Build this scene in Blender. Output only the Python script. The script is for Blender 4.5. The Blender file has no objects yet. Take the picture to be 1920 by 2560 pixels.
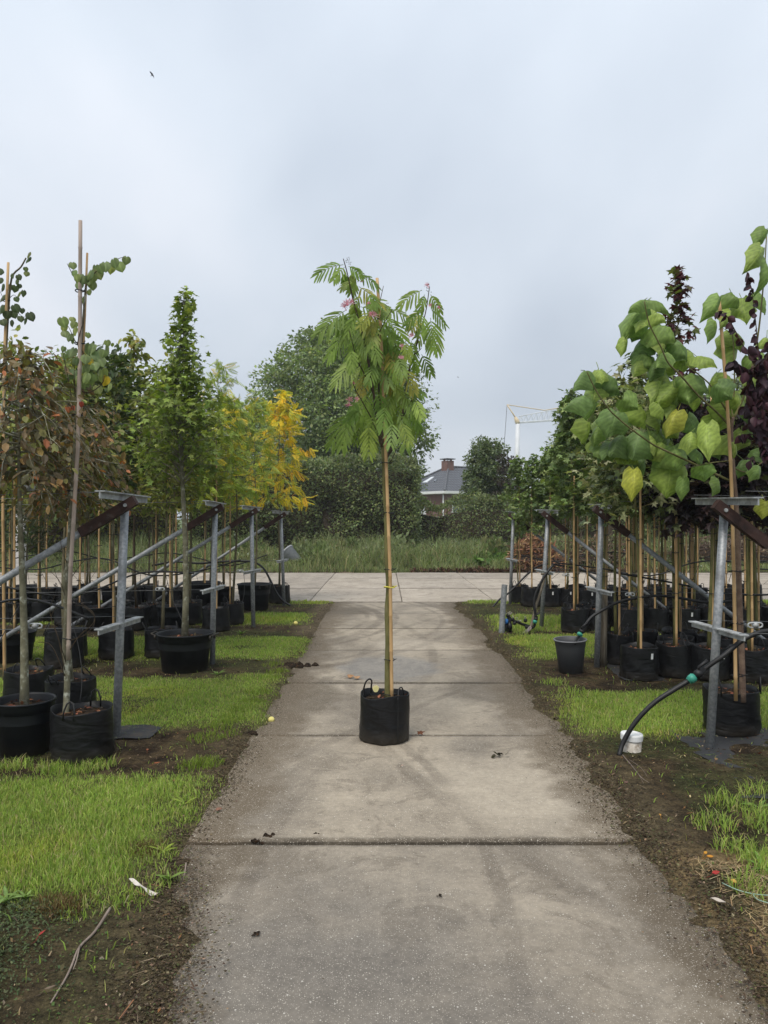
import bpy, math, random
import numpy as np
from mathutils import Vector

sc = bpy.context.scene
C = sc.collection
PI = math.pi

# ---------------------------------------------------------------- camera, sky, sun, exposure
FPX = 1900.0                       # focal length in pixels of the 1920 x 2560 photograph
HOR = 1296.0
CAMZ = 1.65
PITCH = math.atan((HOR - 1280.0) / FPX)
cam_d = bpy.data.cameras.new('camera')
cam = bpy.data.objects.new('camera', cam_d); C.objects.link(cam)
cam.location = (0, 0, CAMZ)
cam.rotation_euler = (PI/2 + PITCH, 0, 0)
cam_d.sensor_fit = 'VERTICAL'
cam_d.sensor_height = 36.0; cam_d.sensor_width = 27.0
cam_d.lens = FPX / 2560.0 * 36.0
cam_d.clip_start = 0.05; cam_d.clip_end = 4000
sc.camera = cam

SUN_EL, SUN_AZ = math.radians(58), math.radians(205)      # high, veiled by cloud, behind and to the left of the camera
world = bpy.data.worlds.new('World'); sc.world = world; world.use_nodes = True
def world_nodes():
    nt = world.node_tree; N = nt.nodes; L = nt.links; N.clear()
    out = N.new('ShaderNodeOutputWorld'); bg = N.new('ShaderNodeBackground')
    sky = N.new('ShaderNodeTexSky'); sky.sky_type = 'NISHITA'; sky.sun_disc = False
    sky.sun_elevation = SUN_EL; sky.sun_rotation = SUN_AZ; sky.dust_density = 2.0
    tc = N.new('ShaderNodeTexCoord')
    sep = N.new('ShaderNodeSeparateXYZ'); L.new(tc.outputs['Generated'], sep.inputs[0])
    mz = N.new('ShaderNodeMath'); mz.operation = 'MAXIMUM'; L.new(sep.outputs['Z'], mz.inputs[0]); mz.inputs[1].default_value = 0.0
    az = N.new('ShaderNodeMath'); az.operation = 'ADD'; L.new(mz.outputs[0], az.inputs[0]); az.inputs[1].default_value = 0.45
    dv = N.new('ShaderNodeVectorMath'); dv.operation = 'DIVIDE'
    cb = N.new('ShaderNodeCombineXYZ')
    for k in range(3): L.new(az.outputs[0], cb.inputs[k])
    L.new(tc.outputs['Generated'], dv.inputs[0]); L.new(cb.outputs[0], dv.inputs[1])
    mp = N.new('ShaderNodeMapping'); mp.inputs['Location'].default_value = (1.6, 0.35, 0.0); mp.inputs['Scale'].default_value = (1.25, 0.8, 1.0)
    mp.inputs['Rotation'].default_value = (0, 0, 0.5)
    L.new(dv.outputs[0], mp.inputs[0])
    n1 = N.new('ShaderNodeTexNoise'); n1.inputs['Scale'].default_value = 1.25; n1.inputs['Detail'].default_value = 4.5; n1.inputs['Roughness'].default_value = 0.42; n1.inputs['Distortion'].default_value = 0.25
    L.new(mp.outputs[0], n1.inputs['Vector'])
    cr = N.new('ShaderNodeValToRGB')
    e = cr.color_ramp.elements
    e[0].position = 0.36; e[0].color = (0.47, 0.525, 0.60, 1)
    e[1].position = 0.64; e[1].color = (0.705, 0.735, 0.79, 1)
    m = cr.color_ramp.elements.new(0.5); m.color = (0.58, 0.635, 0.705, 1)
    L.new(n1.outputs['Fac'], cr.inputs['Fac'])
    # an overcast dome is brighter overhead than at the horizon, the same all round
    mr = N.new('ShaderNodeMapRange'); L.new(mz.outputs[0], mr.inputs['Value'])
    mr.inputs['From Min'].default_value = 0.0; mr.inputs['From Max'].default_value = 1.0
    mr.inputs['To Min'].default_value = 6.0; mr.inputs['To Max'].default_value = 11.0
    vm = N.new('ShaderNodeVectorMath'); vm.operation = 'SCALE'; L.new(cr.outputs['Color'], vm.inputs[0]); L.new(mr.outputs[0], vm.inputs['Scale'])
    mx = N.new('ShaderNodeMix'); mx.data_type = 'RGBA'; mx.inputs['Factor'].default_value = 0.94
    L.new(sky.outputs[0], mx.inputs['A']); L.new(vm.outputs[0], mx.inputs['B'])
    bg.inputs['Strength'].default_value = 0.1
    L.new(mx.outputs['Result'], bg.inputs['Color']); L.new(bg.outputs[0], out.inputs[0])
world_nodes()
sun_d = bpy.data.lights.new('sun', 'SUN'); sun_d.energy = 1.5; sun_d.angle = math.radians(24); sun_d.color = (1.0, 0.93, 0.84)
sun = bpy.data.objects.new('sun', sun_d); C.objects.link(sun)
_d = Vector((math.sin(SUN_AZ)*math.cos(SUN_EL), math.cos(SUN_AZ)*math.cos(SUN_EL), math.sin(SUN_EL)))
sun.rotation_euler = _d.to_track_quat('Z', 'Y').to_euler()
sun.location = (0, 0, 30)
vs = sc.view_settings
vs.view_transform = 'Standard'; vs.look = 'None'; vs.exposure = 0.76; vs.gamma = 1.0; vs.use_curve_mapping = False
sc.render.film_transparent = False
try:
    sc.cycles.max_bounces = 6; sc.cycles.diffuse_bounces = 3; sc.cycles.transmission_bounces = 4
    sc.cycles.use_denoising = True
except Exception: pass

# ---------------------------------------------------------------- measuring helpers
DS = 1920.0 / 1659.0
ca_, sa_ = math.cos(PITCH), math.sin(PITCH)
def P(px, py, Y):
    """photo pixel (1920 x 2560) seen at distance Y -> point in the place"""
    u = (px - 960.0)/FPX; v = (1280.0 - py)/FPX
    d = Vector((u, ca_ - sa_*v, sa_ + ca_*v)); t = Y/d.y
    return Vector((d.x*t, Y, CAMZ + d.z*t))
def PD(px, py, Y): return P(px*DS, py*DS, Y)
def GD(px, py, z=0.0):
    v = (1280.0 - py*DS)/FPX
    d = Vector(((px*DS-960)/FPX, ca_ - sa_*v, sa_ + ca_*v)); t = (z-CAMZ)/d.z
    return Vector((d.x*t, d.y*t, z))
def ZM(ox, oy, s):
    return lambda x, y, Y: P(ox + x*s, oy + y*s, Y)

# ---------------------------------------------------------------- noise in numpy
def _h(ix, iy, s):
    n = (ix.astype(np.int64)*374761393 + iy.astype(np.int64)*668265263 + s*69069) & 0x7fffffff
    n = (n ^ (n >> 13)) * 1274126177 & 0x7fffffff
    return ((n ^ (n >> 16)) & 0xffff) / 65535.0
def vnoise(x, y, s=0):
    x = np.asarray(x, float); y = np.asarray(y, float)
    ix = np.floor(x); iy = np.floor(y); fx = x-ix; fy = y-iy
    fx = fx*fx*(3-2*fx); fy = fy*fy*(3-2*fy)
    a = _h(ix, iy, s); b = _h(ix+1, iy, s); c = _h(ix, iy+1, s); d = _h(ix+1, iy+1, s)
    return (a*(1-fx)+b*fx)*(1-fy) + (c*(1-fx)+d*fx)*fy
def fbm(x, y, s=0, o=4):
    r = 0; a = 0.5; t = 0
    for k in range(o):
        r = r + a*vnoise(x*2**k, y*2**k, s+k*17); t += a; a *= 0.5
    return r/t
def sst(e0, e1, x):
    t = np.clip((x-e0)/(e1-e0), 0, 1); return t*t*(3-2*t)

# ---------------------------------------------------------------- mesh building
def nrm(a): return a/np.maximum(np.linalg.norm(a, axis=-1, keepdims=True), 1e-9)
class MB:
    def __init__(s): s.v = []; s.f = []; s.c = []; s.n = 0; s.cols = False
    def add(s, V, F, col=None):
        V = np.asarray(V, float).reshape(-1, 3)
        by = {}
        if isinstance(F, np.ndarray): by[F.shape[1]] = F
        else:
            for f in F: by.setdefault(len(f), []).append(f)
        for k, fs in by.items(): s.f.append(np.asarray(fs, np.int64)+s.n)
        s.v.append(V); s.n += len(V)
        if col is not None: s.cols = True
        c = np.ones((len(V), 3))*0.5 if col is None else np.broadcast_to(np.asarray(col, float), (len(V), 3))
        s.c.append(c); return s
    def tube(s, pts, r, n=8, cap=True, col=None):
        P_ = np.array([tuple(p) for p in pts], float); m = len(P_)
        R = np.broadcast_to(np.asarray(r, float), (m,)) if np.ndim(r) else np.full(m, float(r))
        T = np.zeros_like(P_); T[1:-1] = P_[2:]-P_[:-2]; T[0] = P_[1]-P_[0]; T[-1] = P_[-1]-P_[-2]; T = nrm(T)
        a = np.array([1., 0, 0]) if abs(T[0][0]) < .8 else np.array([0, 1., 0])
        u = nrm(np.cross(T[0], a)); V = []
        ang = np.arange(n)*2*PI/n; cs = np.cos(ang)[:, None]; sn = np.sin(ang)[:, None]
        for i in range(m):
            u = nrm(u - T[i]*np.dot(u, T[i])); w = np.cross(T[i], u)
            V.append(P_[i] + R[i]*(cs*u + sn*w))
        V = np.concatenate(V); F = []
        for i in range(m-1):
            for j in range(n): F.append((i*n+j, i*n+(j+1) % n, (i+1)*n+(j+1) % n, (i+1)*n+j))
        if cap: F.append(tuple(range(n-1, -1, -1))); F.append(tuple((m-1)*n+j for j in range(n)))
        return s.add(V, F, col)
    def box(s, c, d, rot=None, col=None, bev=0.0):
        x, y, z = d[0]/2, d[1]/2, d[2]/2
        if bev <= 0:
            V = np.array([(i, j, k) for k in (-z, z) for j in (-y, y) for i in (-x, x)])
            F = [(0, 2, 3, 1), (4, 5, 7, 6), (0, 1, 5, 4), (2, 6, 7, 3), (0, 4, 6, 2), (1, 3, 7, 5)]
        else:
            b = bev; pr = []
            for zz, ins in ((-z, b), (-z+b, 0), (z-b, 0), (z, b)):
                X, Y = x-ins, y-ins
                q = b*.6 if ins == 0 else b*.3
                pr.append([(X-q, -Y, zz), (X, -Y+q, zz), (X, Y-q, zz), (X-q, Y, zz), (-X+q, Y, zz), (-X, Y-q, zz), (-X, -Y+q, zz), (-X+q, -Y, zz)])
            V = np.array(sum(pr, [])); F = []
            for r_ in range(3):
                for j in range(8): F.append((r_*8+j, r_*8+(j+1) % 8, (r_+1)*8+(j+1) % 8, (r_+1)*8+j))
            F.append(tuple(range(7, -1, -1))); F.append(tuple(range(24, 32)))
        if rot is not None: V = V @ np.array(rot.to_matrix()).T
        return s.add(V+np.array(tuple(c)), F, col)
    def lathe(s, prof, n=24, c=(0, 0, 0), col=None, wob=None, closed=False):
        m = len(prof); ang = np.arange(n)*2*PI/n; V = []
        for i, (r, z) in enumerate(prof):
            rr = np.full(n, r, float); zz = np.full(n, z, float)
            if wob is not None:
                rr, zz = wob(i, ang, rr, zz)
            V.append(np.stack([rr*np.cos(ang), rr*np.sin(ang), zz], 1))
        V = np.concatenate(V) + np.array(tuple(c)); F = []
        for i in range(m-1):
            for j in range(n): F.append((i*n+j, i*n+(j+1) % n, (i+1)*n+(j+1) % n, (i+1)*n+j))
        if closed: F.append(tuple(range(n-1, -1, -1))); F.append(tuple((m-1)*n+j for j in range(n)))
        return s.add(V, F, col)
    def mesh(s, name, m, smooth=True, off=None):
        V = np.concatenate(s.v) if s.v else np.zeros((0, 3))
        if off is not None: V = V-np.array(tuple(off))
        me = bpy.data.meshes.new(name)
        me.vertices.add(len(V)); me.vertices.foreach_set('co', V.astype(np.float32).ravel())
        li = np.concatenate([f.ravel() for f in s.f]); tot = np.concatenate([np.full(len(f), f.shape[1]) for f in s.f])
        st = np.concatenate([[0], np.cumsum(tot)[:-1]])
        me.loops.add(len(li)); me.loops.foreach_set('vertex_index', li.astype(np.int32))
        me.polygons.add(len(tot)); me.polygons.foreach_set('loop_start', st.astype(np.int32))
        me.polygons.foreach_set('use_smooth', np.full(len(tot), bool(smooth)))
        if s.cols:
            ca = me.color_attributes.new('Col', 'FLOAT_COLOR', 'POINT')
            col = np.concatenate(s.c); ca.data.foreach_set('color', np.concatenate([col, np.ones((len(col), 1))], 1).astype(np.float32).ravel())
        me.update(calc_edges=True); me.materials.append(m)
        return me
    def build(s, name, m, parent=None, smooth=True, at=None):
        """at: base point of a top-level mesh; vertices are given in place coordinates.  With a parent the vertices are given in place
        coordinates too and moved to the parent's own."""
        off = at if at is not None else (parent.location if parent is not None and parent.parent is None else None)
        if parent is not None and parent.parent is not None: off = Vector(parent.parent.location)+Vector(parent.location)
        o = bpy.data.objects.new(name, s.mesh(name, m, smooth, off)); C.objects.link(o)
        if parent is not None: o.parent = parent
        elif at is not None: o.location = at
        return o
    def local(s, name, m, parent=None, smooth=True, loc=None):
        o = bpy.data.objects.new(name, s.mesh(name, m, smooth)); C.objects.link(o)
        if parent is not None: o.parent = parent
        if loc is not None: o.location = loc
        return o

def tag(o, label=None, cat=None, group=None, kind=None):
    if label: o['label'] = label
    if cat: o['category'] = cat
    if group: o['group'] = group
    if kind: o['kind'] = kind
    return o
def thing(name, label, cat, loc=(0, 0, 0), group=None):
    o = bpy.data.objects.new(name, None); C.objects.link(o); o.location = loc; o.empty_display_size = .2
    return tag(o, label, cat, group)
def copy_part(src, parent):
    c = src.copy(); C.objects.link(c); c.parent = parent; return c

# ---------------------------------------------------------------- materials
def newmat(name):
    m = bpy.data.materials.new(name); m.use_nodes = True
    nt = m.node_tree; b = nt.nodes['Principled BSDF']
    return m, nt.nodes, nt.links, b
def mixc(N, L, fac, a, b, mode='MIX'):
    mx = N.new('ShaderNodeMix'); mx.data_type = 'RGBA'; mx.blend_type = mode
    if isinstance(fac, (int, float)): mx.inputs['Factor'].default_value = fac
    else: L.new(fac, mx.inputs['Factor'])
    for k, q in (('A', a), ('B', b)):
        if isinstance(q, tuple): mx.inputs[k].default_value = (*q[:3], 1)
        else: L.new(q, mx.inputs[k])
    return mx.outputs['Result']
def noise(N, L, vec, scale, detail=5, rough=.55, dist=0.0):
    n = N.new('ShaderNodeTexNoise'); n.inputs['Scale'].default_value = scale; n.inputs['Detail'].default_value = detail
    n.inputs['Roughness'].default_value = rough; n.inputs['Distortion'].default_value = dist
    if vec is not None: L.new(vec, n.inputs['Vector'])
    return n.outputs['Fac']
def ramp(N, L, fac, p0, p1, c0=(0, 0, 0), c1=(1, 1, 1)):
    r = N.new('ShaderNodeValToRGB'); e = r.color_ramp.elements
    e[0].position = p0; e[0].color = (*c0, 1); e[1].position = p1; e[1].color = (*c1, 1)
    L.new(fac, r.inputs['Fac']); return r.outputs['Color']
def bump(N, L, b, h, strength, dist=0.01):
    bp = N.new('ShaderNodeBump'); bp.inputs['Strength'].default_value = strength; bp.inputs['Distance'].default_value = dist
    L.new(h, bp.inputs['Height']); L.new(bp.outputs[0], b.inputs['Normal'])
def coords(N, L, kind='Object', scale=None):
    t = N.new('ShaderNodeTexCoord'); o = t.outputs[kind]
    if scale:
        mp = N.new('ShaderNodeMapping'); mp.inputs['Scale'].default_value = scale; L.new(o, mp.inputs[0]); o = mp.outputs[0]
    return o
def pm(name, c1, c2, scale=8, rough=.7, bmp=0.0, bscale=None, metal=0.0, spec=.3, detail=6, stretch=None, bdist=.01, lo=.35, hi=.65, third=None, tscale=2.0, tlo=.5, thi=.65, ior=None):
    m, N, L, b = newmat(name); co = coords(N, L, 'Object', stretch)
    n = noise(N, L, co, scale, detail); c = mixc(N, L, ramp(N, L, n, lo, hi), c1, c2)
    if third: c = mixc(N, L, ramp(N, L, noise(N, L, co, tscale, 6, .6), tlo, thi), c, third)
    L.new(c, b.inputs['Base Color'])
    b.inputs['Roughness'].default_value = rough; b.inputs['Metallic'].default_value = metal; b.inputs['Specular IOR Level'].default_value = spec
    if bmp: bump(N, L, b, noise(N, L, co, bscale or scale*3, 5), bmp, bdist)
    return m
def leafmat(name, trans=.3, rough=.5, spec=.25, tcol=(1.25, 1.3, .55)):
    m, N, L, b = newmat(name)
    a = N.new('ShaderNodeAttribute'); a.attribute_name = 'Col'
    b.inputs['Roughness'].default_value = rough; b.inputs['Specular IOR Level'].default_value = spec
    co = coords(N, L, 'Object'); v = noise(N, L, co, 35, 3)
    c = mixc(N, L, 1.0, a.outputs['Color'], ramp(N, L, v, .3, .7, (.78, .8, .75), (1.16, 1.14, 1.1)), 'MULTIPLY')
    L.new(c, b.inputs['Base Color'])
    t = N.new('ShaderNodeBsdfTranslucent'); L.new(mixc(N, L, 1.0, c, tcol, 'MULTIPLY'), t.inputs['Color'])
    ms = N.new('ShaderNodeMixShader'); ms.inputs[0].default_value = trans
    L.new(b.outputs[0], ms.inputs[1]); L.new(t.outputs[0], ms.inputs[2])
    L.new(ms.outputs[0], N['Material Output'].inputs['Surface'])
    return m
M = {}
M['leaf'] = leafmat('leaf')
M['leaf_far'] = leafmat('leaf_far', .35, .5, .35)
M['leaf_big'] = leafmat('leaf_big', .30, .5, .25, (1.05, 1.3, .6))
M['grass'] = leafmat('grass_blade', .35, .6, .15, (1.15, 1.25, .7))
M['litter'] = leafmat('litter', .08, .85, .1, (1, 1, 1))
M['galv'] = pm('galvanised_steel', (.20, .215, .225), (.34, .355, .365), 45, .52, .08, 60, .35, .4, third=(.15, .155, .155), tscale=7, tlo=.5, thi=.72)
M['tbar'] = pm('weathered_steel_bar', (.30, .32, .33), (.46, .48, .48), 22, .6, .1, 50, .25, .35, third=(.12, .11, .10), tscale=9, tlo=.5, thi=.75)
M['rust'] = pm('rusty_steel', (.032, .020, .018), (.062, .034, .028), 18, .8, .3, 60, .1, .2, third=(.15, .13, .12), tscale=11, tlo=.58, thi=.8)
def bagmat(name, base, base2, dust, rough=.42):
    m, N, L, b = newmat(name); co = coords(N, L, 'Object')
    c = mixc(N, L, noise(N, L, co, 9, 5), base, base2)
    sp = ramp(N, L, noise(N, L, co, 5, 8, .7), .56, .82)
    c = mixc(N, L, sp, c, dust)
    s3 = N.new('ShaderNodeSeparateXYZ'); L.new(co, s3.inputs[0])
    mr = N.new('ShaderNodeMapRange'); L.new(s3.outputs['Z'], mr.inputs['Value']); mr.inputs['From Min'].default_value = .11; mr.inputs['From Max'].default_value = .0
    mud = N.new('ShaderNodeMath'); mud.operation = 'MULTIPLY'; L.new(mr.outputs[0], mud.inputs[0]); L.new(noise(N, L, co, 22, 6, .7), mud.inputs[1])
    c = mixc(N, L, mud.outputs[0], c, (.06, .05, .037))
    L.new(c, b.inputs['Base Color']); b.inputs['Roughness'].default_value = rough; b.inputs['Specular IOR Level'].default_value = .30
    mp = N.new('ShaderNodeMapping'); mp.inputs['Scale'].default_value = (4, 4, 11); L.new(co, mp.inputs[0])
    bump(N, L, b, noise(N, L, mp.outputs[0], 1.0, 3, .5, 1.2), .5, .02)
    return m
M['bag'] = bagmat('woven_black_bag', (.0032, .0034, .0040), (.0065, .0068, .0075), (.017, .0175, .018), .46)
M['plastic'] = bagmat('black_plastic_pot', (.006, .0072, .009), (.0095, .011, .0135), (.028, .029, .030), .5)
M['plastic'].node_tree.nodes['Bump'].inputs['Strength'].default_value = .08
M['greypot'] = bagmat('grey_plastic_bucket', (.055, .058, .063), (.07, .073, .078), (.12, .12, .12), .55)
M['greypot'].node_tree.nodes['Bump'].inputs['Strength'].default_value = .06
M['soil'] = pm('potting_soil', (.015, .011, .008), (.042, .029, .019), 40, .95, .9, 90, spec=.1, bdist=.02, third=(.10, .05, .025), tscale=30, tlo=.6, thi=.7)
M['bark'] = pm('tree_bark', (.085, .075, .045), (.165, .145, .085), 14, .85, .6, 60, spec=.15, stretch=(2, 2, .5), third=(.26, .25, .19), tscale=7, tlo=.55, thi=.75)
M['bark_green'] = pm('young_green_bark', (.085, .085, .03), (.17, .16, .06), 10, .75, .5, 50, spec=.2, stretch=(2, 2, .6), third=(.20, .17, .11), tscale=6, tlo=.55, thi=.75)
M['bark_lichen'] = pm('lichen_bark', (.10, .095, .06), (.20, .19, .13), 12, .85, .7, 45, spec=.12, third=(.36, .37, .30), tscale=16, tlo=.54, thi=.66)
M['bark_red'] = pm('red_brown_bark', (.12, .08, .06), (.2, .145, .105), 20, .8, .6, 80, spec=.15)
M['twig'] = pm('dark_twig', (.035, .028, .02), (.075, .055, .035), 20, .85, .2, spec=.15)
M['cane'] = pm('bamboo_cane', (.39, .24, .105), (.50, .34, .165), 8, .55, .1, 40, spec=.35, stretch=(4, 4, .6), third=(.21, .14, .08), tscale=4, tlo=.56, thi=.8)
M['cane_grey'] = pm('weathered_cane', (.30, .235, .19), (.39, .32, .27), 8, .6, .1, 40, spec=.3, stretch=(4, 4, .6), third=(.20, .16, .13), tscale=5, tlo=.55, thi=.8)
M['rubber'] = pm('black_rubber', (.005, .005, .006), (.012, .012, .012), 12, .5, .05, spec=.4)
M['wire'] = pm('steel_wire', (.10, .105, .11), (.17, .175, .18), 30, .5, metal=.5, spec=.4)
M['white'] = pm('white_plastic', (.62, .63, .62), (.74, .75, .74), 15, .5, spec=.35, third=(.42, .39, .33), tscale=9, tlo=.58, thi=.85)
M['dirtywhite'] = pm('muddy_white_plastic', (.42, .38, .32), (.56, .53, .47), 25, .7, .2, 60, spec=.2, third=(.17, .13, .09), tscale=18, tlo=.5, thi=.7)
M['green_plastic'] = pm('green_plastic', (.03, .22, .16), (.05, .29, .21), 12, .45, spec=.4)
M['blue_plastic'] = pm('blue_plastic', (.02, .12, .38), (.04, .17, .46), 12, .45, spec=.4)
M['yellow_tape'] = pm('yellow_tape', (.55, .50, .05), (.66, .60, .1), 12, .6)
M['wood_old'] = pm('weathered_wood', (.085, .07, .05), (.19, .165, .125), 9, .9, .6, 30, spec=.1, stretch=(6, 6, .5), third=(.28, .26, .21), tscale=5, tlo=.55, thi=.7)
M['flower'] = pm('pink_flower', (.60, .20, .26), (.72, .42, .45), 30, .8)
# ---------------------------------------------------------------- the ground: one sheet to the horizon
LS = [(3.2, 4.78), (5.95, 7.85), (8.85, 10.4), (11.7, 13.05), (14.6, 15.02)]      # grass strips between the rows, left
RS = [(2.35, 3.85), (5.75, 7.2), (8.85, 10.6), (11.05, 12.7), (14.65, 15.05)]       # right
def edge_l(y): return -0.985 + .26*sst(4.4, 2.5, y) + .22*(fbm(y*1.3, y*0+3.3, 5, 4)-.5)
def edge_r(y): return 1.36 + .30*(fbm(y*1.0, y*0+7.3, 9, 3)-.5)
def grass_mask(x, y):
    w = .42*(fbm(x*1.5, y*1.5, 21)-.5); w2 = .5*(fbm(x*2.1, y*2.1, 77)-.5)
    m = np.zeros_like(x)
    for k, (a, b) in enumerate(LS):
        xe = -1.03 + (.10 if k in (1,) else 0) - (.10 if k == 0 else 0) - (.25 if k == 3 else 0)
        ft = 1-sst(.0, .45, (x-(xe-.35)))*.35
        m = np.maximum(m, sst(-.16, .20, (y+w-a)*ft)*sst(-.16, .20, (b-(y+w))*ft)*sst(-.14, .22, xe+w2-x))
    for k, (a, b) in enumerate(RS):
        xe = (1.98, 1.50, 1.66, 1.6, 1.55)[k]
        m = np.maximum(m, sst(-.16, .20, y+w-a)*sst(-.16, .20, b-(y+w))*sst(-.15, .26, x-(xe+w2)))
    bare = sst(.60, .72, fbm(x*2.3+9, y*2.3, 31))
    return m*(1-.5*bare)
def ground_z(x, y):
    n = fbm(x*3.2, y*3.2, 1, 4)-.5; n2 = fbm(x*8, y*8, 3, 2)-.5
    lat = np.maximum(edge_l(y)-x, x-edge_r(y))                      # > 0 off the path
    z = -.045 + .062*sst(-.16, .10, lat + .16*n + .09*n2) + .03*n*sst(0, .2, lat) + .012*n2
    road = sst(14.95, 15.25, y + .3*n)*(1-sst(23.0, 23.4, y + .5*n))
    z = z*(1-road) - .05*road
    bank = sst(23.1, 26.0, y)
    z = z + bank*(.34 + .22*(fbm(x*.35, y*.35, 40)-.5))*sst(60, 30, y) * 1.0
    return z
def make_ground():
    def axis(segs):
        out = []
        for a, b, s in segs: out += list(np.arange(a, b-1e-6, s))
        return np.array(out+[segs[-1][1]])
    xs_p = axis([(0, 3.0, .035), (3.0, 6.0, .09), (6.0, 12, .3), (12, 40, 1.4), (40, 120, 10), (120, 900, 130)])
    xs = np.concatenate([-xs_p[:0:-1], xs_p])
    ys = axis([(-40, 0, 8), (0, 1.8, .3), (1.8, 6.2, .03), (6.2, 15.4, .06), (15.4, 22.8, .5), (22.8, 28, .13), (28, 60, 1.6), (60, 200, 14), (200, 1500, 130)])
    X, Y = np.meshgrid(xs, ys); x = X.ravel(); y = Y.ravel(); z = ground_z(x, y)
    g = grass_mask(x, y)
    soil = np.array([.022, .016, .011]); dust = np.array([.10, .078, .054]); moss = np.array([.045, .055, .022]); straw = np.array([.20, .15, .085]); gr = np.array([.13, .165, .045]); tan = np.array([.068, .052, .032])
    n1 = fbm(x*2, y*2, 11); n2 = fbm(x*6, y*6, 12); n3 = fbm(x*25, y*25, 13, 3)
    c = soil[None]*(1-sst(.35, .7, n2))[:, None] + tan[None]*sst(.35, .7, n2)[:, None]
    c = c*(1-.55*sst(.42, .62, n1)[:, None]) + moss*(.55*sst(.42, .62, n1)[:, None])
    lat = np.maximum(edge_l(y)-x, x-edge_r(y))
    nd = (1-sst(.05, .42, lat+.4*(n1-.5)))
    nd = np.maximum(nd, ((y < 3.2) & (x < 0))*(1-sst(.10, .75, lat + .5*(n1-.5))))
    c = c*(1-.85*nd[:, None]) + (dust*.80+moss*.22)*(.85*nd[:, None])
    fl_ = sst(8.5, 12.5, y)*nd*(x < 0); c = c*(1-.7*fl_[:, None]) + np.array([.15, .125, .095])*(.7*fl_[:, None])
    st = sst(1.2, 1.45, x)*sst(2.6, 2.2, x+.5*(n1-.5))*sst(2.2, 2.8, y)*sst(3.9, 3.5, y+.4*(n1-.5))*sst(.36, .55, n2)
    c = c*(1-st[:, None]) + straw*st[:, None]
    dm = sst(-1.25, -1.6, x+.6*(n1-.5))*sst(3.1, 2.9, y); c = c*(1-.8*dm[:, None]) + (moss*.75+soil*.1)*(.8*dm[:, None])
    c = c*(1-.85*g[:, None]) + gr*(.85*g[:, None])
    far = sst(23.2, 25, y); lawn = sst(27, 31, y)*sst(5, 9, np.abs(x))
    c = c*(1-far[:, None]) + (.6*gr+.25*tan)*far[:, None]
    c = c*(1-lawn[:, None]) + np.array([.09, .14, .035])*lawn[:, None]
    c = c*(.72+.56*n3)[:, None]
    nx, ny = len(xs), len(ys)
    i = np.arange(nx-1)[None]+np.arange(ny-1)[:, None]*nx; i = i.ravel()
    mb = MB(); mb.add(np.stack([x, y, z], 1), np.stack([i, i+1, i+1+nx, i+nx], 1), c)
    m, N, L, b = newmat('ground'); a = N.new('ShaderNodeAttribute'); a.attribute_name = 'Col'; co = coords(N, L, 'Object')
    v = noise(N, L, co, 70, 6, .7); cc = mixc(N, L, 1.0, a.outputs['Color'], ramp(N, L, v, .3, .72, (.4, .4, .4), (1.6, 1.55, 1.4)), 'MULTIPLY')
    v2 = noise(N, L, co, 17, 8, .75); cc = mixc(N, L, 1.0, cc, ramp(N, L, v2, .34, .66, (.42, .42, .42), (1.5, 1.45, 1.35)), 'MULTIPLY')
    fl = noise(N, L, co, 190, 3, .5); cc = mixc(N, L, ramp(N, L, fl, .66, .70), cc, (.22, .17, .11))
    L.new(cc, b.inputs['Base Color']); b.inputs['Roughness'].default_value = .95; b.inputs['Specular IOR Level'].default_value = .1
    bump(N, L, b, v2, 1.0, .03)
    tag(mb.build('ground', m), kind='structure')
make_ground()

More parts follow.
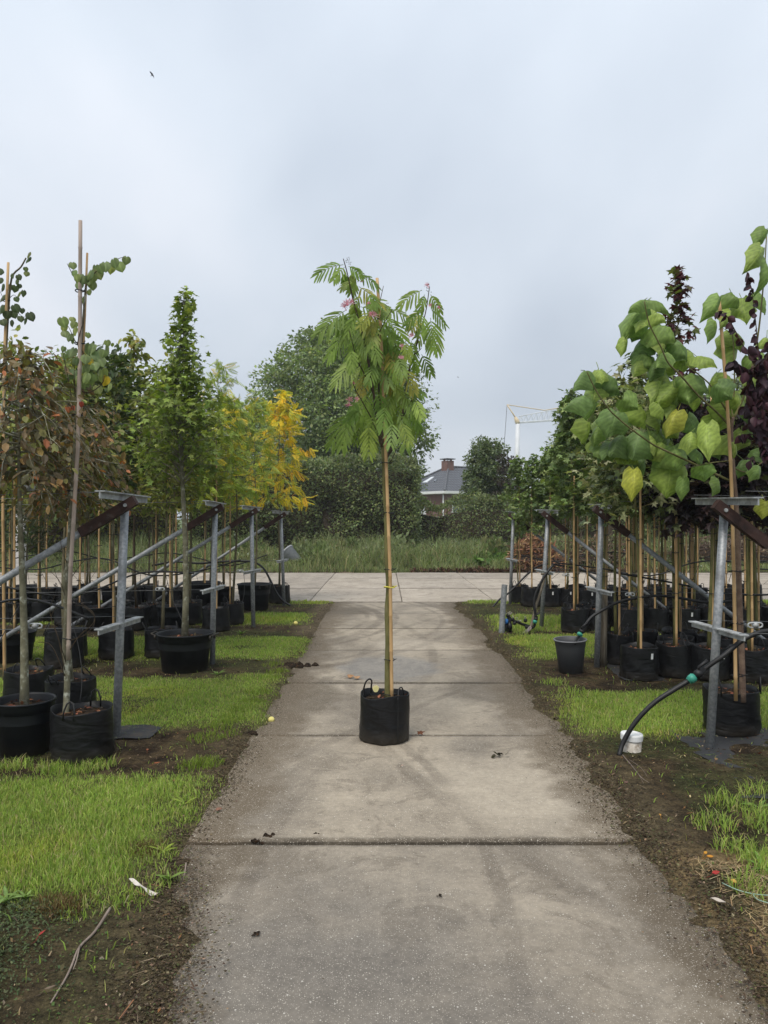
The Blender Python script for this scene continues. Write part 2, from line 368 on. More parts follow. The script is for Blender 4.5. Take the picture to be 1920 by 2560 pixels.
# ---------------------------------------------------------------- concrete slabs
def concrete(name, c1, c2, damp, lane=True):
    m, N, L, b = newmat(name)
    g = N.new('ShaderNodeNewGeometry'); co = g.outputs['Position']
    big = noise(N, L, co, .85, 5, .6, .6)
    c = mixc(N, L, ramp(N, L, big, .36, .64), c1, c2)
    mp = N.new('ShaderNodeMapping'); mp.inputs['Scale'].default_value = (3.2, .33, 1); mp.inputs['Rotation'].default_value = (0, 0, .13); L.new(co, mp.inputs[0])
    tr = noise(N, L, mp.outputs[0], 1.0, 4, .5, .5)                     # mud that wheels dragged along the lane
    c = mixc(N, L, ramp(N, L, tr, .54, .80, (0, 0, 0), (.45, .45, .45)), c, damp)
    mp2 = N.new('ShaderNodeMapping'); mp2.inputs['Location'].default_value = (.9, .15, 0); mp2.inputs['Scale'].default_value = (1, .75, 1); L.new(co, mp2.inputs[0])
    def band(cx, cy, r, w, amt, col, y0=-99):
        vs_ = N.new('ShaderNodeVectorMath'); vs_.operation = 'DISTANCE'; vs_.inputs[1].default_value = (cx, cy, 0); L.new(co, vs_.inputs[0])
        a_ = N.new('ShaderNodeMath'); a_.operation = 'SUBTRACT'; L.new(vs_.outputs['Value'], a_.inputs[0]); a_.inputs[1].default_value = r
        b_ = N.new('ShaderNodeMath'); b_.operation = 'ABSOLUTE'; L.new(a_.outputs[0], b_.inputs[0])
        f_ = ramp(N, L, b_.outputs[0], w*.55, w, (1, 1, 1), (0, 0, 0)); k_ = ramp(N, L, noise(N, L, co, 1.6, 5, .6), .34, .62, (.1, .1, .1), (amt, amt, amt))
        m_ = N.new('ShaderNodeMath'); m_.operation = 'MULTIPLY'; L.new(f_, m_.inputs[0]); L.new(k_, m_.inputs[1]); return mixc(N, L, m_.outputs[0], c, col)
    def blob(cx, cy, sx, sy, amt, col, soft=.35):
        mp_ = N.new('ShaderNodeMapping'); mp_.inputs['Location'].default_value = (-cx/sx, -cy/sy, 0); mp_.inputs['Scale'].default_value = (1/sx, 1/sy, 0); L.new(co, mp_.inputs[0])
        l_ = N.new('ShaderNodeVectorMath'); l_.operation = 'LENGTH'; L.new(mp_.outputs[0], l_.inputs[0])
        q_ = N.new('ShaderNodeMath'); q_.operation = 'MULTIPLY_ADD'; L.new(noise(N, L, co, 3.0, 6, .6), q_.inputs[0]); q_.inputs[1].default_value = .9; L.new(l_.outputs['Value'], q_.inputs[2]); hf = N.new('ShaderNodeMath'); hf.operation = 'MULTIPLY'; L.new(q_.outputs[0], hf.inputs[0]); hf.inputs[1].default_value = .5
        return mixc(N, L, ramp(N, L, hf.outputs[0], (1.45-soft)*.5, .725, (amt, amt, amt), (0, 0, 0)), c, col)
    dmp = noise(N, L, co, 2.6, 9, .68, .9); c = mixc(N, L, ramp(N, L, dmp, .53, .58, (0, 0, 0), (.55, .55, .55)), c, damp)
    if lane:
        tk = (.12, .10, .078)
        for (cx, cy, r, w, amt) in ((6.0, 3.3, 6.62, .055, .6), (-5.6, 3.4, 6.12, .05, .55), (-4.3, 12.6, 4.25, .09, .85), (-4.3, 12.6, 4.5, .06, .75), (-4.3, 12.6, 4.02, .05, .6), (-4.3, 12.6, 5.5, .09, .8), (-4.3, 12.6, 5.25, .05, .6), (9.0, 8.0, 9.35, .07, .5), (-7.5, 9.5, 8.1, .07, .5)): c = band(cx, cy, r, w, amt, tk)
        c = blob(.05, 8.4, .62, .8, .6, (.19, .19, .188), .3); c = blob(.62, 5.5, .24, .36, .45, (.14, .125, .105), .6); c = blob(1.05, 7.3, .55, .7, .7, (.125, .105, .08)); c = blob(-.75, 7.0, .4, .9, .75, (.105, .086, .062)); c = blob(-.2, 2.4, 1.0, 1.35, .75, (.155, .142, .125), .6); c = blob(-.75, 4.6, .45, .9, .6, (.15, .13, .105), .5); c = blob(.75, 4.6, .55, .8, .75, (.36, .315, .25), .6); c = blob(.25, 9.9, .6, .7, .6, (.34, .30, .245), .5); c = blob(-.9, 13.6, .9, .9, .8, (.10, .082, .06))
    gen = coords(N, L, 'Generated'); sg = N.new('ShaderNodeSeparateXYZ'); L.new(gen, sg.inputs[0])
    h1 = N.new('ShaderNodeMath'); h1.operation = 'SUBTRACT'; L.new(sg.outputs['Y'], h1.inputs[0]); h1.inputs[1].default_value = .5
    h2 = N.new('ShaderNodeMath'); h2.operation = 'ABSOLUTE'; L.new(h1.outputs[0], h2.inputs[0])
    h3 = N.new('ShaderNodeMath'); h3.operation = 'MULTIPLY_ADD'; L.new(noise(N, L, co, 6, 6, .7), h3.inputs[0]); h3.inputs[1].default_value = .035; L.new(h2.outputs[0], h3.inputs[2])
    c = mixc(N, L, ramp(N, L, h3.outputs[0], .492, .515, (0, 0, 0), (.85, .85, .85)), c, (.055, .045, .033))
    fine = noise(N, L, co, 34, 8, .75); c = mixc(N, L, 1.0, c, ramp(N, L, fine, .25, .75, (.74, .74, .74), (1.22, 1.22, 1.2)), 'MULTIPLY')
    mot = noise(N, L, co, 9, 6, .7); c = mixc(N, L, 1.0, c, ramp(N, L, mot, .3, .7, (.86, .86, .86), (1.1, 1.1, 1.1)), 'MULTIPLY')
    if lane:
        s3 = N.new('ShaderNodeSeparateXYZ'); L.new(co, s3.inputs[0])
        ax = N.new('ShaderNodeMath'); ax.operation = 'SUBTRACT'; L.new(s3.outputs['X'], ax.inputs[0]); ax.inputs[1].default_value = .19
        ab = N.new('ShaderNodeMath'); ab.operation = 'ABSOLUTE'; L.new(ax.outputs[0], ab.inputs[0])
        ad = N.new('ShaderNodeMath'); ad.operation = 'ADD'; L.new(ab.outputs[0], ad.inputs[0])
        sb = N.new('ShaderNodeMath'); sb.operation = 'MULTIPLY_ADD'; L.new(noise(N, L, co, 2.2, 6, .65), sb.inputs[0]); sb.inputs[1].default_value = .9; sb.inputs[2].default_value = -.45
        L.new(sb.outputs[0], ad.inputs[1])
        c = mixc(N, L, ramp(N, L, ad.outputs[0], .78, 1.16, (0, 0, 0), (.92, .92, .92)), c, (.115, .091, .062))
    for sc_, lo_, hi_, col in ((150, .45, .26, (.40, .36, .30)), (95, .70, .22, (.50, .46, .39)), (48, .90, .17, (.55, .52, .46))):
        vo = N.new('ShaderNodeTexVoronoi'); vo.inputs['Scale'].default_value = sc_; L.new(co, vo.inputs['Vector'])
        sp = N.new('ShaderNodeSeparateColor'); L.new(vo.outputs['Color'], sp.inputs[0])
        g1 = N.new('ShaderNodeMath'); g1.operation = 'GREATER_THAN'; L.new(sp.outputs[0], g1.inputs[0]); g1.inputs[1].default_value = lo_
        l1 = N.new('ShaderNodeMath'); l1.operation = 'LESS_THAN'; L.new(vo.outputs['Distance'], l1.inputs[0]); l1.inputs[1].default_value = hi_
        mu = N.new('ShaderNodeMath'); mu.operation = 'MULTIPLY'; L.new(g1.outputs[0], mu.inputs[0]); L.new(l1.outputs[0], mu.inputs[1])
        m2 = N.new('ShaderNodeMath'); m2.operation = 'MULTIPLY'; L.new(mu.outputs[0], m2.inputs[0]); m2.inputs[1].default_value = .9
        c = mixc(N, L, m2.outputs[0], c, col)
    oi = N.new('ShaderNodeObjectInfo'); rr = ramp(N, L, oi.outputs['Random'], 0, 1, (.82, .82, .83), (1.12, 1.11, 1.09))
    c = mixc(N, L, 1.0, c, rr, 'MULTIPLY')
    L.new(c, b.inputs['Base Color']); b.inputs['Roughness'].default_value = .8; b.inputs['Specular IOR Level'].default_value = .25
    bump(N, L, b, fine, .35, .006)
    return m
M['conc'] = concrete('path_concrete', (.205, .178, .142), (.345, .30, .235), (.16, .135, .104))
M['conc_road'] = concrete('road_concrete', (.30, .262, .216), (.385, .34, .285), (.19, .165, .135), False)
rnd = random.Random(5)
def slab_mesh(name, w, l, mat, seed):
    """slab with worn, slightly wavy edges"""
    mb = MB(); h = .14; rng = np.random.default_rng(seed)
    nx = ny = 14
    def ring(ins, z):
        pts = []
        for k in range(nx): pts.append((-w/2+ins+(w-2*ins)*k/nx, -l/2+ins))
        for k in range(ny): pts.append((w/2-ins, -l/2+ins+(l-2*ins)*k/ny))
        for k in range(nx): pts.append((w/2-ins-(w-2*ins)*k/nx, l/2-ins))
        for k in range(ny): pts.append((-w/2+ins, l/2-ins-(l-2*ins)*k/ny))
        return np.array([(x, y, z) for x, y in pts])
    n = 2*nx+2*ny; jit = rng.uniform(-.006, .004, (n, 2)); r = []
    for ins, z in ((0, -h), (0, -.012), (.012, 0)):
        q = ring(ins, z); q[:, :2] += jit*(1 if z > -.1 else 0); r.append(q)
    V = np.concatenate(r); F = []
    for i in range(2):
        for j in range(n): F.append((i*n+j, i*n+(j+1) % n, (i+1)*n+(j+1) % n, (i+1)*n+j))
    F.append(tuple(range(2*n, 3*n)))
    mb.add(V, F); return mb.mesh(name, mat, False)
path = MB().box((.21, 7.55, -.2), (2.4, 14.9, .06)).build('concrete_path', M['soil'], at=(.21, 7.55, 0), smooth=False); tag(path, kind='structure')
PY = [-.1, 1.95, 3.887, 5.79, 7.63, 9.53, 11.4, 13.2, 15.02]
for k in range(len(PY)-1):
    l = PY[k+1]-PY[k]; gap = .030 if k in (1, 2) else .018
    me = slab_mesh('slab', 2.44, l-gap, M['conc'], 50+k)
    o = bpy.data.objects.new('slab', me); C.objects.link(o); o.parent = path
    o.location = (0, (PY[k]+PY[k+1])/2-7.55, (0, -.004, .006, -.002, .003, 0, .003, -.003)[k]); o.rotation_euler = (rnd.uniform(-.0015, .0015), rnd.uniform(-.001, .001), rnd.uniform(-.002, .002))
road = MB().box((0, 19.05, -.2), (64, 8.2, .06)).build('concrete_road', M['soil'], at=(0, 19.05, 0), smooth=False); tag(road, kind='structure')
RY = [15.03, 17.95, 20.8, 23.15]
for r_ in range(3):
    l = RY[r_+1]-RY[r_]; mes = [slab_mesh('slab', 1.835, l-.02, M['conc_road'], 90+r_*3+q) for q in range(2)]
    for k in range(-17, 17):
        o = bpy.data.objects.new('slab', mes[k % 2]); C.objects.link(o); o.parent = road
        o.location = (.37+.92+1.85*k, (RY[r_]+RY[r_+1])/2-19.05, rnd.uniform(-.006, .004)); o.rotation_euler = (rnd.uniform(-.002, .002), rnd.uniform(-.002, .002), 0)

# ---------------------------------------------------------------- grass, moss and litter
def blades(mb, x, y, z, h, w, cols, rng, lean=.5, segs=2):
    n = len(x); az = rng.uniform(0, 2*PI, n); la = rng.uniform(0, 2*PI, n); ln = rng.uniform(.1, 1, n)*lean*h
    dx, dy = np.cos(az)*w/2, np.sin(az)*w/2; lx, ly = np.cos(la)*ln, np.sin(la)*ln
    b0 = np.stack([x-dx, y-dy, z], 1); b1 = np.stack([x+dx, y+dy, z], 1)
    mz = z+h*.6
    m0 = np.stack([x-dx*.75+lx*.35, y-dy*.75+ly*.35, mz], 1); m1 = np.stack([x+dx*.75+lx*.35, y+dy*.75+ly*.35, mz], 1)
    t = np.stack([x+lx, y+ly, z+h*(1-.25*ln/np.maximum(h, 1e-6))], 1)
    V = np.stack([b0, b1, m0, m1, t], 1).reshape(-1, 3); o = np.arange(n)*5
    c5 = np.repeat(cols, 5, 0)
    base = mb.n
    mb.add(V, np.stack([o, o+1, o+3, o+2], 1), c5)
    mb.f.append(np.stack([o+2, o+3, o+4], 1)+base)
def pick(pal, n, rng, jit=.2):
    """pal: [(weight, rgb)]"""
    w = np.array([p[0] for p in pal], float); w /= w.sum(); c = np.array([p[1] for p in pal])
    i = rng.choice(len(pal), n, p=w); q = c[i]*(1+rng.uniform(-jit, jit, (n, 1)))
    q = q*(1+rng.uniform(-jit*.4, jit*.4, (n, 3))); return np.clip(q, .002, 1)
GP = [(5, (.26, .37, .075)), (3, (.33, .43, .09)), (1.6, (.19, .28, .06)), (1.8, (.41, .45, .15)), (1.2, (.43, .37, .20))]
rng = np.random.default_rng(3)
def strip(mb, x0, x1, y0, y1, dens, h0, h1, w):
    n = int((x1-x0)*(y1-y0)*dens); x = rng.uniform(x0, x1, n); y = rng.uniform(y0, y1, n)
    g = grass_mask(x, y); k = rng.uniform(0, 1, n) < g; x, y, g = x[k], y[k], g[k]; n = len(x)
    tuft = fbm(x*2.8, y*2.8, 55)
    h = (h0+(h1-h0)*rng.uniform(0, 1, n)**1.3)*(.45+1.1*tuft)*(.55+.45*g)
    cols = pick(GP, n, rng)*(.78+.5*fbm(x*1.3, y*1.3, 66))[:, None]
    yel = sst(.52, .68, fbm(x*.9+4, y*.9, 88)); cols = cols*(1-.5*yel[:, None]) + cols*np.array([1.35, 1.12, .9])*(.5*yel[:, None])
    blades(mb, x, y, ground_z(x, y)-.004, h, w*rng.uniform(.6, 1.2, n), cols, rng, .75)
gm = MB()
strip(gm, -2.75, -.95, 2.9, 5.0, 15000, .018, .056, .0045)
strip(gm, -3.9, -.8, 5.6, 8.0, 8000, .018, .042, .0055)
strip(gm, -5.4, -.8, 8.6, 10.6, 5000, .02, .045, .008)
strip(gm, -7.2, -.9, 11.3, 13.3, 2500, .03, .065, .011)
strip(gm, -8.2, -.9, 14.4, 15.2, 2200, .03, .07, .012)
strip(gm, 1.5, 2.6, 2.1, 4.1, 13000, .03, .085, .005)
strip(gm, 1.2, 3.8, 5.5, 7.5, 7500, .02, .058, .0055)
strip(gm, 1.3, 5.5, 8.6, 10.8, 4600, .025, .06, .008)
strip(gm, 1.3, 7.0, 10.8, 12.9, 2500, .035, .08, .011)
strip(gm, 1.3, 8.0, 14.4, 15.2, 2200, .03, .07, .012)
def tufts(mb, pts, n, r, h, w, pal=GP):
    for (px, py) in pts:
        k = int(n*rng.uniform(.6, 1.3)); a = rng.uniform(0, 2*PI, k); q = r*np.sqrt(rng.uniform(0, 1, k))
        x, y = px+q*np.cos(a), py+q*np.sin(a); hh = h*rng.uniform(.4, 1.1, k)*(1-.4*q/r)
        blades(mb, x, y, ground_z(x, y)-.005, hh, w*rng.uniform(.7, 1.2, k), pick(pal, k, rng), rng, 1.0)
# tufts at the foot of pots and along the path edge
tufts(gm, [tuple(GD(*p)[:2]) for p in ((95, 1668), (120, 1672), (155, 1675), (190, 1668), (225, 1660), (40, 1662), (15, 1668))], 130, .09, .11, .005)
tufts(gm, [tuple(GD(*p)[:2]) for p in ((500, 1560), (485, 1590), (520, 1540), (440, 1600), (470, 1575), (545, 1520), (580, 1470), (420, 1660), (445, 1655), (560, 1500), (590, 1440), (600, 1455))], 150, .13, .085, .005, [(4, (.20, .27, .045)), (2, (.15, .22, .035))])
tufts(gm, [tuple(GD(*p)[:2]) for p in ((1240, 1500), (1280, 1510), (1330, 1530), (1400, 1545), (1460, 1540), (1300, 1560), (1250, 1545), (1500, 1530), (1130, 1370), (1155, 1365), (1200, 1385), (1265, 1385), (1200, 1480))], 150, .15, .10, .006)
tufts(gm, [tuple(GD(*p)[:2]) for p in ((1570, 1740), (1620, 1760), (1640, 1720), (1600, 1850), (1650, 1880), (1630, 1930), (1655, 1790), (1540, 1790))], 160, .12, .12, .005)
tufts(gm, [tuple(GD(*p)[:2]) for p in ((360, 1900), (320, 1930), (280, 1960), (180, 1975), (250, 1950), (340, 1860), (390, 1770))], 120, .10, .07, .0045)
DEAD = [(3, (.16, .11, .05)), (2, (.10, .06, .03)), (1, (.2, .16, .07))]
tufts(gm, [tuple(GD(*p)[:2]) for p in ((110, 1965), (140, 1975), (165, 1968), (310, 1850), (330, 1845))], 130, .08, .07, .0045, DEAD)
# stray blades over the bare strips
n = 16000; x = rng.uniform(-4.5, 4.5, n); y = rng.uniform(2.0, 14.8, n)
k = (np.maximum(edge_l(y)-x, x-edge_r(y)) > .12) & (rng.uniform(0, 1, n) < .2+.8*sst(.45, .62, fbm(x*3, y*3, 95))); x, y = x[k], y[k]; n = len(x)
blades(gm, x, y, ground_z(x, y)-.003, rng.uniform(.012, .05, n), .006, pick(GP+[(3, (.2, .2, .07))], n, rng), rng, 1.3)
tag(gm.build('grass', M['grass'], smooth=False), 'short green grass in strips between the tree rows', 'grass', kind='stuff')

# flat scraps: moss and clover leaves, bark chips, dead leaves
def flakes(mb, x, y, s, cols, zoff=.004, tilt=.5):
    n = len(x); a = rng.uniform(0, 2*PI, n); z = ground_z(x, y)+zoff
    u = np.stack([np.cos(a), np.sin(a), rng.uniform(-tilt, tilt, n)], 1); v = np.stack([-np.sin(a), np.cos(a), rng.uniform(-tilt, tilt, n)], 1)
    p = np.stack([x, y, z], 1); w = rng.uniform(.35, .8, (n, 1)); s = np.asarray(s).reshape(-1, 1)
    V = np.stack([p-u*s, p-v*s*w+np.array([0, 0, .002]), p+u*s, p+v*s*w], 1).reshape(-1, 3); o = np.arange(n)*4
    mb.add(V, np.stack([o, o+1, o+2, o+3], 1), np.repeat(cols, 4, 0))
mm = MB()
n = 90000; x = rng.uniform(-4.2, 4.2, n); y = 2.05+12.5*rng.uniform(0, 1, n)**1.7
lat = np.maximum(edge_l(y)-x, x-edge_r(y)); dens = sst(.42, .62, fbm(x*2, y*2, 11)) + sst(-1.2, -1.6, x)*(y < 3.1)*1.0 - grass_mask(x, y)*.55
k = (lat > .1+.25*rng.uniform(0, 1, n)) & (rng.uniform(0, 1, n) < dens); x, y = x[k], y[k]; n = len(x)
flakes(mm, x, y, rng.uniform(.003, .008, n), pick([(3, (.07, .115, .035)), (2, (.10, .15, .04)), (1.5, (.055, .08, .04)), (.8, (.15, .17, .06))], n, rng), .007)
n = 26000; x = rng.uniform(-2.0, -.95, n); y = rng.uniform(2.0, 3.25, n); k = rng.uniform(0, 1, n) < sst(-1.15, -1.5, x)*.9*(.25+fbm(x*3, y*3, 62)); x, y = x[k], y[k]; n = len(x)
flakes(mm, x, y, rng.uniform(.003, .008, n), pick([(3, (.075, .105, .05)), (2, (.105, .14, .06)), (2, (.05, .065, .035)), (1, (.14, .165, .085))], n, rng), .009, .8)
tag(mm.build('ground_cover', M['grass'], smooth=False), 'low moss and tiny weeds on bare soil', 'moss', kind='stuff')
lm_ = MB()
n = 60000; x = rng.uniform(-4.6, 4.6, n); y = 2.05+12.8*rng.uniform(0, 1, n)**1.6
lat = np.maximum(edge_l(y)-x, x-edge_r(y)); k = (lat > -.05+.2*rng.uniform(0, 1, n)**2) & (rng.uniform(0, 1, n) < (1-grass_mask(x, y)*.93)*(.25+.75*sst(.4, .6, fbm(x*2.6, y*2.6, 14)))); x, y = x[k], y[k]; n = len(x)
flakes(lm_, x, y, rng.uniform(.002, .009, n)*(1+.9*(rng.uniform(0, 1, n) > .95)), pick([(4, (.028, .018, .012)), (2, (.07, .042, .025)), (1.4, (.15, .11, .07)), (.6, (.22, .11, .055)), (.5, (.32, .26, .17))], n, rng, .35), .008, .8)
n = 2600; x = rng.uniform(-1.25, 1.7, n); y = rng.uniform(2.0, 15, n)        # crumbs on the concrete, thicker towards its edges
lat = np.maximum(edge_l(y)-x, x-edge_r(y)); k = (rng.uniform(0, 1, n) < .02+np.exp(lat*5.5)) & (lat < .05); x, y = x[k], y[k]; n = len(x)
s = rng.uniform(.002, .007, n); cols = pick([(4, (.05, .036, .025)), (2, (.10, .075, .05)), (.5, (.22, .16, .1))], n, rng, .3)
flakes(lm_, x, y, s, cols, 0, .4); lm_.v[-1][:, 2] = np.repeat(s*.3+.009, 4) + rng.uniform(-.002, .002, 4*n)
n = 52000; y = 2.0+13*rng.uniform(0, 1, n)**1.9; sd = rng.uniform(0, 1, n) < .5        # soil spilling over both edges of the slabs
off = rng.normal(0, .085, n)+.05; x = np.where(sd, edge_l(y)-off, edge_r(y)+off); k = rng.uniform(0, 1, n) < .25+.9*fbm(x*3, y*3, 61); x, y = x[k], y[k]; n = len(x)
s = rng.uniform(.0025, .009, n); cols = pick([(4, (.055, .041, .027)), (3, (.105, .082, .054)), (2, (.05, .036, .024)), (1, (.085, .092, .04)), (.5, (.2, .155, .1))], n, rng, .3)
flakes(lm_, x, y, s, cols, .003, .5); zz = np.maximum(lm_.v[-1][:, 2], .008+np.repeat(s, 4)*.25); lm_.v[-1][:, 2] = zz+rng.uniform(-.002, .002, 4*n)
# straw along the right edge
n = 5200; x = rng.uniform(1.35, 2.5, n); y = rng.uniform(2.2, 3.85, n); q = fbm(x*2, y*2, 41); k = (q > .42) & (x > edge_r(y)+.1+.2*rng.uniform(0, 1, n)); x, y = x[k], y[k]; n = len(x)
a = rng.uniform(0, 2*PI, n); l = rng.uniform(.012, .04, n); z = ground_z(x, y)+.008
d = np.stack([np.cos(a), np.sin(a), rng.uniform(-.25, .25, n)], 1)*l[:, None]; w = np.stack([-np.sin(a), np.cos(a), 0*a], 1)*.0016; p = np.stack([x, y, z], 1)
lm_.add(np.stack([p-d-w, p-d+w, p+d+w, p+d-w], 1).reshape(-1, 3), np.arange(4*n).reshape(-1, 4), np.repeat(pick([(3, (.30, .22, .12)), (2, (.22, .16, .09)), (1, (.38, .30, .18))], n, rng), 4, 0))
n = 5200; x = rng.uniform(-4.2, 4.2, n); y = 2.05+12*rng.uniform(0, 1, n)**1.7; lat = np.maximum(edge_l(y)-x, x-edge_r(y)); k = (lat > -.12+.25*rng.uniform(0, 1, n)) & (rng.uniform(0, 1, n) < 1-.9*grass_mask(x, y)); x, y = x[k], y[k]; n = len(x)      # slivers of twig and bark
a = rng.uniform(0, 2*PI, n); l = rng.uniform(.008, .032, n)*(1+1.2*(rng.uniform(0, 1, n) > .93)); z = np.maximum(ground_z(x, y), 0)+.012
d = np.stack([np.cos(a), np.sin(a), rng.uniform(-.2, .3, n)], 1)*l[:, None]; w = np.stack([-np.sin(a), np.cos(a), 0*a], 1)*rng.uniform(.0012, .0035, n)[:, None]; p = np.stack([x, y, z], 1)
lm_.add(np.stack([p-d-w*.6, p-d+w*.6, p+d+w, p+d-w], 1).reshape(-1, 3), np.arange(4*n).reshape(-1, 4), np.repeat(pick([(3, (.09, .06, .04)), (2, (.17, .125, .085)), (2, (.045, .03, .02)), (1, (.28, .22, .15)), (.5, (.24, .12, .06))], n, rng), 4, 0))
tag(lm_.build('leaf_litter', M['litter'], smooth=False), 'brown bark crumbs and straw scattered over the soil', 'litter', kind='stuff')
# ---------------------------------------------------------------- leaves
def T(verts, faces): return np.array(verts, float), [tuple(f) for f in faces]
LT = {}
LT['diamond'] = T([(0, 0, 0), (.3, .5, .05), (0, 1, -.04), (-.3, .5, .05)], [(0, 1, 2), (0, 2, 3)])
LT['oval'] = T([(0, 0, 0), (.25, .3, .05), (.24, .68, .04), (0, 1, -.06), (-.24, .68, .04), (-.25, .3, .05)], [(0, 1, 2, 3), (0, 3, 4, 5)])
LT['lance'] = T([(0, 0, 0), (.11, .4, .03), (0, 1, -.08), (-.11, .4, .03)], [(0, 1, 2), (0, 2, 3)])
LT['maple'] = T([(0, 0, 0), (.40, .02, -.03), (.22, .27, .03), (.52, .58, -.04), (.17, .58, .03), (0, 1, -.06), (-.17, .58, .03), (-.52, .58, -.04), (-.22, .27, .03), (-.40, .02, -.03)],
                [(0, 1, 2), (0, 2, 3, 4), (0, 4, 5, 6), (0, 6, 7, 8), (0, 8, 9)])
LT['round'] = T([(0, 0, 0), (.34, -.06, .05), (.47, .28, .06), (.3, .65, .03), (0, .95, -.05), (-.3, .65, .03), (-.47, .28, .06), (-.34, -.06, .05)], [(0, 1, 2), (0, 2, 3, 4), (0, 4, 5, 6), (0, 6, 7)])
def _frond(n=8, lw=.34, ll=.26):
    V = []; F = []
    for k in range(n):
        y = .12+.8*k/(n-1); L_ = ll*(1-.35*abs(2*k/(n-1)-.9))
        for s in (-1, 1):
            b = len(V); V += [(0, y, 0), (s*L_*.5, y+.02, .02), (s*L_, y+.10, -.05), (s*L_*.5, y+.12, .02)]
            F += [(b, b+1, b+2, b+3)] if s > 0 else [(b, b+3, b+2, b+1)]
    b = len(V); V += [(-.012, 0, 0), (.012, 0, 0), (0, 1, -.02)]; F.append((b, b+1, b+2))
    return T(V, F)
LT['frond'] = _frond()
def leafset(mb, tm, pos, d, nv, size, cols):
    tv, tf = LT[tm] if isinstance(tm, str) else tm
    y = nrm(np.asarray(d, float)); x = nrm(np.cross(y, nv)); z = np.cross(x, y); n = len(pos); k = len(tv)
    s = np.asarray(size, float).reshape(-1, 1, 1)
    V = np.asarray(pos)[:, None, :] + s*(tv[None, :, 0:1]*x[:, None] + tv[None, :, 1:2]*y[:, None] + tv[None, :, 2:3]*z[:, None])
    base = mb.n; first = True; o = (np.arange(n)*k)[:, None]; by = {}
    for f in tf: by.setdefault(len(f), []).append(f)
    fs = [(o[:, :, None]+np.array(v)[None]).reshape(-1, kk) for kk, v in by.items()]
    mb.add(V.reshape(-1, 3), fs[0], np.repeat(cols, k, 0))
    for f in fs[1:]: mb.f.append(f+base)

# ---------------------------------------------------------------- hedges and trees behind the road
def hedge(name, label, x0, x1, y0, y1, h, n, pal, size, seed, rough=.25, wav=.25):
    g = np.random.default_rng(seed); cx, cy = (x0+x1)/2, (y0+y1)/2
    root = thing(name, label, 'hedge', (cx, cy, 0))
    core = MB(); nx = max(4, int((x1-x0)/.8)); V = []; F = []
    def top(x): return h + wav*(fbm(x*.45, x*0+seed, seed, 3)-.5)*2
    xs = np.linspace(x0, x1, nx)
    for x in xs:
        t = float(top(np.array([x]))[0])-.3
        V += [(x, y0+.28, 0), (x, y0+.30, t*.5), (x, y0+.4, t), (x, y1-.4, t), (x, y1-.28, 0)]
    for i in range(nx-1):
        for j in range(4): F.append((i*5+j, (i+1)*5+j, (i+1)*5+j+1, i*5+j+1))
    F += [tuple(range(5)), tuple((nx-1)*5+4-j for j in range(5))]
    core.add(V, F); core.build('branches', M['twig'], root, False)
    # leaves on the front, the top and the ends
    A = [(x1-x0)*h, (x1-x0)*(y1-y0), (y1-y0)*h*2]; A = np.array(A)/sum(A); k = g.choice(3, n, p=A)
    x = g.uniform(x0, x1, n); y = g.uniform(y0, y1, n); tz = top(x); z = g.uniform(.1, 1, n)**.9*tz
    f = k == 0; y[f] = y0; u = k == 1; z[u] = tz[u]; e = k == 2; x[e] = np.where(g.uniform(0, 1, e.sum()) < .5, x0, x1)
    lump = fbm(x*.9, z*.9+y, seed+4, 4)-.5
    p = np.stack([x, y, z], 1); p[:, 1] += (-lump*2.2*rough*2 + g.normal(0, .09, n))*np.where(f, 1, .4); p[:, 2] += np.where(u, 2.0*lump*rough+abs(g.normal(0, .10, n)), 0); p[e, 0] += np.sign(p[e, 0]-cx)*g.normal(0, .1, e.sum())
    d = g.normal(0, .6, (n, 3)); d[:, 1] -= np.where(f, .8, 0); d[:, 2] += np.where(u, .8, -.25)
    nv = g.normal(0, .5, (n, 3))+np.array([0, -.4, .9])
    cols = pick(pal, n, g, .3)*(.8+.9*(fbm(x*1.6, z*1.6, seed+9, 3)-.2))[:, None]
    lm = MB(); leafset(lm, 'diamond', p, d, nv, size*g.uniform(.6, 1.3, n), cols)
    lo = lm.build('foliage', M['leaf_far'], root, False); lo['kind'] = 'stuff'
    return root
DG = [(4, (.12, .155, .065)), (3, (.16, .20, .08)), (1.5, (.22, .26, .10)), (1, (.075, .10, .042))]
hedge('clipped_hedge', 'tall dark green clipped hedge behind the weeds, left of the house', -7.5, 1.25, 29.2, 31.0, 3.75, 30000, DG, .115, 11, .3, .15)
hedge('low_hedge', 'low dark hedge in front of the brick house', 1.3, 10.5, 30.4, 32.2, 2.15, 20000, DG, .105, 13, .5, .4)
YG = [(4, (.16, .18, .035)), (3, (.10, .125, .03)), (1.5, (.25, .25, .05)), (1.2, (.05, .065, .025))]
hedge('beech_hedge', 'yellow green beech hedge seen between the left tree trunks', -17.5, -7.8, 27.0, 28.8, 3.6, 16000, YG, .13, 15, .4, .4)
hedge('dark_shrub_belt', 'dark shrub belt beyond the lawn behind right rows', 10.6, 34.0, 36.0, 39.0, 5.2, 26000, DG, .16, 17, 1.0, 1.4)
hedge('far_shrub_belt', 'tall mixed green shrub belt at far left', -36.0, -17.8, 30.0, 33.0, 5.4, 18000, DG+[(2, (.10, .13, .04))], .17, 19, 1.0, 1.4)

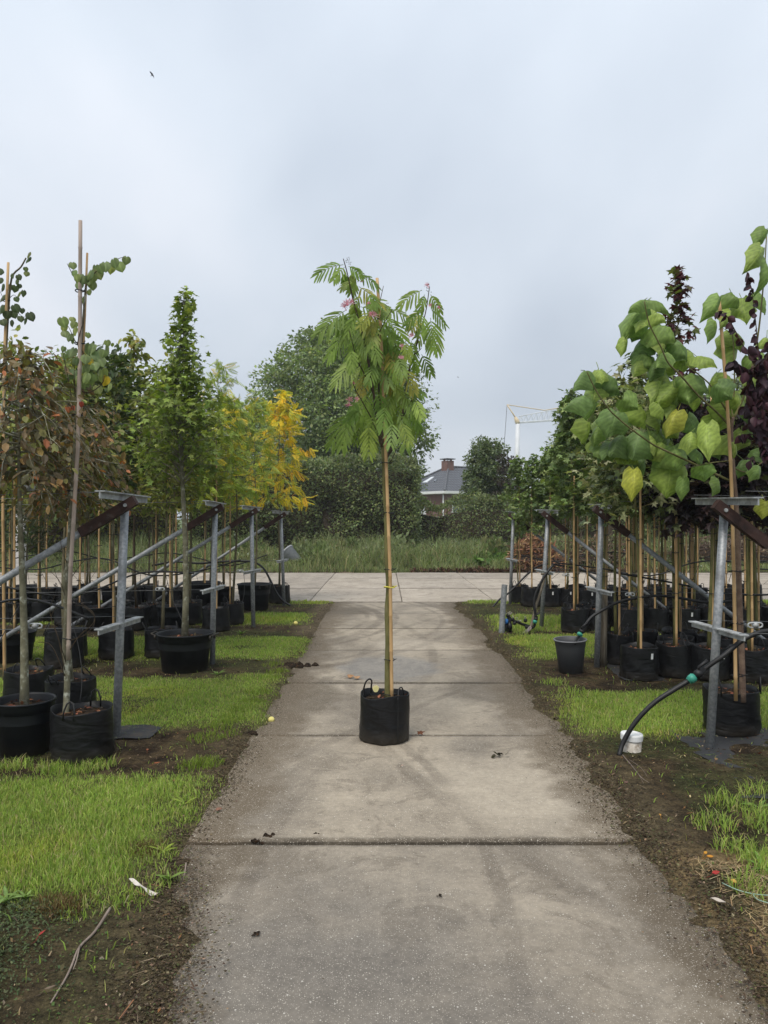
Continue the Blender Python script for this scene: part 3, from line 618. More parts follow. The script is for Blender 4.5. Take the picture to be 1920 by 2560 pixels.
def clump_tree(name, label, base, H, z0, rx, n_cl, per, size, pal, seed, prof, tr=.25, crx=.85, tm='diamond', mat='leaf_far', bark='bark'):
    g = np.random.default_rng(seed); root = thing(name, label, 'tree', base)
    bx, by, bz = base; wood = MB()
    wood.tube([(bx+.05*math.sin(k), by, bz+k*(H*.8)/8) for k in range(9)], [tr*(1-.1*k) for k in range(9)], 8)
    P_ = []; D_ = []; NV = []; CO = []
    for k in range(n_cl):
        t = ((k+.5)/n_cl); z = z0+(H-z0)*t; a = k*2.39996+g.uniform(-.4, .4)
        R = rx*prof(t)*(1+.28*(vnoise(np.array([math.cos(a)*1.7+5+seed]), np.array([math.sin(a)*1.7+t*3.2]), seed)[0]-.5)*2)
        rr = R*(.35+.65*g.uniform(0, 1)**.45) if k % 3 else R*g.uniform(.2, .75)
        c = np.array([bx+math.cos(a)*rr, by+math.sin(a)*rr, bz+z+g.uniform(-.2, .2)])
        if k % 2 == 0: wood.tube([(bx, by, bz+max(z0*.7, z-.45*rr-.3)), ((bx+c[0])/2, (by+c[1])/2, c[2]-.12*rr-.1), tuple(c)], [tr*.3, tr*.17, tr*.05], 5)
        cr = crx*(.55+.75*g.uniform(0, 1))*(.55+.45*prof(t))
        m = int(per*(.6+.8*g.uniform(0, 1))); u = nrm(g.normal(0, 1, (m, 3))); q = cr*g.uniform(.25, 1, (m, 1))**.5*np.array([1, 1, .62])
        p = c+u*q; P_.append(p); D_.append(u*.9+g.normal(0, .5, (m, 3))+np.array([0, 0, -.25])); NV.append(g.normal(0, .45, (m, 3))+np.array([0, 0, 1])+u*.35)
        CO.append(pick(pal, m, g, .22)*g.uniform(.75, 1.3))
    P_ = np.concatenate(P_); lm = MB(); leafset(lm, tm, P_, np.concatenate(D_), np.concatenate(NV), size*g.uniform(.6, 1.3, len(P_)), np.concatenate(CO))
    wood.build('trunk', M[bark], root); lo = lm.build('crown', M[mat], root, False); lo['kind'] = 'stuff'
    return root
BT = [(4, (.155, .215, .085)), (3, (.195, .26, .10)), (2, (.25, .31, .125)), (1, (.105, .15, .06))]
rnd_prof = lambda t: math.sin(PI*min(1, .14+.83*t))**.55
p = PD(748, 1120, 41); clump_tree('broadleaf_tree', 'large round broadleaf tree towering behind the clipped hedge', (p.x, 41, .3), 11.35, 2.0, 4.75, 440, 190, .20, BT, 31, rnd_prof, .3, 1.15)
p = PD(1052, 1120, 33.5); clump_tree('pear_tree', 'dense dark green upright tree right of the house', (p.x, 33.5, .3), 4.65, .6, 1.35, 120, 150, .13, [(4, (.10, .138, .062)), (2, (.135, .178, .08)), (1, (.18, .22, .10))], 33, lambda t: (1-.45*t)*min(1, .5+2*t) if t < .85 else .62-2.2*(t-.85), .12, .5)
p = PD(1105, 1120, 31); clump_tree('purple_shrub', 'dull purple leaved shrub beside the dark upright tree', (p.x, 31.8, .3), 4.0, .3, .75, 40, 110, .11, [(3, (.045, .03, .028)), (2, (.06, .05, .03)), (1, (.05, .07, .03))], 35, lambda t: math.sin(PI*min(1, .2+.75*t))**.6, .07, .42)
clump_tree('roadside_tree', 'broad mid green tree behind the left rows at frame edge', (-10.4, 25.8, .3), 6.6, 1.6, 2.0, 90, 140, .16, BT+[(2, (.12, .14, .045))], 37, rnd_prof, .16, .8)
clump_tree('background_tree', 'tall dull green tree between left maple and round tree', (-6.2, 33.0, .3), 6.2, 1.0, 1.9, 90, 140, .16, BT, 39, rnd_prof, .16, .8)
clump_tree('background_tree', 'dark tree behind the variegated maples on the right', (9.6, 34.0, .3), 6.6, 1.2, 2.2, 90, 140, .17, DG, 41, rnd_prof, .16, .9)
clump_tree('background_tree', 'dark tree at far right behind the purple maples', (16.5, 33.0, .3), 7.5, 1.0, 3.2, 110, 140, .2, DG, 43, rnd_prof, .2, 1.1)

# ---------------------------------------------------------------- weeds on the bank beyond the road
wd = MB(); g = np.random.default_rng(8)
n = 76000; x = g.uniform(-15, 12, n); y = 23.25+5.6*g.uniform(0, 1, n)**1.4
pile = np.exp(-((x-6.3)/2.2)**2-((y-24.2)/1.0)**2)
k = g.uniform(0, 1, n) < (.35+.9*fbm(x*.8, y*.8, 71))*(1-.9*pile)*np.where(x > 6, .55, 1); x, y = x[k], y[k]; n = len(x)
tall = fbm(x*.7, y*.7, 72, 4); h = (.14+.66*sst(.38, .70, tall))*(.55+.9*fbm(x*2.6, y*2.6, 79))*g.uniform(.4, 1.1, n)*sst(23.0, 24.3, y+.5*(tall-.3))+.06
cols = pick([(4, (.20, .245, .10)), (3, (.25, .295, .13)), (2, (.26, .285, .165)), (1.5, (.33, .30, .17)), (1, (.10, .13, .055))], n, g, .25)*(.75+.55*fbm(x*1.7, y*1.7, 73))[:, None]
blades(wd, x, y, ground_z(x, y)-.02, h, g.uniform(.012, .028, n), cols, g, .7)
# broad leaves and small heads among the blades
n = 16000; x = g.uniform(-15, 12, n); y = 23.6+5.2*g.uniform(0, 1, n); tall = fbm(x*.7, y*.7, 72, 4); z = ground_z(x, y)+(.1+.62*sst(.35, .72, tall))*g.uniform(.2, 1.0, n)*sst(23.0, 24.3, y)
leafset(wd, 'diamond', np.stack([x, y, z], 1), g.normal(0, .7, (n, 3))+np.array([0, -.2, .2]), g.normal(0, .5, (n, 3))+np.array([0, -.3, 1]), g.uniform(.04, .11, n), pick([(4, (.075, .11, .04)), (2, (.12, .16, .06)), (1, (.10, .085, .05)), (.25, (.35, .36, .33))], n, g, .25))
for k in range(46):                                                   # bushy clumps
    cx_, cy_ = g.uniform(-9, 8), g.uniform(24.2, 28.2); rr, hh = g.uniform(.35, .8), g.uniform(.35, .85); n = int(240*rr); u = nrm(g.normal(0, 1, (n, 3))); u[:, 2] = abs(u[:, 2]); q = g.uniform(.5, 1, (n, 1)); pp = u*q*np.array([rr, rr, hh])+np.array([cx_, cy_, float(ground_z(np.array([cx_]), np.array([cy_]))[0])]); bc = np.array([(.15, .185, .09), (.19, .225, .115), (.12, .16, .06), (.20, .20, .10)][k % 4])
    leafset(wd, 'lance' if k % 3 else 'diamond', pp, u+g.normal(0, .45, (n, 3))+np.array([0, 0, .5]), g.normal(0, .5, (n, 3))+np.array([0, -.5, .8]), g.uniform(.10, .24, n), np.clip(bc*g.uniform(.6, 1.4, (n, 1)), 0, 1))
n = 900; x = g.uniform(1.2, 4.6, n); y = 23.8+g.uniform(0, 1.2, n)      # bright docks
leafset(wd, 'oval', np.stack([x, y, ground_z(x, y)+g.uniform(0, .25, n)], 1), g.normal(0, .6, (n, 3))+np.array([0, -.2, .5]), g.normal(0, .5, (n, 3))+np.array([0, -.6, .8]), g.uniform(.1, .26, n), pick([(3, (.13, .22, .055)), (2, (.10, .17, .045))], n, g))
tag(wd.build('tall_weeds', M['grass'], smooth=False), 'rough tall weeds and grass on the bank beyond the road', 'weeds', kind='stuff')

# ---------------------------------------------------------------- heap of clippings, brushwood, tipped bucket, far things
def heap(name, label, cx, cy, rx, ry, h, n, pal, size, seed, tm='lance', sticks=0):
    g = np.random.default_rng(seed); z0 = float(ground_z(np.array([cx]), np.array([cy]))[0])
    root = thing(name, label, 'heap', (cx, cy, z0)); mb = MB()
    a = g.uniform(0, 2*PI, n); r = np.sqrt(g.uniform(0, 1, n)); x, y = cx+rx*r*np.cos(a), cy+ry*r*np.sin(a)
    z = z0+h*(1-r**1.6)*(.65+.6*fbm(x*2.5, y*2.5, seed))*g.uniform(.75, 1.05, n)
    leafset(mb, tm, np.stack([x, y, z], 1), g.normal(0, .7, (n, 3))+np.array([0, -.3, -.1]), g.normal(0, .6, (n, 3))+np.array([0, -.4, .9]), size*g.uniform(.5, 1.4, n), pick(pal, n, g, .35))
    o = mb.build('clippings', M['litter'], root, False); o['kind'] = 'stuff'
    if sticks:
        mb = MB()
        for k in range(sticks):
            a = g.uniform(0, 2*PI); r = math.sqrt(g.uniform(0, 1)); c = np.array([cx+rx*r*math.cos(a), cy+ry*r*math.sin(a), z0+h*(1-r*r)*g.uniform(.3, 1.0)+.05]); d = nrm(g.normal(0, 1, 3)*np.array([1, .5, .35]))*g.uniform(.25, .7)
            mb.tube([c-d, c+np.array([0, 0, .05]), c+d], [.012, .010, .005], 4, col=tuple(pick([(1, (.16, .11, .08)), (1, (.09, .06, .045))], 1, g)[0]))
        o = mb.build('sticks', M['litter'], root, False); o['kind'] = 'stuff'
    core = MB(); core.lathe([(rx*1.0, -.05), (rx*.85, h*.25), (rx*.55, h*.5), (.05, h*.66)], 18, (0, 0, 0)); core.v[-1][:, 1] *= ry/rx; core.v[-1] += np.array([cx, cy, z0])
    core.build('core', M['soil'], root)
    return root
ORG = [(4, (.24, .125, .07)), (3, (.31, .18, .10)), (2.4, (.14, .07, .045)), (1.2, (.38, .26, .15))]
heap('clippings_heap', 'heap of dried orange brown conifer clippings beside the road', 4.75, 24.1, .95, .8, 1.08, 2200, ORG, .24, 3, 'lance', 16)
heap('brushwood_heap', 'grey brown brushwood heap right of the orange clippings', 7.1, 25.0, 1.9, 1.0, .8, 3000, [(3, (.13, .10, .07)), (3, (.19, .155, .11)), (.5, (.22, .12, .06)), (2, (.11, .13, .06))], .16, 5, 'lance', 70)
heap('brushwood_heap', 'pale stick heap seen low between the right tree trunks', 11.2, 25.4, 2.2, 1.0, .75, 1800, [(3, (.24, .2, .15)), (2, (.15, .11, .08))], .15, 7, 'lance', 90)
lt = MB(); g = np.random.default_rng(21); n = 6000; x = 4.2+g.normal(0, 2.2, n); y = 23.15+abs(g.normal(0, .38, n)); k = (x > .8) & (x < 9); x, y = x[k], y[k]; n = len(x)
leafset(lt, 'diamond', np.stack([x, y, np.maximum(ground_z(x, y), 0)+.02+g.uniform(0, .07, n)], 1), g.normal(0, .8, (n, 3)), g.normal(0, .4, (n, 3))+np.array([0, 0, 1]), g.uniform(.04, .10, n), pick([(4, (.08, .042, .03)), (2, (.12, .07, .045)), (1, (.05, .03, .022))], n, g, .3))
tag(lt.build('fallen_leaves', M['litter'], smooth=False), 'dark red brown fallen leaves along the road edge', 'leaves', kind='stuff')

def tipped_bucket():
    c = PD(630, 1204, 24.6); root = thing('tipped_bucket', 'grey bucket lying on its side in the weeds', 'bucket', (c.x, c.y, c.z-.2))
    mb = MB(); mb.lathe([(0.001, .0), (.21, .0), (.31, .62), (.34, .62), (.345, .67), (.30, .67), (.2, .03), (.001, .03)], 28)
    o = mb.local('shell', pm('pale_grey_plastic', (.26, .27, .28), (.33, .34, .35), 8, .6), root); o.rotation_euler = (0, math.radians(-52), math.radians(-20)); o.location = (.22, 0, .02); o.scale = (.85, .85, .85)
    mb = MB()
    for k in range(3): mb.tube([((.215+.03*k)*math.cos(a), (.215+.03*k)*math.sin(a), .08+.18*k) for a in np.linspace(0, 2*PI, 25)], .006, 5, False)
    q = mb.local('hoop', M['greypot'], root); q.rotation_euler = o.rotation_euler; q.location = o.location; q.scale = o.scale
tipped_bucket()

# ---------------------------------------------------------------- house
def house():
    c0 = np.array([6.2, 77.0]); dl = np.array([-.6, .8]); dr = np.array([.8, .6]); A_, B_ = 8.0, 13.0
    root = thing('brick_house', 'brick house with dark hipped tile roof and square chimney', 'house', (c0[0], c0[1], 0))
    def W(a, b, z): q = c0+dl*a+dr*b; return (q[0], q[1], z)
    brick, N, L, b = newmat('brick'); bt = N.new('ShaderNodeTexBrick'); bt.inputs['Scale'].default_value = 4.0
    bt.inputs['Color1'].default_value = (.17, .075, .055, 1); bt.inputs['Color2'].default_value = (.125, .055, .042, 1); bt.inputs['Mortar'].default_value = (.22, .19, .17, 1); bt.inputs['Mortar Size'].default_value = .012
    L.new(coords(N, L, 'Object'), bt.inputs['Vector']); L.new(bt.outputs['Color'], b.inputs['Base Color']); b.inputs['Roughness'].default_value = .9
    mb = MB(); V = [W(0, 0, 0), W(A_, 0, 0), W(A_, B_, 0), W(0, B_, 0), W(0, 0, 4.3), W(A_, 0, 4.3), W(A_, B_, 4.3), W(0, B_, 4.3)]
    mb.add(V, [(0, 1, 5, 4), (1, 2, 6, 5), (2, 3, 7, 6), (3, 0, 4, 7), (4, 5, 6, 7)]); mb.build('wall', brick, root, False)
    e = .55; ez = 4.42; rz = 7.25
    def tile(name, axis):
        m, N, L, b = newmat(name); s3 = N.new('ShaderNodeNewGeometry')
        mp = N.new('ShaderNodeMapping'); mp.inputs['Rotation'].default_value = (0, 0, -math.atan2(.6, .8)); L.new(s3.outputs['Position'], mp.inputs[0])
        sx = N.new('ShaderNodeSeparateXYZ'); L.new(mp.outputs[0], sx.inputs[0])
        def saw(o, f):
            q = N.new('ShaderNodeMath'); q.operation = 'MULTIPLY'; L.new(o, q.inputs[0]); q.inputs[1].default_value = f
            r = N.new('ShaderNodeMath'); r.operation = 'FRACT'; L.new(q.outputs[0], r.inputs[0]); return r.outputs[0]
        a = saw(sx.outputs[axis], 2.4); z = saw(sx.outputs['Z'], 3.6)
        mu = N.new('ShaderNodeMath'); mu.operation = 'MULTIPLY'; L.new(a, mu.inputs[0]); L.new(z, mu.inputs[1])
        L.new(mixc(N, L, noise(N, L, s3.outputs['Position'], 3, 4), (.045, .05, .06), (.065, .07, .08)), b.inputs['Base Color']); b.inputs['Roughness'].default_value = .32; b.inputs['Specular IOR Level'].default_value = .6
        bump(N, L, b, mu.outputs[0], 1.0, .25)
        return m
    r0, r1 = W(A_/2, A_/2, rz), W(A_/2, B_-A_/2, rz); ea, eb, ec, ed = W(-e, -e, ez), W(A_+e, -e, ez), W(A_+e, B_+e, ez), W(-e, B_+e, ez)
    roof = MB().add([ea, eb, r0, ea], [(1, 0, 2)]).build('roof', tile('roof_tile_side', 'Y'), root, False)
    MB().add([ea, ed, r1, r0], [(0, 1, 2, 3)]).build('roof', tile('roof_tile_front', 'X'), root, False)
    MB().add([eb, ec, ed, r0, r1], [(0, 1, 4, 3), (1, 2, 4)]).build('roof', tile('roof_tile_back', 'X'), root, False)
    ridge = pm('ridge_tile', (.08, .085, .095), (.11, .115, .125), 6, .45)
    up = np.array([0, 0, .04])
    for a_, b_ in ((ea, r0), (r0, r1), (eb, r0)):
        a_ = np.array(a_)+up; b_ = np.array(b_)+up; k = int(np.linalg.norm(b_-a_)/.42)
        mb = MB()
        for i in range(k): mb.tube([a_+(b_-a_)*(i/k), a_+(b_-a_)*((i+.96)/k)+np.array([0, 0, .02])], [.13, .11], 7)
        mb.build('ridge_tiles', ridge, roof)['kind'] = 'stuff'
    wh = pm('white_trim', (.66, .67, .66), (.74, .75, .74), 3, .6); gl = pm('window_glass', (.10, .12, .14), (.18, .2, .22), 1, .1, spec=.6)
    for (a_, b_) in ((ea, ed), (ea, eb), (ed, ec)):
        a_, b_ = np.array(a_), np.array(b_); mb = MB(); d = nrm(b_-a_); o = np.cross(d, [0, 0, 1.]); o = o if np.dot(o, a_+(b_-a_)/2-np.array(W(4, 6.5, ez))) > 0 else -o
        q = [a_-o*.03, a_+o*.12, a_+o*.12+np.array([0, 0, -.26]), a_-o*.5+np.array([0, 0, -.30]), a_-o*.5+np.array([0, 0, -.02])]; r = [v+(b_-a_) for v in q]
        k = 5; mb.add(q+r, [(i, (i+1) % k, k+(i+1) % k, k+i) for i in range(k)]+[tuple(range(k)), tuple(range(2*k-1, k-1, -1))]); mb.build('gutter', wh, root, False)
    cz = MB(); cc = np.array(W(A_/2, A_/2, 0)); from_e = __import__('mathutils').Euler((0, 0, math.atan2(.6, .8)))
    ch = MB().box((cc[0]-.1, cc[1]-.3, 7.25), (.95, .95, 1.25), from_e).build('chimney', brick, roof, False)
    MB().box((cc[0]-.1, cc[1]-.3, 8.07), (1.2, 1.2, .10), from_e).build('chimney_cap', pm('chimney_cap', (.05, .05, .05), (.08, .08, .08), 4, .8), roof, False)
    for sx in (-.36, .36):
        for sy in (-.36, .36): MB().box((cc[0]-.1+sx, cc[1]-.3+sy, 7.95), (.12, .12, .16), from_e).build('chimney_leg', brick, roof, False)
    # windows: left face (along dl), right face (along dr)
    def quad_on(axis, s0, s1, z0, z1, off):
        n = -dr if axis == 'l' else -dl; d = dl if axis == 'l' else dr
        return [tuple(c0+d*s+n*off)+(z,) for s, z in ((s0, z0), (s1, z0), (s1, z1), (s0, z1))]
    def slabq(qi, qo, name, mat, par): MB().add(qi+qo, [(4, 5, 6, 7), (0, 1, 5, 4), (1, 2, 6, 5), (2, 3, 7, 6), (3, 0, 4, 7)]).build(name, mat, par, False)
    def window(axis, s0, s1, z0, z1, bars=1):
        w = MB(); fr = .09
        for (a, b, c, d) in ((s0, s1, z0, z0+fr), (s0, s1, z1-fr, z1), (s0, s0+fr, z0+fr, z1-fr), (s1-fr, s1, z0+fr, z1-fr)):
            q, o = quad_on(axis, a, b, c, d, .0), quad_on(axis, a, b, c, d, .07); w.add(q+o, [(4, 5, 6, 7), (0, 1, 5, 4), (1, 2, 6, 5), (2, 3, 7, 6), (3, 0, 4, 7)])
        wo = w.build('window', wh, root, False)
        slabq(quad_on(axis, s0+fr, s1-fr, z0+fr, z1-fr, .0), quad_on(axis, s0+fr, s1-fr, z0+fr, z1-fr, .02), 'pane', gl, wo)
        slabq(quad_on(axis, s0-.1, s1+.1, z0-.1, z0, .0), quad_on(axis, s0-.1, s1+.1, z0-.1, z0, .15), 'sill', wh, wo)
    window('r', .9, 2.6, 2.35, 4.0); window('r', 3.4, 5.1, 2.35, 4.0)
    window('l', 3.0, 4.0, 1.9, 2.85); slabq(quad_on('l', 3.1, 3.9, 2.0, 2.75, .025), quad_on('l', 3.1, 3.9, 2.0, 2.75, .05), 'shutter', wh, root)
    q = c0-dr*.06+dl*.12-dl*.0; MB().tube([(q[0]-.08, q[1]-.1, 0), (q[0]-.08, q[1]-.1, 4.2)], .07, 8).build('drainpipe', wh, root)
    slabq(quad_on('l', -.1, A_, 1.72, 1.82, .02), quad_on('l', -.1, A_, 1.72, 1.82, .2), 'cornice', wh, root); slabq(quad_on('r', -.1, B_, 1.72, 1.82, .02), quad_on('r', -.1, B_, 1.72, 1.82, .2), 'cornice', wh, root)
    # skylight on the left slope, panels on the right slope
    def on_slope(tri, u, v, h):   # tri = (eave start, eave end, top-left, top-right), u along eave, v up
        a, b, c, d = [np.array(t) for t in tri]; lo = a+(b-a)*u; hi = d+(c-d)*u if len(tri) == 4 else None
        p = lo+(hi-lo)*v; n = nrm(np.cross(b-a, d-a)); n = n if n[2] > 0 else -n; return p+n*h
    left = (ea, eb, r0, r0); right = (ea, ed, r1, r0)
    def panel(face, u0, u1, v0, v1, name, mat, th=.08):
        lo = [on_slope(face, u, v, .0) for u, v in ((u0, v0), (u1, v0), (u1, v1), (u0, v1))]; hi = [on_slope(face, u, v, th) for u, v in ((u0, v0), (u1, v0), (u1, v1), (u0, v1))]
        MB().add(lo+hi, [(4, 5, 6, 7), (0, 1, 5, 4), (1, 2, 6, 5), (2, 3, 7, 6), (3, 0, 4, 7)]).build(name, mat, roof, False)
    panel(left, .53, .65, .36, .58, 'skylight', pm('skylight_glass', (.55, .58, .6), (.62, .65, .67), 1, .08, spec=.8)); panel(left, .30, .34, .38, .45, 'roof_vent', gl, .12)
    sp_ = pm('solar_panel', (.05, .052, .06), (.07, .072, .08), 2, .25, spec=.6)
    panel(right, .32, .55, .52, .80, 'solar_panel', sp_, .16); panel(right, .26, .50, .14, .48, 'solar_panel', sp_, .16)
house()

# ---------------------------------------------------------------- tower crane
def crane():
    Z = ZM(1000, 980, .2411); Y = 150.0
    f = Z(1212, 1300, Y); root = thing('tower_crane', 'white and yellow tower crane far off above the trees', 'crane', (f.x, Y, 0))
    wp = pm('crane_white_hazed', (.60, .62, .64), (.68, .70, .72), 1, .5); yp = pm('crane_yellow_hazed', (.55, .45, .28), (.62, .50, .33), 1, .6)  # distance haze mixed into both paints, paled toward the sky colour
    t = Z(1222, 330, Y); MB().tube([(f.x, Y, 0), (f.x, Y, t.z*.6), (t.x, Y, t.z)], [.8, .5, .42], 8).build('mast', wp, root)
    MB().tube([Z(1195, 262, Y), Z(1218, 312, Y), t], [.3, .5, .4], 8).build('slewing_joint', yp, root)
    a, b = Z(1225, 308, Y), Z(1110, 132, Y); MB().tube([a, b], [.16, .12], 6).build('strut', yp, root)
    k = np.array(Z(1232, 318, Y)); e = np.array(Z(1232+420, 290, Y)); up = np.array([0, 0, 2.2]); mb = MB(); nb = 8; side = np.array([0, .8, 0])
    for s in (-1, 1): mb.tube([k+side*s, e+side*s], .09, 5)
    mb.tube([k+up*.55, e+up], .08, 5)
    for i in range(nb):
        p0 = k+(e-k)*i/nb; p1 = k+(e-k)*(i+1)/nb; q = k+(e-k)*(i+.5)/nb+up*(.55+.45*(i+.5)/nb)
        for s in (-1, 1): mb.tube([p0+side*s, q], .03, 4, False); mb.tube([q, p1+side*s], .03, 4, False)
    mb.build('jib', wp, root)
    MB().tube([b, Z(1500, 190, Y), e+up*1.1], .09, 4).build('tie_bar', yp, root)
    MB().tube([b, Z(1080, 560, Y), Z(1070, 900, Y)], .055, 4).build('cable', M['wire'], root)
crane()
# ---------------------------------------------------------------- birds
def bird(label, c, span, roll, yaw):
    root = thing('bird', label, 'bird', c); dk = pm('dark_feathers', (.02, .02, .022), (.035, .034, .034), 6, .8) if 'dark_feathers' not in bpy.data.materials else bpy.data.materials['dark_feathers']
    s = span/2; e = __import__('mathutils').Euler((roll, .2, yaw))
    b = MB(); b.tube([(0, -.30*s, 0), (0, -.22*s, 0), (0, 0, .0), (0, .25*s, 0), (0, .42*s, 0)], [.02*s, .075*s, .11*s, .07*s, .02*s], 8)
    for k in (-1, 1): b.add([(0, .36*s, 0), (.05*s*k, .36*s, .01*s), (.16*s*k, .72*s, 0), (.06*s*k, .5*s, .0)], [(0, 1, 2, 3)])
    b.local('body', dk, root).rotation_euler = e
    for k in (-1, 1):
        w = MB(); U = [(.05*k, -.12, .03), (.38*k, -.24, .10), (.7*k, -.12, .07), (1.0*k, .18, 0), (.66*k, .05, .05), (.35*k, .10, .07), (.05*k, .14, .02)]
        V = [tuple(np.array(q)*s) for q in U]+[tuple((np.array(q)-np.array([0, 0, .03]))*s) for q in U]; n = 7
        w.add(V, [tuple(range(n)), tuple(range(2*n-1, n-1, -1))]+[(i, n+i, n+(i+1) % n, (i+1) % n) for i in range(n)]); w.local('wing', dk, root, False).rotation_euler = e
bird('dark swallow flying high in the upper left of the sky', P(380, 186, 28), .34, math.radians(-62), math.radians(75))
bird('tiny dark bird gliding right of the pink flowering tree', P(1145, 943, 60), .30, math.radians(10), math.radians(60))
# ---------------------------------------------------------------- row end posts, wires and hoses
ROWL = [5.68, 8.55, 11.4, 14.27]; ROWR = [5.42, 8.35, 11.3, 14.5]
NTH = ['nearest', 'second', 'third', 'farthest']
from mathutils import Euler
def tbar(mb, c, l, yaw=0.0, w=.075, h=.05, t=.009, pitch=0.0):
    e = Euler((pitch, 0, yaw)); R = np.array(e.to_matrix())
    mb.box(np.array(c)+R@np.array([0, 0, 0]), (w, l, t), e); mb.box(np.array(c)+R@np.array([0, 0, -h/2-t/2]), (t, l-.004, h), e)
def end_post(side, k, X, Y, topx, h, slope, yaw_t, yaw_l, zl):
    sd = 'left' if side < 0 else 'right'
    root = thing('row_end_post', f'galvanised end post with rusty sleeved brace, {NTH[k]} {sd} row', 'post', (X, Y, 0), 'braced end posts of the tree rows')
    lean = (topx-X)/h
    MB().tube([(X, Y, -.1), (X+lean*h*.5, Y, h*.5), (topx, Y, h)], .0305, 14).build('pole', M['galv'], root)
    t = MB(); tbar(t, (topx, Y, h+.055), .90, yaw_t, .07, .045, pitch=.02*side); t.build('top_bar', M['tbar'], root, False)
    q = MB(); tbar(q, (X+lean*zl-side*.0, Y-.0, zl), .70, yaw_l, .06, .035); q.build('lower_bar', M['tbar'], root, False)
    # brace: pipe with a square rusty sleeve at its head, bolted to the front of the post
    yb = Y-.07; d = np.array([side*math.cos(slope), 0, -math.sin(slope)]); hd = np.array([topx-side*.075, yb, h-.005])
    gl = (h-.005+.02)/math.sin(slope)
    MB().tube([hd+d*.33, hd+d*gl], .027, 12).build('brace', M['galv'], root)
    sl = MB(); w = .072; e = Euler((0, math.atan2(math.sin(slope), side*math.cos(slope)), 0)) if side > 0 else Euler((0, PI-(-slope)-PI*2+0, 0))
    u = d; v = np.array([0, 1., 0]); n = np.cross(u, v); L_ = .47; V = []
    for s_ in (0, L_):
        for a, b in ((-1, -1), (1, -1), (1, 1), (-1, 1)): V.append(hd-d*.03+u*s_+v*a*w*.46+n*b*w*.5)
    sl.add(V, [(0, 1, 5, 4), (1, 2, 6, 5), (2, 3, 7, 6), (3, 0, 4, 7), (3, 2, 1, 0), (4, 5, 6, 7)]); sl.build('brace_sleeve', M['rust'], root, False)
    c = hd+d*.045; MB().tube([c+np.array([0, -.045, 0]), c+np.array([0, -.028, 0])], .014, 6).build('bolt', M['tbar'], root, False)
    return root
for k, Y in enumerate(ROWL): end_post(-1, k, (-2.0, -1.93, -1.955, -1.87)[k], Y, (-1.935, -1.90, -1.99, -1.94)[k], (1.775, 1.775, 1.77, 1.73)[k], math.radians((31, 31, 32, 34)[k]), (-.05, .0, -.12, -.2)[k], (-.1, -.12, -.2, -.15)[k], .87)
for k, Y in enumerate(ROWR): end_post(1, k, (2.31, 2.33, 2.33, 2.40)[k], Y, (2.43, 2.39, 2.44, 2.47)[k], (1.74, 1.75, 1.72, 1.72)[k], math.radians((38, 38, 38, 37)[k]), (.05, .0, .1, .1)[k], (.1, .1, .15, .1)[k], .87)
# wooden stake behind the second right post
r = thing('wooden_stake', 'weathered round wooden stake strapped behind the second right post', 'stake', (2.42, 8.44, 0))
MB().tube([(2.42, 8.44, -.1), (2.425, 8.44, .4), (2.435, 8.44, .84)], [.052, .05, .046], 12).build('shaft', M['wood_old'], r)
def catenary(x0, x1, y, z, sag, n=14, wob=0, ph=0):
    return [(x0+(x1-x0)*i/n, y+.02*math.sin(i*1.3+ph), z-sag*4*(i/n)*(1-i/n)+wob*math.sin(i*1.9+ph)) for i in range(n+1)]
for side, rows, X in ((-1, ROWL, -1.95), (1, ROWR, 2.38)):
    for k, Y in enumerate(rows):
        sd = 'left' if side < 0 else 'right'; xe = X+side*(9, 9, 10, 12)[k]
        for nm, off, z in (('upper front', -.42, 1.83), ('upper rear', .42, 1.83), ('lower front', -.32, .88), ('lower rear', .32, .88)):
            o = MB().tube(catenary(X, xe, Y+off, z, .05), .0022, 5).build('support_wire', M['wire'], at=(X, Y+off, z))
            tag(o, f'{nm} support wire of the {NTH[k]} {sd} row', 'wire', 'support wires of the tree rows')
def tensioner(c, label):
    root = thing('wire_tensioner', label, 'tensioner', c, 'ratchet tensioners on the support wires')
    x, y, z = c; mb = MB(); a = np.linspace(0, 2*PI, 17)
    mb.tube([(x+.048*np.sign(math.cos(t))*abs(math.cos(t))**.6, y, z+.017*np.sign(math.sin(t))*abs(math.sin(t))**.7) for t in a], .006, 6, False); mb.build('frame', M['tbar'], root)
    MB().tube([(x, y-.02, z), (x, y+.02, z)], .017, 10).build('spool', M['tbar'], root)
for c, l in ((P(70, 1220, 5.3), 'oval wire tensioner at left frame edge above the brace'), (P(252, 1243, 8.2), 'wire tensioner on the upper wire behind the left post'), (P(88, 1565, 5.36), 'wire tensioner on the low wire at far left'), (P(400, 1473, 8.3), 'pale wire tensioner left of the big black tub'),
             (P(600, 1428, 11.1), 'small wire tensioner above the farthest black tub'), (P(1575, 1486, 8.1), 'wire tensioner on the low wire of second right row'), (P(1888, 1563, 5.1), 'wire tensioner right of the nearest right post'), (P(1415, 1437, 11.0), 'wire tensioner on the low wire of third right row')):
    tensioner(tuple(c), l)
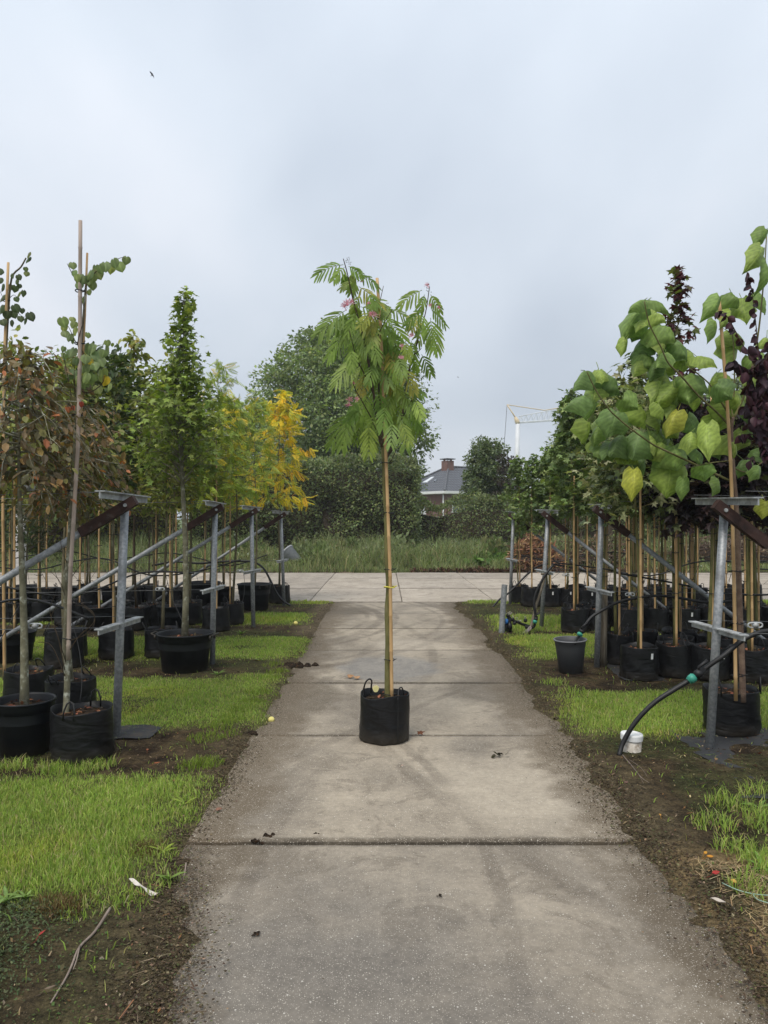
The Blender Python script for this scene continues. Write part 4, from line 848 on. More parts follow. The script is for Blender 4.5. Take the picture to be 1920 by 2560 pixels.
def hose(label, pts, r=.011, name='irrigation_hose', drips=(), seed=0, group='black irrigation hoses along the rows'):
    g = random.Random(seed); pts = [Vector(p) for p in pts]
    # smooth through the points
    q = []
    for i in range(len(pts)-1):
        p0 = pts[max(i-1, 0)]; p1 = pts[i]; p2 = pts[i+1]; p3 = pts[min(i+2, len(pts)-1)]
        for s in range(5):
            t = s/5; q.append(.5*((2*p1)+(p2-p0)*t+(2*p0-5*p1+4*p2-p3)*t*t+(3*p1-p0-3*p2+p3)*t**3))
    q.append(pts[-1])
    root = thing(name, label, 'hose', tuple(q[0]), group); MB().tube(q, r, 8).build('pipe', M['rubber'], root)
    for (i, end) in drips:
        a = q[min(i, len(q)-1)]; e = Vector(end); m = (a+e)/2+Vector((g.uniform(-.12, .12), g.uniform(-.1, .1), g.uniform(-.12, .02)))
        c = [a*(1-t)**2+m*2*t*(1-t)+e*t*t for t in [j/7 for j in range(8)]]; MB().tube(c, .0032, 5).build('drip_line', M['rubber'], root)
    return root
for side, rows, X in ((-1, ROWL, -1.95), (1, ROWR, 2.38)):
    for k, Y in enumerate(rows):
        if side > 0 and k == 0: continue
        sd = 'left' if side < 0 else 'right'; g = random.Random(40+k+side); n = (6, 8, 9, 11)[k]
        pts = [(X+side*(.25+(.62*i)), Y+.3*math.sin(i*1.1+k), .93+.10*math.sin(i*1.7+k)+g.uniform(-.05, .06)) for i in range(n)]
        dr = [(5*i+g.randint(0, 3), (X+side*(.25+.62*i)+g.uniform(-.2, .2), Y+g.choice((-.35, .35)), .36)) for i in range(n-1)]
        hose(f'black irrigation hose strung along the {NTH[k]} {sd} row', pts, .0105, drips=dr, seed=k)
ZR = ZM(1380, 1200, .3255)
h1 = [ZR(515, 2120, 5.25), ZR(545, 2020, 5.28), ZR(640, 1860, 5.28), ZR(780, 1715, 5.28), ZR(930, 1615, 5.28), ZR(1060, 1535, 5.28), ZR(1200, 1430, 5.26), ZR(1330, 1340, 5.24), ZR(1450, 1240, 5.24), ZR(1580, 1175, 5.24), ZR(1700, 1160, 5.25), ZR(1850, 1180, 5.25)]
hr = hose('thick black hose with green coupling arching from white capped pipe', h1, .017, 'supply_hose', seed=9, group=None)
def coupling(root, p0, p1, green):
    p0, p1 = Vector(p0), Vector(p1); d = (p1-p0)
    MB().tube([p0, p0+d*.12, p0+d*.14, p0+d*.46, p0+d*.48, p0+d*.55], [.026, .027, .031, .031, .025, .023], 12).build('coupling', M['green_plastic'] if green else M['rubber'], root)
    MB().tube([p0+d*.55, p0+d*.62, p0+d*.64, p0+d*1.0, p0+d*1.02, p0+d*1.35], [.022, .022, .029, .029, .022, .021], 12).build('valve', M['rubber'], root)
    c = p0+d*.85; MB().tube([c, c+Vector((-.005, -.01, .045)), c+Vector((.055, -.02, .095))], [.009, .009, .012], 8).build('valve_lever', M['rubber'], root)
coupling(hr, ZR(1048, 1545, 5.275), ZR(1140, 1475, 5.27), True)
ZB = ZM(1180, 1240, .2652)
h2 = [ZB(965, 1400, 8.0), ZB(985, 1350, 8.05), ZB(1015, 1310, 8.1), ZB(1070, 1215, 8.12), ZB(1130, 1140, 8.14), ZB(1240, 1070, 8.16), ZB(1380, 1000, 8.2), ZB(1560, 960, 8.2), ZB(1750, 940, 8.25), ZB(1950, 960, 8.25), ZB(2200, 1000, 8.25), ZB(2500, 985, 8.25)]
hr2 = hose('black supply hose rising behind the grey bucket', [GD(1243, 1400)+Vector((0, .1, 0))]+h2, .016, 'supply_hose', seed=10, group=None); coupling(hr2, ZB(1008, 1318, 8.09), ZB(1040, 1268, 8.1), True)
h3 = [(2.45, 11.0, .98), (2.30, 10.95, .80), (2.16, 10.93, .5), ZB(600, 1150, 10.9), ZB(575, 1240, 10.9), ZB(500, 1230, 10.9)]
hr3 = hose('black supply hose hanging down the third right post', h3, .018, 'supply_hose', seed=11, group=None); coupling(hr3, ZB(588, 1200, 10.88), ZB(605, 1150, 10.9), True)
h4 = [ZB(190, 1055, 14.0), ZB(260, 975, 14.1), ZB(345, 915, 14.2), ZB(440, 820, 14.25), ZB(540, 720, 14.3), ZB(620, 665, 14.3), ZB(720, 640, 14.35), ZB(860, 660, 14.4), ZB(1000, 690, 14.4), ZB(1200, 740, 14.4)]
hose('black supply hose climbing from the ground at the farthest right row', h4, .018, 'supply_hose', seed=12, group=None)
ZL = ZM(380, 1200, .2893)
h5 = [ZL(1200, 1085, 14.0), ZL(1140, 1050, 14.0), ZL(1080, 980, 14.0), ZL(1020, 860, 14.0), ZL(960, 760, 14.0), ZL(880, 710, 14.0), ZL(760, 700, 14.0), ZL(600, 705, 14.0), ZL(400, 720, 14.0), ZL(200, 705, 14.0), ZL(0, 740, 14.0)]
hose('black supply hose arching down beside the farthest left post', h5, .019, 'supply_hose', seed=13, group=None)
# ---------------------------------------------------------------- pots
_cache = {}
def cached(key, fn):
    if key not in _cache: _cache[key] = fn()
    return _cache[key]
def bag_mesh(seed):
    g = np.random.default_rng(seed); n = 44; lean = g.uniform(-.02, .02, 2); rs = g.uniform(0, 6.28, 8)
    zs = [0, .004, .018, .05, .085, .12, .155, .19, .225, .26, .30, .325, .333, .335]
    rr = [.165, .182, .192, .195, .196, .195, .194, .194, .194, .194, .193, .192, .192, .190]
    prof = list(zip(rr, zs))+[(.186, .333), (.185, .25)]
    def wob(i, a, r, z):
        zz = prof[i][1]; lowf = max(0, 1-zz/.2)
        w = .0035*np.sin(2*a+rs[0])+.004*np.sin(3*a+rs[1]+zz*9) + lowf*(.006*np.sin(5*a+rs[2]+zz*40)+.005*np.sin(9*a+rs[3]-zz*70)+.004*np.sin(13*a+rs[4]+zz*110)) + .002*np.sin(7*a+rs[5]+zz*30)
        if i in (0, 14, 15): w = w*.6
        top = np.maximum(0, z-.29)/.045
        return r+w, z+top*(.008*np.sin(2*a+rs[6])+.007*np.sin(3*a+rs[7])) if i > 9 else z
    mb = MB(); mb.lathe(prof, n, wob=wob); mb.f.append(np.arange(n)[::-1].reshape(1, -1).copy())
    return mb.mesh('pot', M['bag'])
def bag_handle(seed):
    mb = MB(); mb.tube([(-.035, 0, -.03), (-.034, -.005, .03), (-.02, -.01, .075), (.0, -.012, .09), (.02, -.01, .078), (.034, -.005, .03), (.035, 0, -.03)], .0055, 6); return mb.mesh('handle', M['rubber'])
def pot_mesh(r, h, seed):
    mb = MB(); t = .012
    mb.lathe([(r*.76, 0), (r*.78, 0), (r*.90, h*.78), (r*.905, h*.785), (r*.94, h*.79), (r*.955, h*.95), (r*.96, h*.955), (r*1.0, h*.96), (r*1.005, h*.99), (r*.99, h), (r*.96, h), (r*.93, h*.97), (r*.90, h*.6)], 40)
    mb.f.append(np.arange(40)[::-1].reshape(1, -1).copy()); return mb.mesh('pot', M['plastic'])
def tub_handle(r, h):
    mb = MB(); mb.tube([(-.07, 0, -.01), (-.07, -.035, .0), (-.06, -.05, .008), (.06, -.05, .008), (.07, -.035, .0), (.07, 0, -.01)], .008, 6)
    mb.box((-.07, 0, -.03), (.02, .02, .05)); mb.box((.07, 0, -.03), (.02, .02, .05)); return mb.mesh('handle', M['plastic'])
def soil_mesh(r, seed):
    g = np.random.default_rng(seed); mb = MB(); n = 26
    mb.lathe([(r, 0), (r*.75, .012), (r*.5, .006), (r*.25, .016), (.004, .018)], n, wob=lambda i, a, rr, z: (rr, z+g.uniform(-.006, .010, n)*(i > 0))); return mb.mesh('soil', M['soil'])
def scraps_mesh(r, seed):
    g = np.random.default_rng(seed); mb = MB(); n = 26; a = g.uniform(0, 2*PI, n); q = r*.9*np.sqrt(g.uniform(0, 1, n))
    leafset(mb, 'oval', np.stack([q*np.cos(a), q*np.sin(a), np.full(n, .02)], 1), g.normal(0, 1, (n, 3))*np.array([1, 1, .3]), g.normal(0, .4, (n, 3))+np.array([0, 0, 1]), g.uniform(.02, .055, n), pick([(3, (.16, .06, .035)), (2, (.25, .11, .06)), (2, (.07, .05, .03)), (.6, (.3, .2, .09))], n, g, .3)); return mb.mesh('dead_leaves', M['litter'], False)
def obj(name, me, parent, loc=(0, 0, 0), rot=(0, 0, 0), scale=(1, 1, 1)):
    o = bpy.data.objects.new(name, me); C.objects.link(o); o.parent = parent; o.location = loc; o.rotation_euler = rot; o.scale = scale; return o
def add_pot(root, kind, r, h, seed, handle=True, tagc=None, scraps=True, rot=None):
    """pot, its handles, the soil in it"""
    g = random.Random(seed); rz = g.uniform(0, 6.28) if rot is None else rot
    if kind == 'bag':
        v = seed % 5; p = obj('pot', cached(('bag', v), lambda: bag_mesh(100+v)), root, rot=(0, 0, rz), scale=(r/.194, r/.194, h/.335)); sr = r*.955; sz = h*.84
        if handle:
            for k in (0, 1):
                a = rz+k*PI; obj('handle', cached('bh', lambda: bag_handle(1)), p, (.183*math.cos(a-rz), .183*math.sin(a-rz), .325), (g.uniform(-.9, .6), 0, a-rz+PI/2))
    else:
        p = obj('pot', cached(('pot', round(r, 2), round(h, 2)), lambda: pot_mesh(r, h, seed)), root); sr = r*.915; sz = h*.84
        if kind == 'tub':
            for k in (0, 1):
                a = rz+k*PI; obj('handle', cached('th', lambda: tub_handle(r, h)), p, (r*1.0*math.cos(a), r*1.0*math.sin(a), h*.96), (0, 0, a+PI/2))
    obj('soil', cached(('soil', round(sr, 2), seed % 3), lambda: soil_mesh(sr, seed % 3)), root, (0, 0, sz))
    if scraps: obj('dead_leaves', cached(('scr', round(sr, 1), seed % 4), lambda: scraps_mesh(sr*.9, seed % 4)), root, (0, 0, sz+.004))['kind'] = 'stuff'
    if tagc is not None:
        mb = cached('tag', lambda: MB().box((0, 0, 0), (.026, .003, .058), bev=.001).mesh('price_tag', M['white'], False))
        a = tagc; obj('price_tag', mb, p if kind == 'bag' else root, (.201*math.cos(a-rz), .201*math.sin(a-rz), .255) if kind == 'bag' else (r*math.cos(a), r*math.sin(a), h*.6), (.08, 0, a-rz+PI/2 if kind == 'bag' else a+PI/2))
    return sz
def cane_mb(pts, r, seed=0, mb=None):
    """bamboo cane with swollen nodes"""
    g = random.Random(seed); mb = mb or MB(); P_ = [Vector(p) for p in pts]; L_ = sum((P_[i+1]-P_[i]).length for i in range(len(P_)-1)); out = []; rad = []
    s = 0.0; nodes = []; d = g.uniform(.05, .25)
    while d < L_-.03: nodes.append(d); d += g.uniform(.22, .34)
    stops = sorted([(0.0, 0)]+[(q+o, k) for q in nodes for o, k in ((-.008, 0), (0, 1), (.008, 0))]+[(L_, 0)])
    def at(d):
        for i in range(len(P_)-1):
            l = (P_[i+1]-P_[i]).length
            if d <= l or i == len(P_)-2: return P_[i]+(P_[i+1]-P_[i])*(d/l)
            d -= l
    for q, k in stops: out.append(at(q)); rad.append(r*(1-.12*q/L_)*(1.17 if k else 1))
    return mb.tube(out, rad, 9)
def tie_mb(c, r, w=.008):
    mb = MB(); x, y, z = c; a = np.linspace(0, 2*PI, 13)
    mb.tube([(x+r*1.35*math.cos(t), y+r*math.sin(t), z+.004*math.sin(t*2)) for t in a], w/2, 5, False); mb.tube([(x+r*1.2, y-.01, z), (x+r*1.9, y-.03, z+.012)], w*.4, 4); return mb

# ---------------------------------------------------------------- growing a young tree
def grow(seed, H, z0, prof, nb, tr, tm, ls, pal, nl, rise=.6, droop=.3, twigs=4, spread=.06, leafdrop=-.3, wob=.02, base=.27, mat='leaf', bark='bark', top=26, bright=.5, thin=0):
    g = np.random.default_rng(seed); wood = MB(); n = 11; zz = np.linspace(base, H*.985, n); ph = g.uniform(0, 6, 4)
    tx = wob*(np.sin(zz*2.1+ph[0])-math.sin(base*2.1+ph[0])); ty = wob*(np.sin(zz*1.7+ph[1])-math.sin(base*1.7+ph[1]))
    rad = tr*np.clip(1-((zz-base)/(H-base))**1.2, .12, 1); rad[0] *= 1.15
    wood.tube(np.stack([tx, ty, zz], 1), rad, 9)
    at = lambda z: np.array([np.interp(z, zz, tx), np.interp(z, zz, ty), z])
    PS, DS_, NS, BR = [], [], [], []
    def put(p, d, br):
        PS.append(p); DS_.append(d); NS.append(g.normal(0, .42, 3)+np.array([0, 0, 1])+.3*d); BR.append(br)
    for k in range(nb):
        t = (k+g.uniform(0, 1))/nb; z = z0+(H-z0)*t*.94; az = k*2.39996+g.uniform(-.5, .5); L_ = prof(t)*g.uniform(.65, 1.18); o = np.array([math.cos(az), math.sin(az), 0]); s0 = at(z-.12*L_)
        path = [s0+o*L_*s+np.array([0, 0, L_*(rise*s-droop*s*s)])+g.normal(0, .012, 3)*(s > 0) for s in (0, .25, .5, .75, 1)]
        wood.tube(path, [tr*.34*(1-.4*t), tr*.26, tr*.18, tr*.12, .0022], 5, False); br = g.uniform(1-bright*.5, 1+bright*.5)
        segs = [(path[1], path[-1], path)]
        for j in range(twigs):
            s = g.uniform(.25, .95); i = int(s*4); f = s*4-i; p = path[i]*(1-f)+path[min(i+1, 4)]*f; d = nrm(o*g.uniform(.2, 1)+g.normal(0, .6, 3)+np.array([0, 0, rise*.5-droop*.8])); e = p+d*L_*g.uniform(.25, .5)
            wood.tube([p, (p+e)/2+g.normal(0, .008, 3), e], [.0035, .0028, .0015], 4, False); segs.append((p, e, None))
        for q in range(int(nl*(1-thin*float(sst(.42, .75, t))))):
            a, b, pth = segs[g.integers(0, len(segs))]; s = g.uniform(0, 1.05)
            p = a*(1-s)+b*s if pth is None else pth[min(4, 1+int(s*3))]*(1-(s*3) % 1)+pth[min(4, 2+int(s*3))]*((s*3) % 1)
            p = p+g.normal(0, spread, 3); put(p, nrm(o*.7+g.normal(0, .55, 3)+np.array([0, 0, leafdrop])), br)
    for q in range(top):
        z = H-(H-z0)*.28*g.uniform(0, 1)**1.3; p = at(z)+g.normal(0, spread*.75, 3); put(p, nrm(g.normal(0, .8, 3)+np.array([0, 0, leafdrop+.1])), 1.15)
    n = len(PS); lm = MB(); leafset(lm, tm, np.array(PS), np.array(DS_), np.array(NS), ls*g.uniform(.65, 1.25, n), pick(pal, n, g, .18)*np.array(BR)[:, None])
    return wood.mesh('trunk', M[bark]), lm.mesh('crown', M[mat], False)
cone = lambda r: (lambda t: r*(1.0-.78*t)*min(1, .62+2.2*t))
egg = lambda r: (lambda t: r*math.sin(PI*min(1, .22+.74*t))**.7)
col_ = lambda r: (lambda t: r*(1-.35*t))
PAL = {
 'sweetgum': [(4, (0.1, 0.15, 0.053)), (3, (0.144, 0.206, 0.07)), (2, (0.213, 0.288, 0.1)), (0.6, (0.312, 0.375, 0.15))],
 'varieg': [(3, (0.084, 0.114, 0.042)), (2, (0.12, 0.15, 0.06)), (2.2, (0.408, 0.42, 0.24)), (1.4, (0.288, 0.324, 0.156))],
 'purple': [(4, (0.018, 0.013, 0.015)), (3, (0.03, 0.018, 0.021)), (1, (0.048, 0.028, 0.028)), (0.5, (0.057, 0.063, 0.034))],
 'redtip': [(3, (.085, .018, .022)), (2, (.05, .013, .02)), (1.2, (.10, .10, .035)), (1, (.13, .17, .05))],
 'maple': [(4, (.18, .245, .055)), (3, (.23, .30, .068)), (2, (.29, .36, .09)), (1, (.125, .18, .045))],
 'lime': [(4, (0.235, 0.314, 0.05)), (3, (0.302, 0.381, 0.062)), (1.6, (0.162, 0.23, 0.043)), (1.4, (0.504, 0.459, 0.05)), (0.6, (0.694, 0.515, 0.045))],
 'yellow': [(4, (.70, .52, .03)), (3, (.78, .58, .045)), (2, (.55, .50, .04)), (2.2, (.33, .38, .05)), (.6, (.74, .42, .025))],
 'pale': [(4, (0.264, 0.292, 0.094)), (3, (0.341, 0.352, 0.132)), (2, (0.176, 0.209, 0.066)), (1, (0.374, 0.297, 0.11))],
 'dark': [(4, (0.055, 0.081, 0.034)), (3, (0.078, 0.111, 0.047)), (1.5, (0.124, 0.156, 0.065))],
 'green': [(4, (.165, .20, .055)), (3, (.215, .25, .07)), (2, (.28, .31, .085)), (1, (.32, .30, .085)), (1, (.10, .135, .04))],
 'pine': [(4, (0.072, 0.104, 0.055)), (3, (0.098, 0.137, 0.072)), (1, (0.13, 0.156, 0.078))],
 'copper': [(4, (0.138, 0.102, 0.054)), (3, (0.18, 0.126, 0.066)), (3, (0.102, 0.094, 0.046)), (0.9, (0.36, 0.138, 0.06)), (1.2, (0.384, 0.24, 0.102)), (2.4, (0.18, 0.18, 0.06))],
}
SP = {}
def sp(key, *vars_): SP[key] = vars_
def species(key, v):
    return cached(('sp', key, v), lambda: SP[key][v](v))
sp('sweetgum', *[lambda v, H=H: grow(200+v, H, 1.72, cone(.46), 34, .019, 'maple', .105, PAL['sweetgum'], 26, .75, .35, 4, .05, -.35, bark='bark_green') for H in (3.5, 3.3, 3.65, 3.2)])
sp('varieg', *[lambda v, H=H: grow(220+v, H, 1.68, egg(.46), 30, .019, 'maple', .10, PAL['varieg'], 28, .5, .35, 4, .055, -.45, bark='bark_green') for H in (3.05, 3.3)])
sp('purple', *[lambda v, H=H: grow(240+v, H, 1.62, egg(.44), 30, .02, 'maple', .115, PAL['purple'], 26, .5, .35, 4, .055, -.45, bark='bark_green') for H in (3.0, 2.8)])
sp('redspire', lambda v: grow(250, 4.55, 2.3, cone(.30), 30, .019, 'maple', .095, PAL['redtip'], 16, 1.0, .3, 2, .035, -.3, bark='bark_green', top=40))
sp('maple', lambda v: grow(260, 4.12, 2.02, lambda t: max(.05, .56*min(1, .72+1.6*t)*(1-max(0, t-.12)/.88)**1.35)*(.85+.3*abs(math.sin(t*31))), 92, .036, 'maple', .074, PAL['maple'], 40, .95, .35, 5, .05, -.3, base=.3, bark='bark_lichen', top=16, thin=.72))
sp('lime', *[lambda v, H=H: grow(270+v, H, 1.9, egg(.46), 32, .02, 'frond', .17, PAL['lime'], 13, .5, .4, 3, .04, -.5, bark='bark', bright=.4) for H in (3.95, 3.5)])
sp('yellow', lambda v: grow(280, 4.15, 1.95, lambda t: .52*math.sin(PI*min(1, .3+.66*t))**.6, 34, .02, 'frond', .20, PAL['yellow'], 18, .45, .55, 3, .035, -.75, bark='bark', bright=.3))
sp('pale', lambda v: grow(290, 4.45, 2.3, lambda t: .42*(1-.75*t)*min(1, .6+t), 26, .018, 'oval', .10, PAL['pale'], 30, .9, .3, 3, .04, -.8, bark='twig'))
sp('dark', *[lambda v, H=H: grow(300+v, H, 2.0, egg(.46), 28, .02, 'oval', .115, PAL['dark'], 24, .7, .3, 4, .05, .1, bark='bark') for H in (4.15, 3.6)])
sp('green', *[lambda v, H=H: grow(310+v, H, 1.75, egg(.55), 36, .021, 'oval', .085, PAL['green'], 34, .6, .3, 4, .06, -.25, bark='bark') for H in (3.4, 3.75, 3.1)])
sp('pine', lambda v: grow(320, 3.5, 1.1, cone(.5), 44, .02, 'lance', .13, PAL['pine'], 34, .5, .2, 4, .045, .1, bark='bark'))
sp('copper', lambda v: grow(330, 2.84, 1.95, lambda t: .5*(.9+.2*t) if t < .8 else .38, 50, .03, 'oval', .07, PAL['copper'], 27, .45, 1.05, 5, .05, -.85, bark='bark_lichen', top=40, wob=.03))

def ground_at(px, py, r): p = GD(px, py); return (p.x, p.y+r)
def potted(label, name, xy, pot, r, h, spk, v, seed, cane=True, group=None, tagc=None, ties=2, rot=None, scale=1.0, handle=True, canes=None):
    z = float(ground_z(np.array([xy[0]]), np.array([xy[1]]))[0])
    root = thing(name, label, 'tree', (xy[0], xy[1], z+.002), group); g = random.Random(seed)
    add_pot(root, pot, r, h, seed, handle, tagc)
    t, c = species(spk, v); rz = g.uniform(0, 6.28) if rot is None else rot; ti = (g.uniform(-.012, .012), g.uniform(-.012, .012), rz)
    obj('trunk', t, root, (0, 0, 0), ti, (scale,)*3); o = obj('crown', c, root, (0, 0, 0), ti, (scale,)*3); o['kind'] = 'stuff'
    if cane and not (xy[0] < 0 and g.random() < .45):
        q = seed % 4; H = (2.25, 2.6, 2.4, 2.9)[q]; a = g.uniform(-2.6, -.5) if g.random() < .7 else g.uniform(0, 6.28)
        cm = cached(('cane', q), lambda: cane_mb([(0, 0, .2), (.004, 0, H*.5), (0, 0, H)], .0125, q).mesh('cane', M['cane']))
        cx, cy = .036*math.cos(a), .036*math.sin(a); obj('cane', cm, root, (cx, cy, 0), (g.uniform(-.01, .01), g.uniform(-.01, .01), g.uniform(0, 6)))
        tm_ = cached('tie', lambda: tie_mb((0, 0, 0), .035).mesh('tie', M['rubber']))
        for k in range(ties): obj('tie', tm_, root, (cx*.5, cy*.5, .75+.62*k+g.uniform(-.15, .15)), (0, 0, a))
    return root
ORD = ['first', 'second', 'third', 'fourth', 'fifth', 'sixth', 'seventh', 'eighth', 'ninth', 'tenth', 'eleventh', 'twelfth', 'thirteenth']
KD = {'sweetgum': ('star leaved green', 'sweetgum_tree'), 'varieg': ('cream variegated', 'maple_tree'), 'purple': ('dark purple leaved', 'maple_tree'), 'dark': ('dark green', 'potted_tree'), 'green': ('mid green', 'potted_tree'), 'lime': ('lime green feathery', 'locust_tree'), 'pine': ('fine needled', 'pine_tree'), 'redspire': ('tall narrow red tipped', 'maple_tree')}
def row_tree(xy, spk, v, seed, side, row, line, n, pot='bag', r=.195, h=.335, **kw):
    d, nm = KD[spk]; sd = 'left' if side < 0 else 'right'
    return potted(f'potted {d} tree, {ORD[n]} from path, {line} line of {NTH[row]} {sd} row', nm, xy, pot, r, h, spk, v, seed, group=f'potted trees of the {NTH[row]} {sd} row', **kw)
g = random.Random(77)
# right, second row
for n, (q, s, v) in enumerate((((1343, 1442), 'varieg', 0), ((1394, 1477), 'varieg', 1), ((1473, 1472), 'purple', 0), ((1549, 1478), 'purple', 1), ((1640, 1480), 'purple', 0))):
    row_tree(ground_at(*q, .19), s, v, 400+n, 1, 1, 'front', n, r=(.185, .19, .19, .19, .2)[n], tagc=-1.2 if n in (1, 3) else None, handle=n % 2 == 0)
for n, x in enumerate((2.98, 3.42, 3.9, 4.35)):
    s = ('varieg', 'redspire', 'purple', 'purple')[n]; row_tree((x, 8.82+g.uniform(-.06, .06)), s, 0, 420+n, 1, 1, 'rear', n, tagc=-1.9 if n == 0 else None)
for n, x in enumerate((3.2, 3.66, 4.12)): row_tree((x, 8.4+g.uniform(-.06, .06)), ('purple', 'purple', 'varieg')[n], n % 2, 430+n, 1, 1, 'middle', n)
for n, x in enumerate((3.3, 3.75, 4.2, 4.65, 5.1)): row_tree((x, 11.42+g.uniform(-.06, .06)), ('sweetgum', 'sweetgum', 'varieg', 'purple', 'sweetgum')[n], n % 2, 435+n, 1, 2, 'middle', n)
# right, third row
for n, x in enumerate((2.76, 3.13, 3.55, 3.98, 4.4, 4.82, 5.25, 5.7)):
    s = ('sweetgum', 'sweetgum', 'sweetgum', 'varieg', 'purple', 'sweetgum', 'purple', 'purple')[n]; row_tree((x, 11.1+g.uniform(-.1, .1)), s, n % len(SP[s]), 440+n, 1, 2, 'front', n, tagc=-1.5 if n in (1, 4) else None)
for n, x in enumerate((2.95, 3.4, 3.85, 4.3, 4.75, 5.2, 5.65)):
    s = ('sweetgum', 'sweetgum', 'sweetgum', 'sweetgum', 'purple', 'sweetgum', 'purple')[n]; row_tree((x, 11.75+g.uniform(-.08, .08)), s, (n+1) % len(SP[s]), 460+n, 1, 2, 'rear', n)
# right, farthest row
for n, x in enumerate((2.75, 3.08, 3.42, 3.78, 4.15, 4.55, 4.95, 5.4, 5.85, 6.3, 6.8)):
    s = 'sweetgum' if n < 8 else 'dark'; row_tree((x, 14.15+g.uniform(-.1, .1)), s, n % len(SP[s]), 480+n, 1, 3, 'front', n, scale=(.80, .9, 1, 1, 1.05, 1.05, 1.05, 1.05, 1, 1, 1)[n], tagc=-1.5 if n in (1, 2, 3, 4) else None)
for n, x in enumerate((2.62, 3.2, 3.75, 4.3, 4.85, 5.4, 6.0, 6.6, 7.2)):
    s = 'sweetgum' if n < 6 else 'green'; row_tree((x, 14.85+g.uniform(-.08, .08)), s, (n+2) % len(SP[s]), 500+n, 1, 3, 'rear', n, scale=(.78, .92, 1.05, 1.08, 1.08, 1.08, 1, 1, 1)[n])
# left, single trees one can tell apart
potted('field maple with dense green spired crown in wide black tub', 'maple_tree', ground_at(383, 1463, .30), 'tub', .305, .40, 'maple', 0, 520, cane=False, rot=.4)
potted('tree with yellow green crown in tall bag behind the bare twigs', 'potted_tree', ground_at(122, 1450, .2), 'bag', .205, .40, 'green', 0, 521)
row_tree((-4.25, 8.75), 'green', 1, 522, -1, 1, 'rear', 0, 'pot', .24, .33); row_tree((-3.15, 8.95), 'dark', 1, 523, -1, 1, 'rear', 1); row_tree((-3.72, 9.0), 'green', 2, 562, -1, 1, 'rear', 2); row_tree((-2.62, 9.0), 'green', 1, 563, -1, 1, 'rear', 3, scale=.95)
potted('pine with fine grey green needles at far left of third row', 'pine_tree', ground_at(35, 1352, .2), 'pot', .22, .33, 'pine', 0, 524, cane=False)
potted('glossy dark leaved magnolia in round plastic pot, third left row', 'magnolia_tree', ground_at(202, 1369, .23), 'pot', .235, .34, 'dark', 0, 525)
potted('dogwood with sparse drooping pale yellow green leaves on thin stem', 'dogwood_tree', ground_at(286, 1366, .19), 'bag', .2, .33, 'pale', 0, 526)
potted('mid green tree in ribbed plastic pot behind the wide tub', 'potted_tree', ground_at(363, 1371, .22), 'pot', .225, .37, 'green', 2, 527)
potted('small lime green tree in a dark bag left of second post', 'locust_tree', ground_at(403, 1354, .19), 'bag', .19, .35, 'lime', 1, 528)
potted('lime green feathery tree on reddish cane behind the second left post', 'locust_tree', ground_at(460, 1369, .19), 'bag', .195, .34, 'lime', 0, 529, rot=2.0)
potted('yellowing feathery locust in bag between second and third left posts', 'locust_tree', ground_at(497, 1353, .17), 'bag', .18, .33, 'lime', 1, 530)
for n, q in enumerate(((75, 1350), (135, 1356), (245, 1356), (325, 1356))): row_tree(ground_at(*q, .19), ('green', 'dark', 'green', 'green')[n], n % 2, 535+n, -1, 2, 'rear', n)
potted('bright yellow feathery locust tree above the farthest left post', 'locust_tree', ground_at(600, 1307, .2), 'bag', .205, .34, 'yellow', 0, 540, rot=.9)
potted('lime and yellow locust tree in wide black tub, farthest left row', 'locust_tree', ground_at(543, 1323, .30), 'tub', .31, .46, 'lime', 0, 541, rot=4.0)
potted('green tree in wide tub behind the second left post', 'potted_tree', ground_at(432, 1316, .29), 'tub', .31, .46, 'green', 1, 542)
for n, (q, s) in enumerate((((478, 1312), 'lime'), ((375, 1312), 'green'), ((330, 1311), 'dark'), ((280, 1312), 'green'), ((232, 1311), 'green'), ((185, 1312), 'dark'), ((135, 1312), 'green'), ((90, 1313), 'green'), ((42, 1312), 'pine'), ((0, 1312), 'green'))):
    row_tree(ground_at(*q, .2), s, n % len(SP[s]), 545+n, -1, 3, 'front', n, 'bag' if n % 4 else 'pot')
for n, (q, s, v) in enumerate((((-4.1, 12.0), 'lime', 0), ((-5.0, 12.1), 'green', 1), ((-3.1, 12.05), 'lime', 1), ((-5.9, 12.0), 'lime', 0), ((-6.6, 12.1), 'green', 0))): row_tree(q, s, v, 570+n, -1, 2, 'back', n)
potted('second pale yellow green dogwood, behind the round leaved sapling', 'dogwood_tree', (-4.72, 11.75), 'bag', .195, .335, 'pale', 0, 576, rot=2.2, scale=.97)
for n, x in enumerate((-3.4, -4.6, -5.8, -7.0)): row_tree((x, 14.85), ('green', 'dark', 'green', 'green')[n], n % 2, 560+n, -1, 3, 'rear', n)
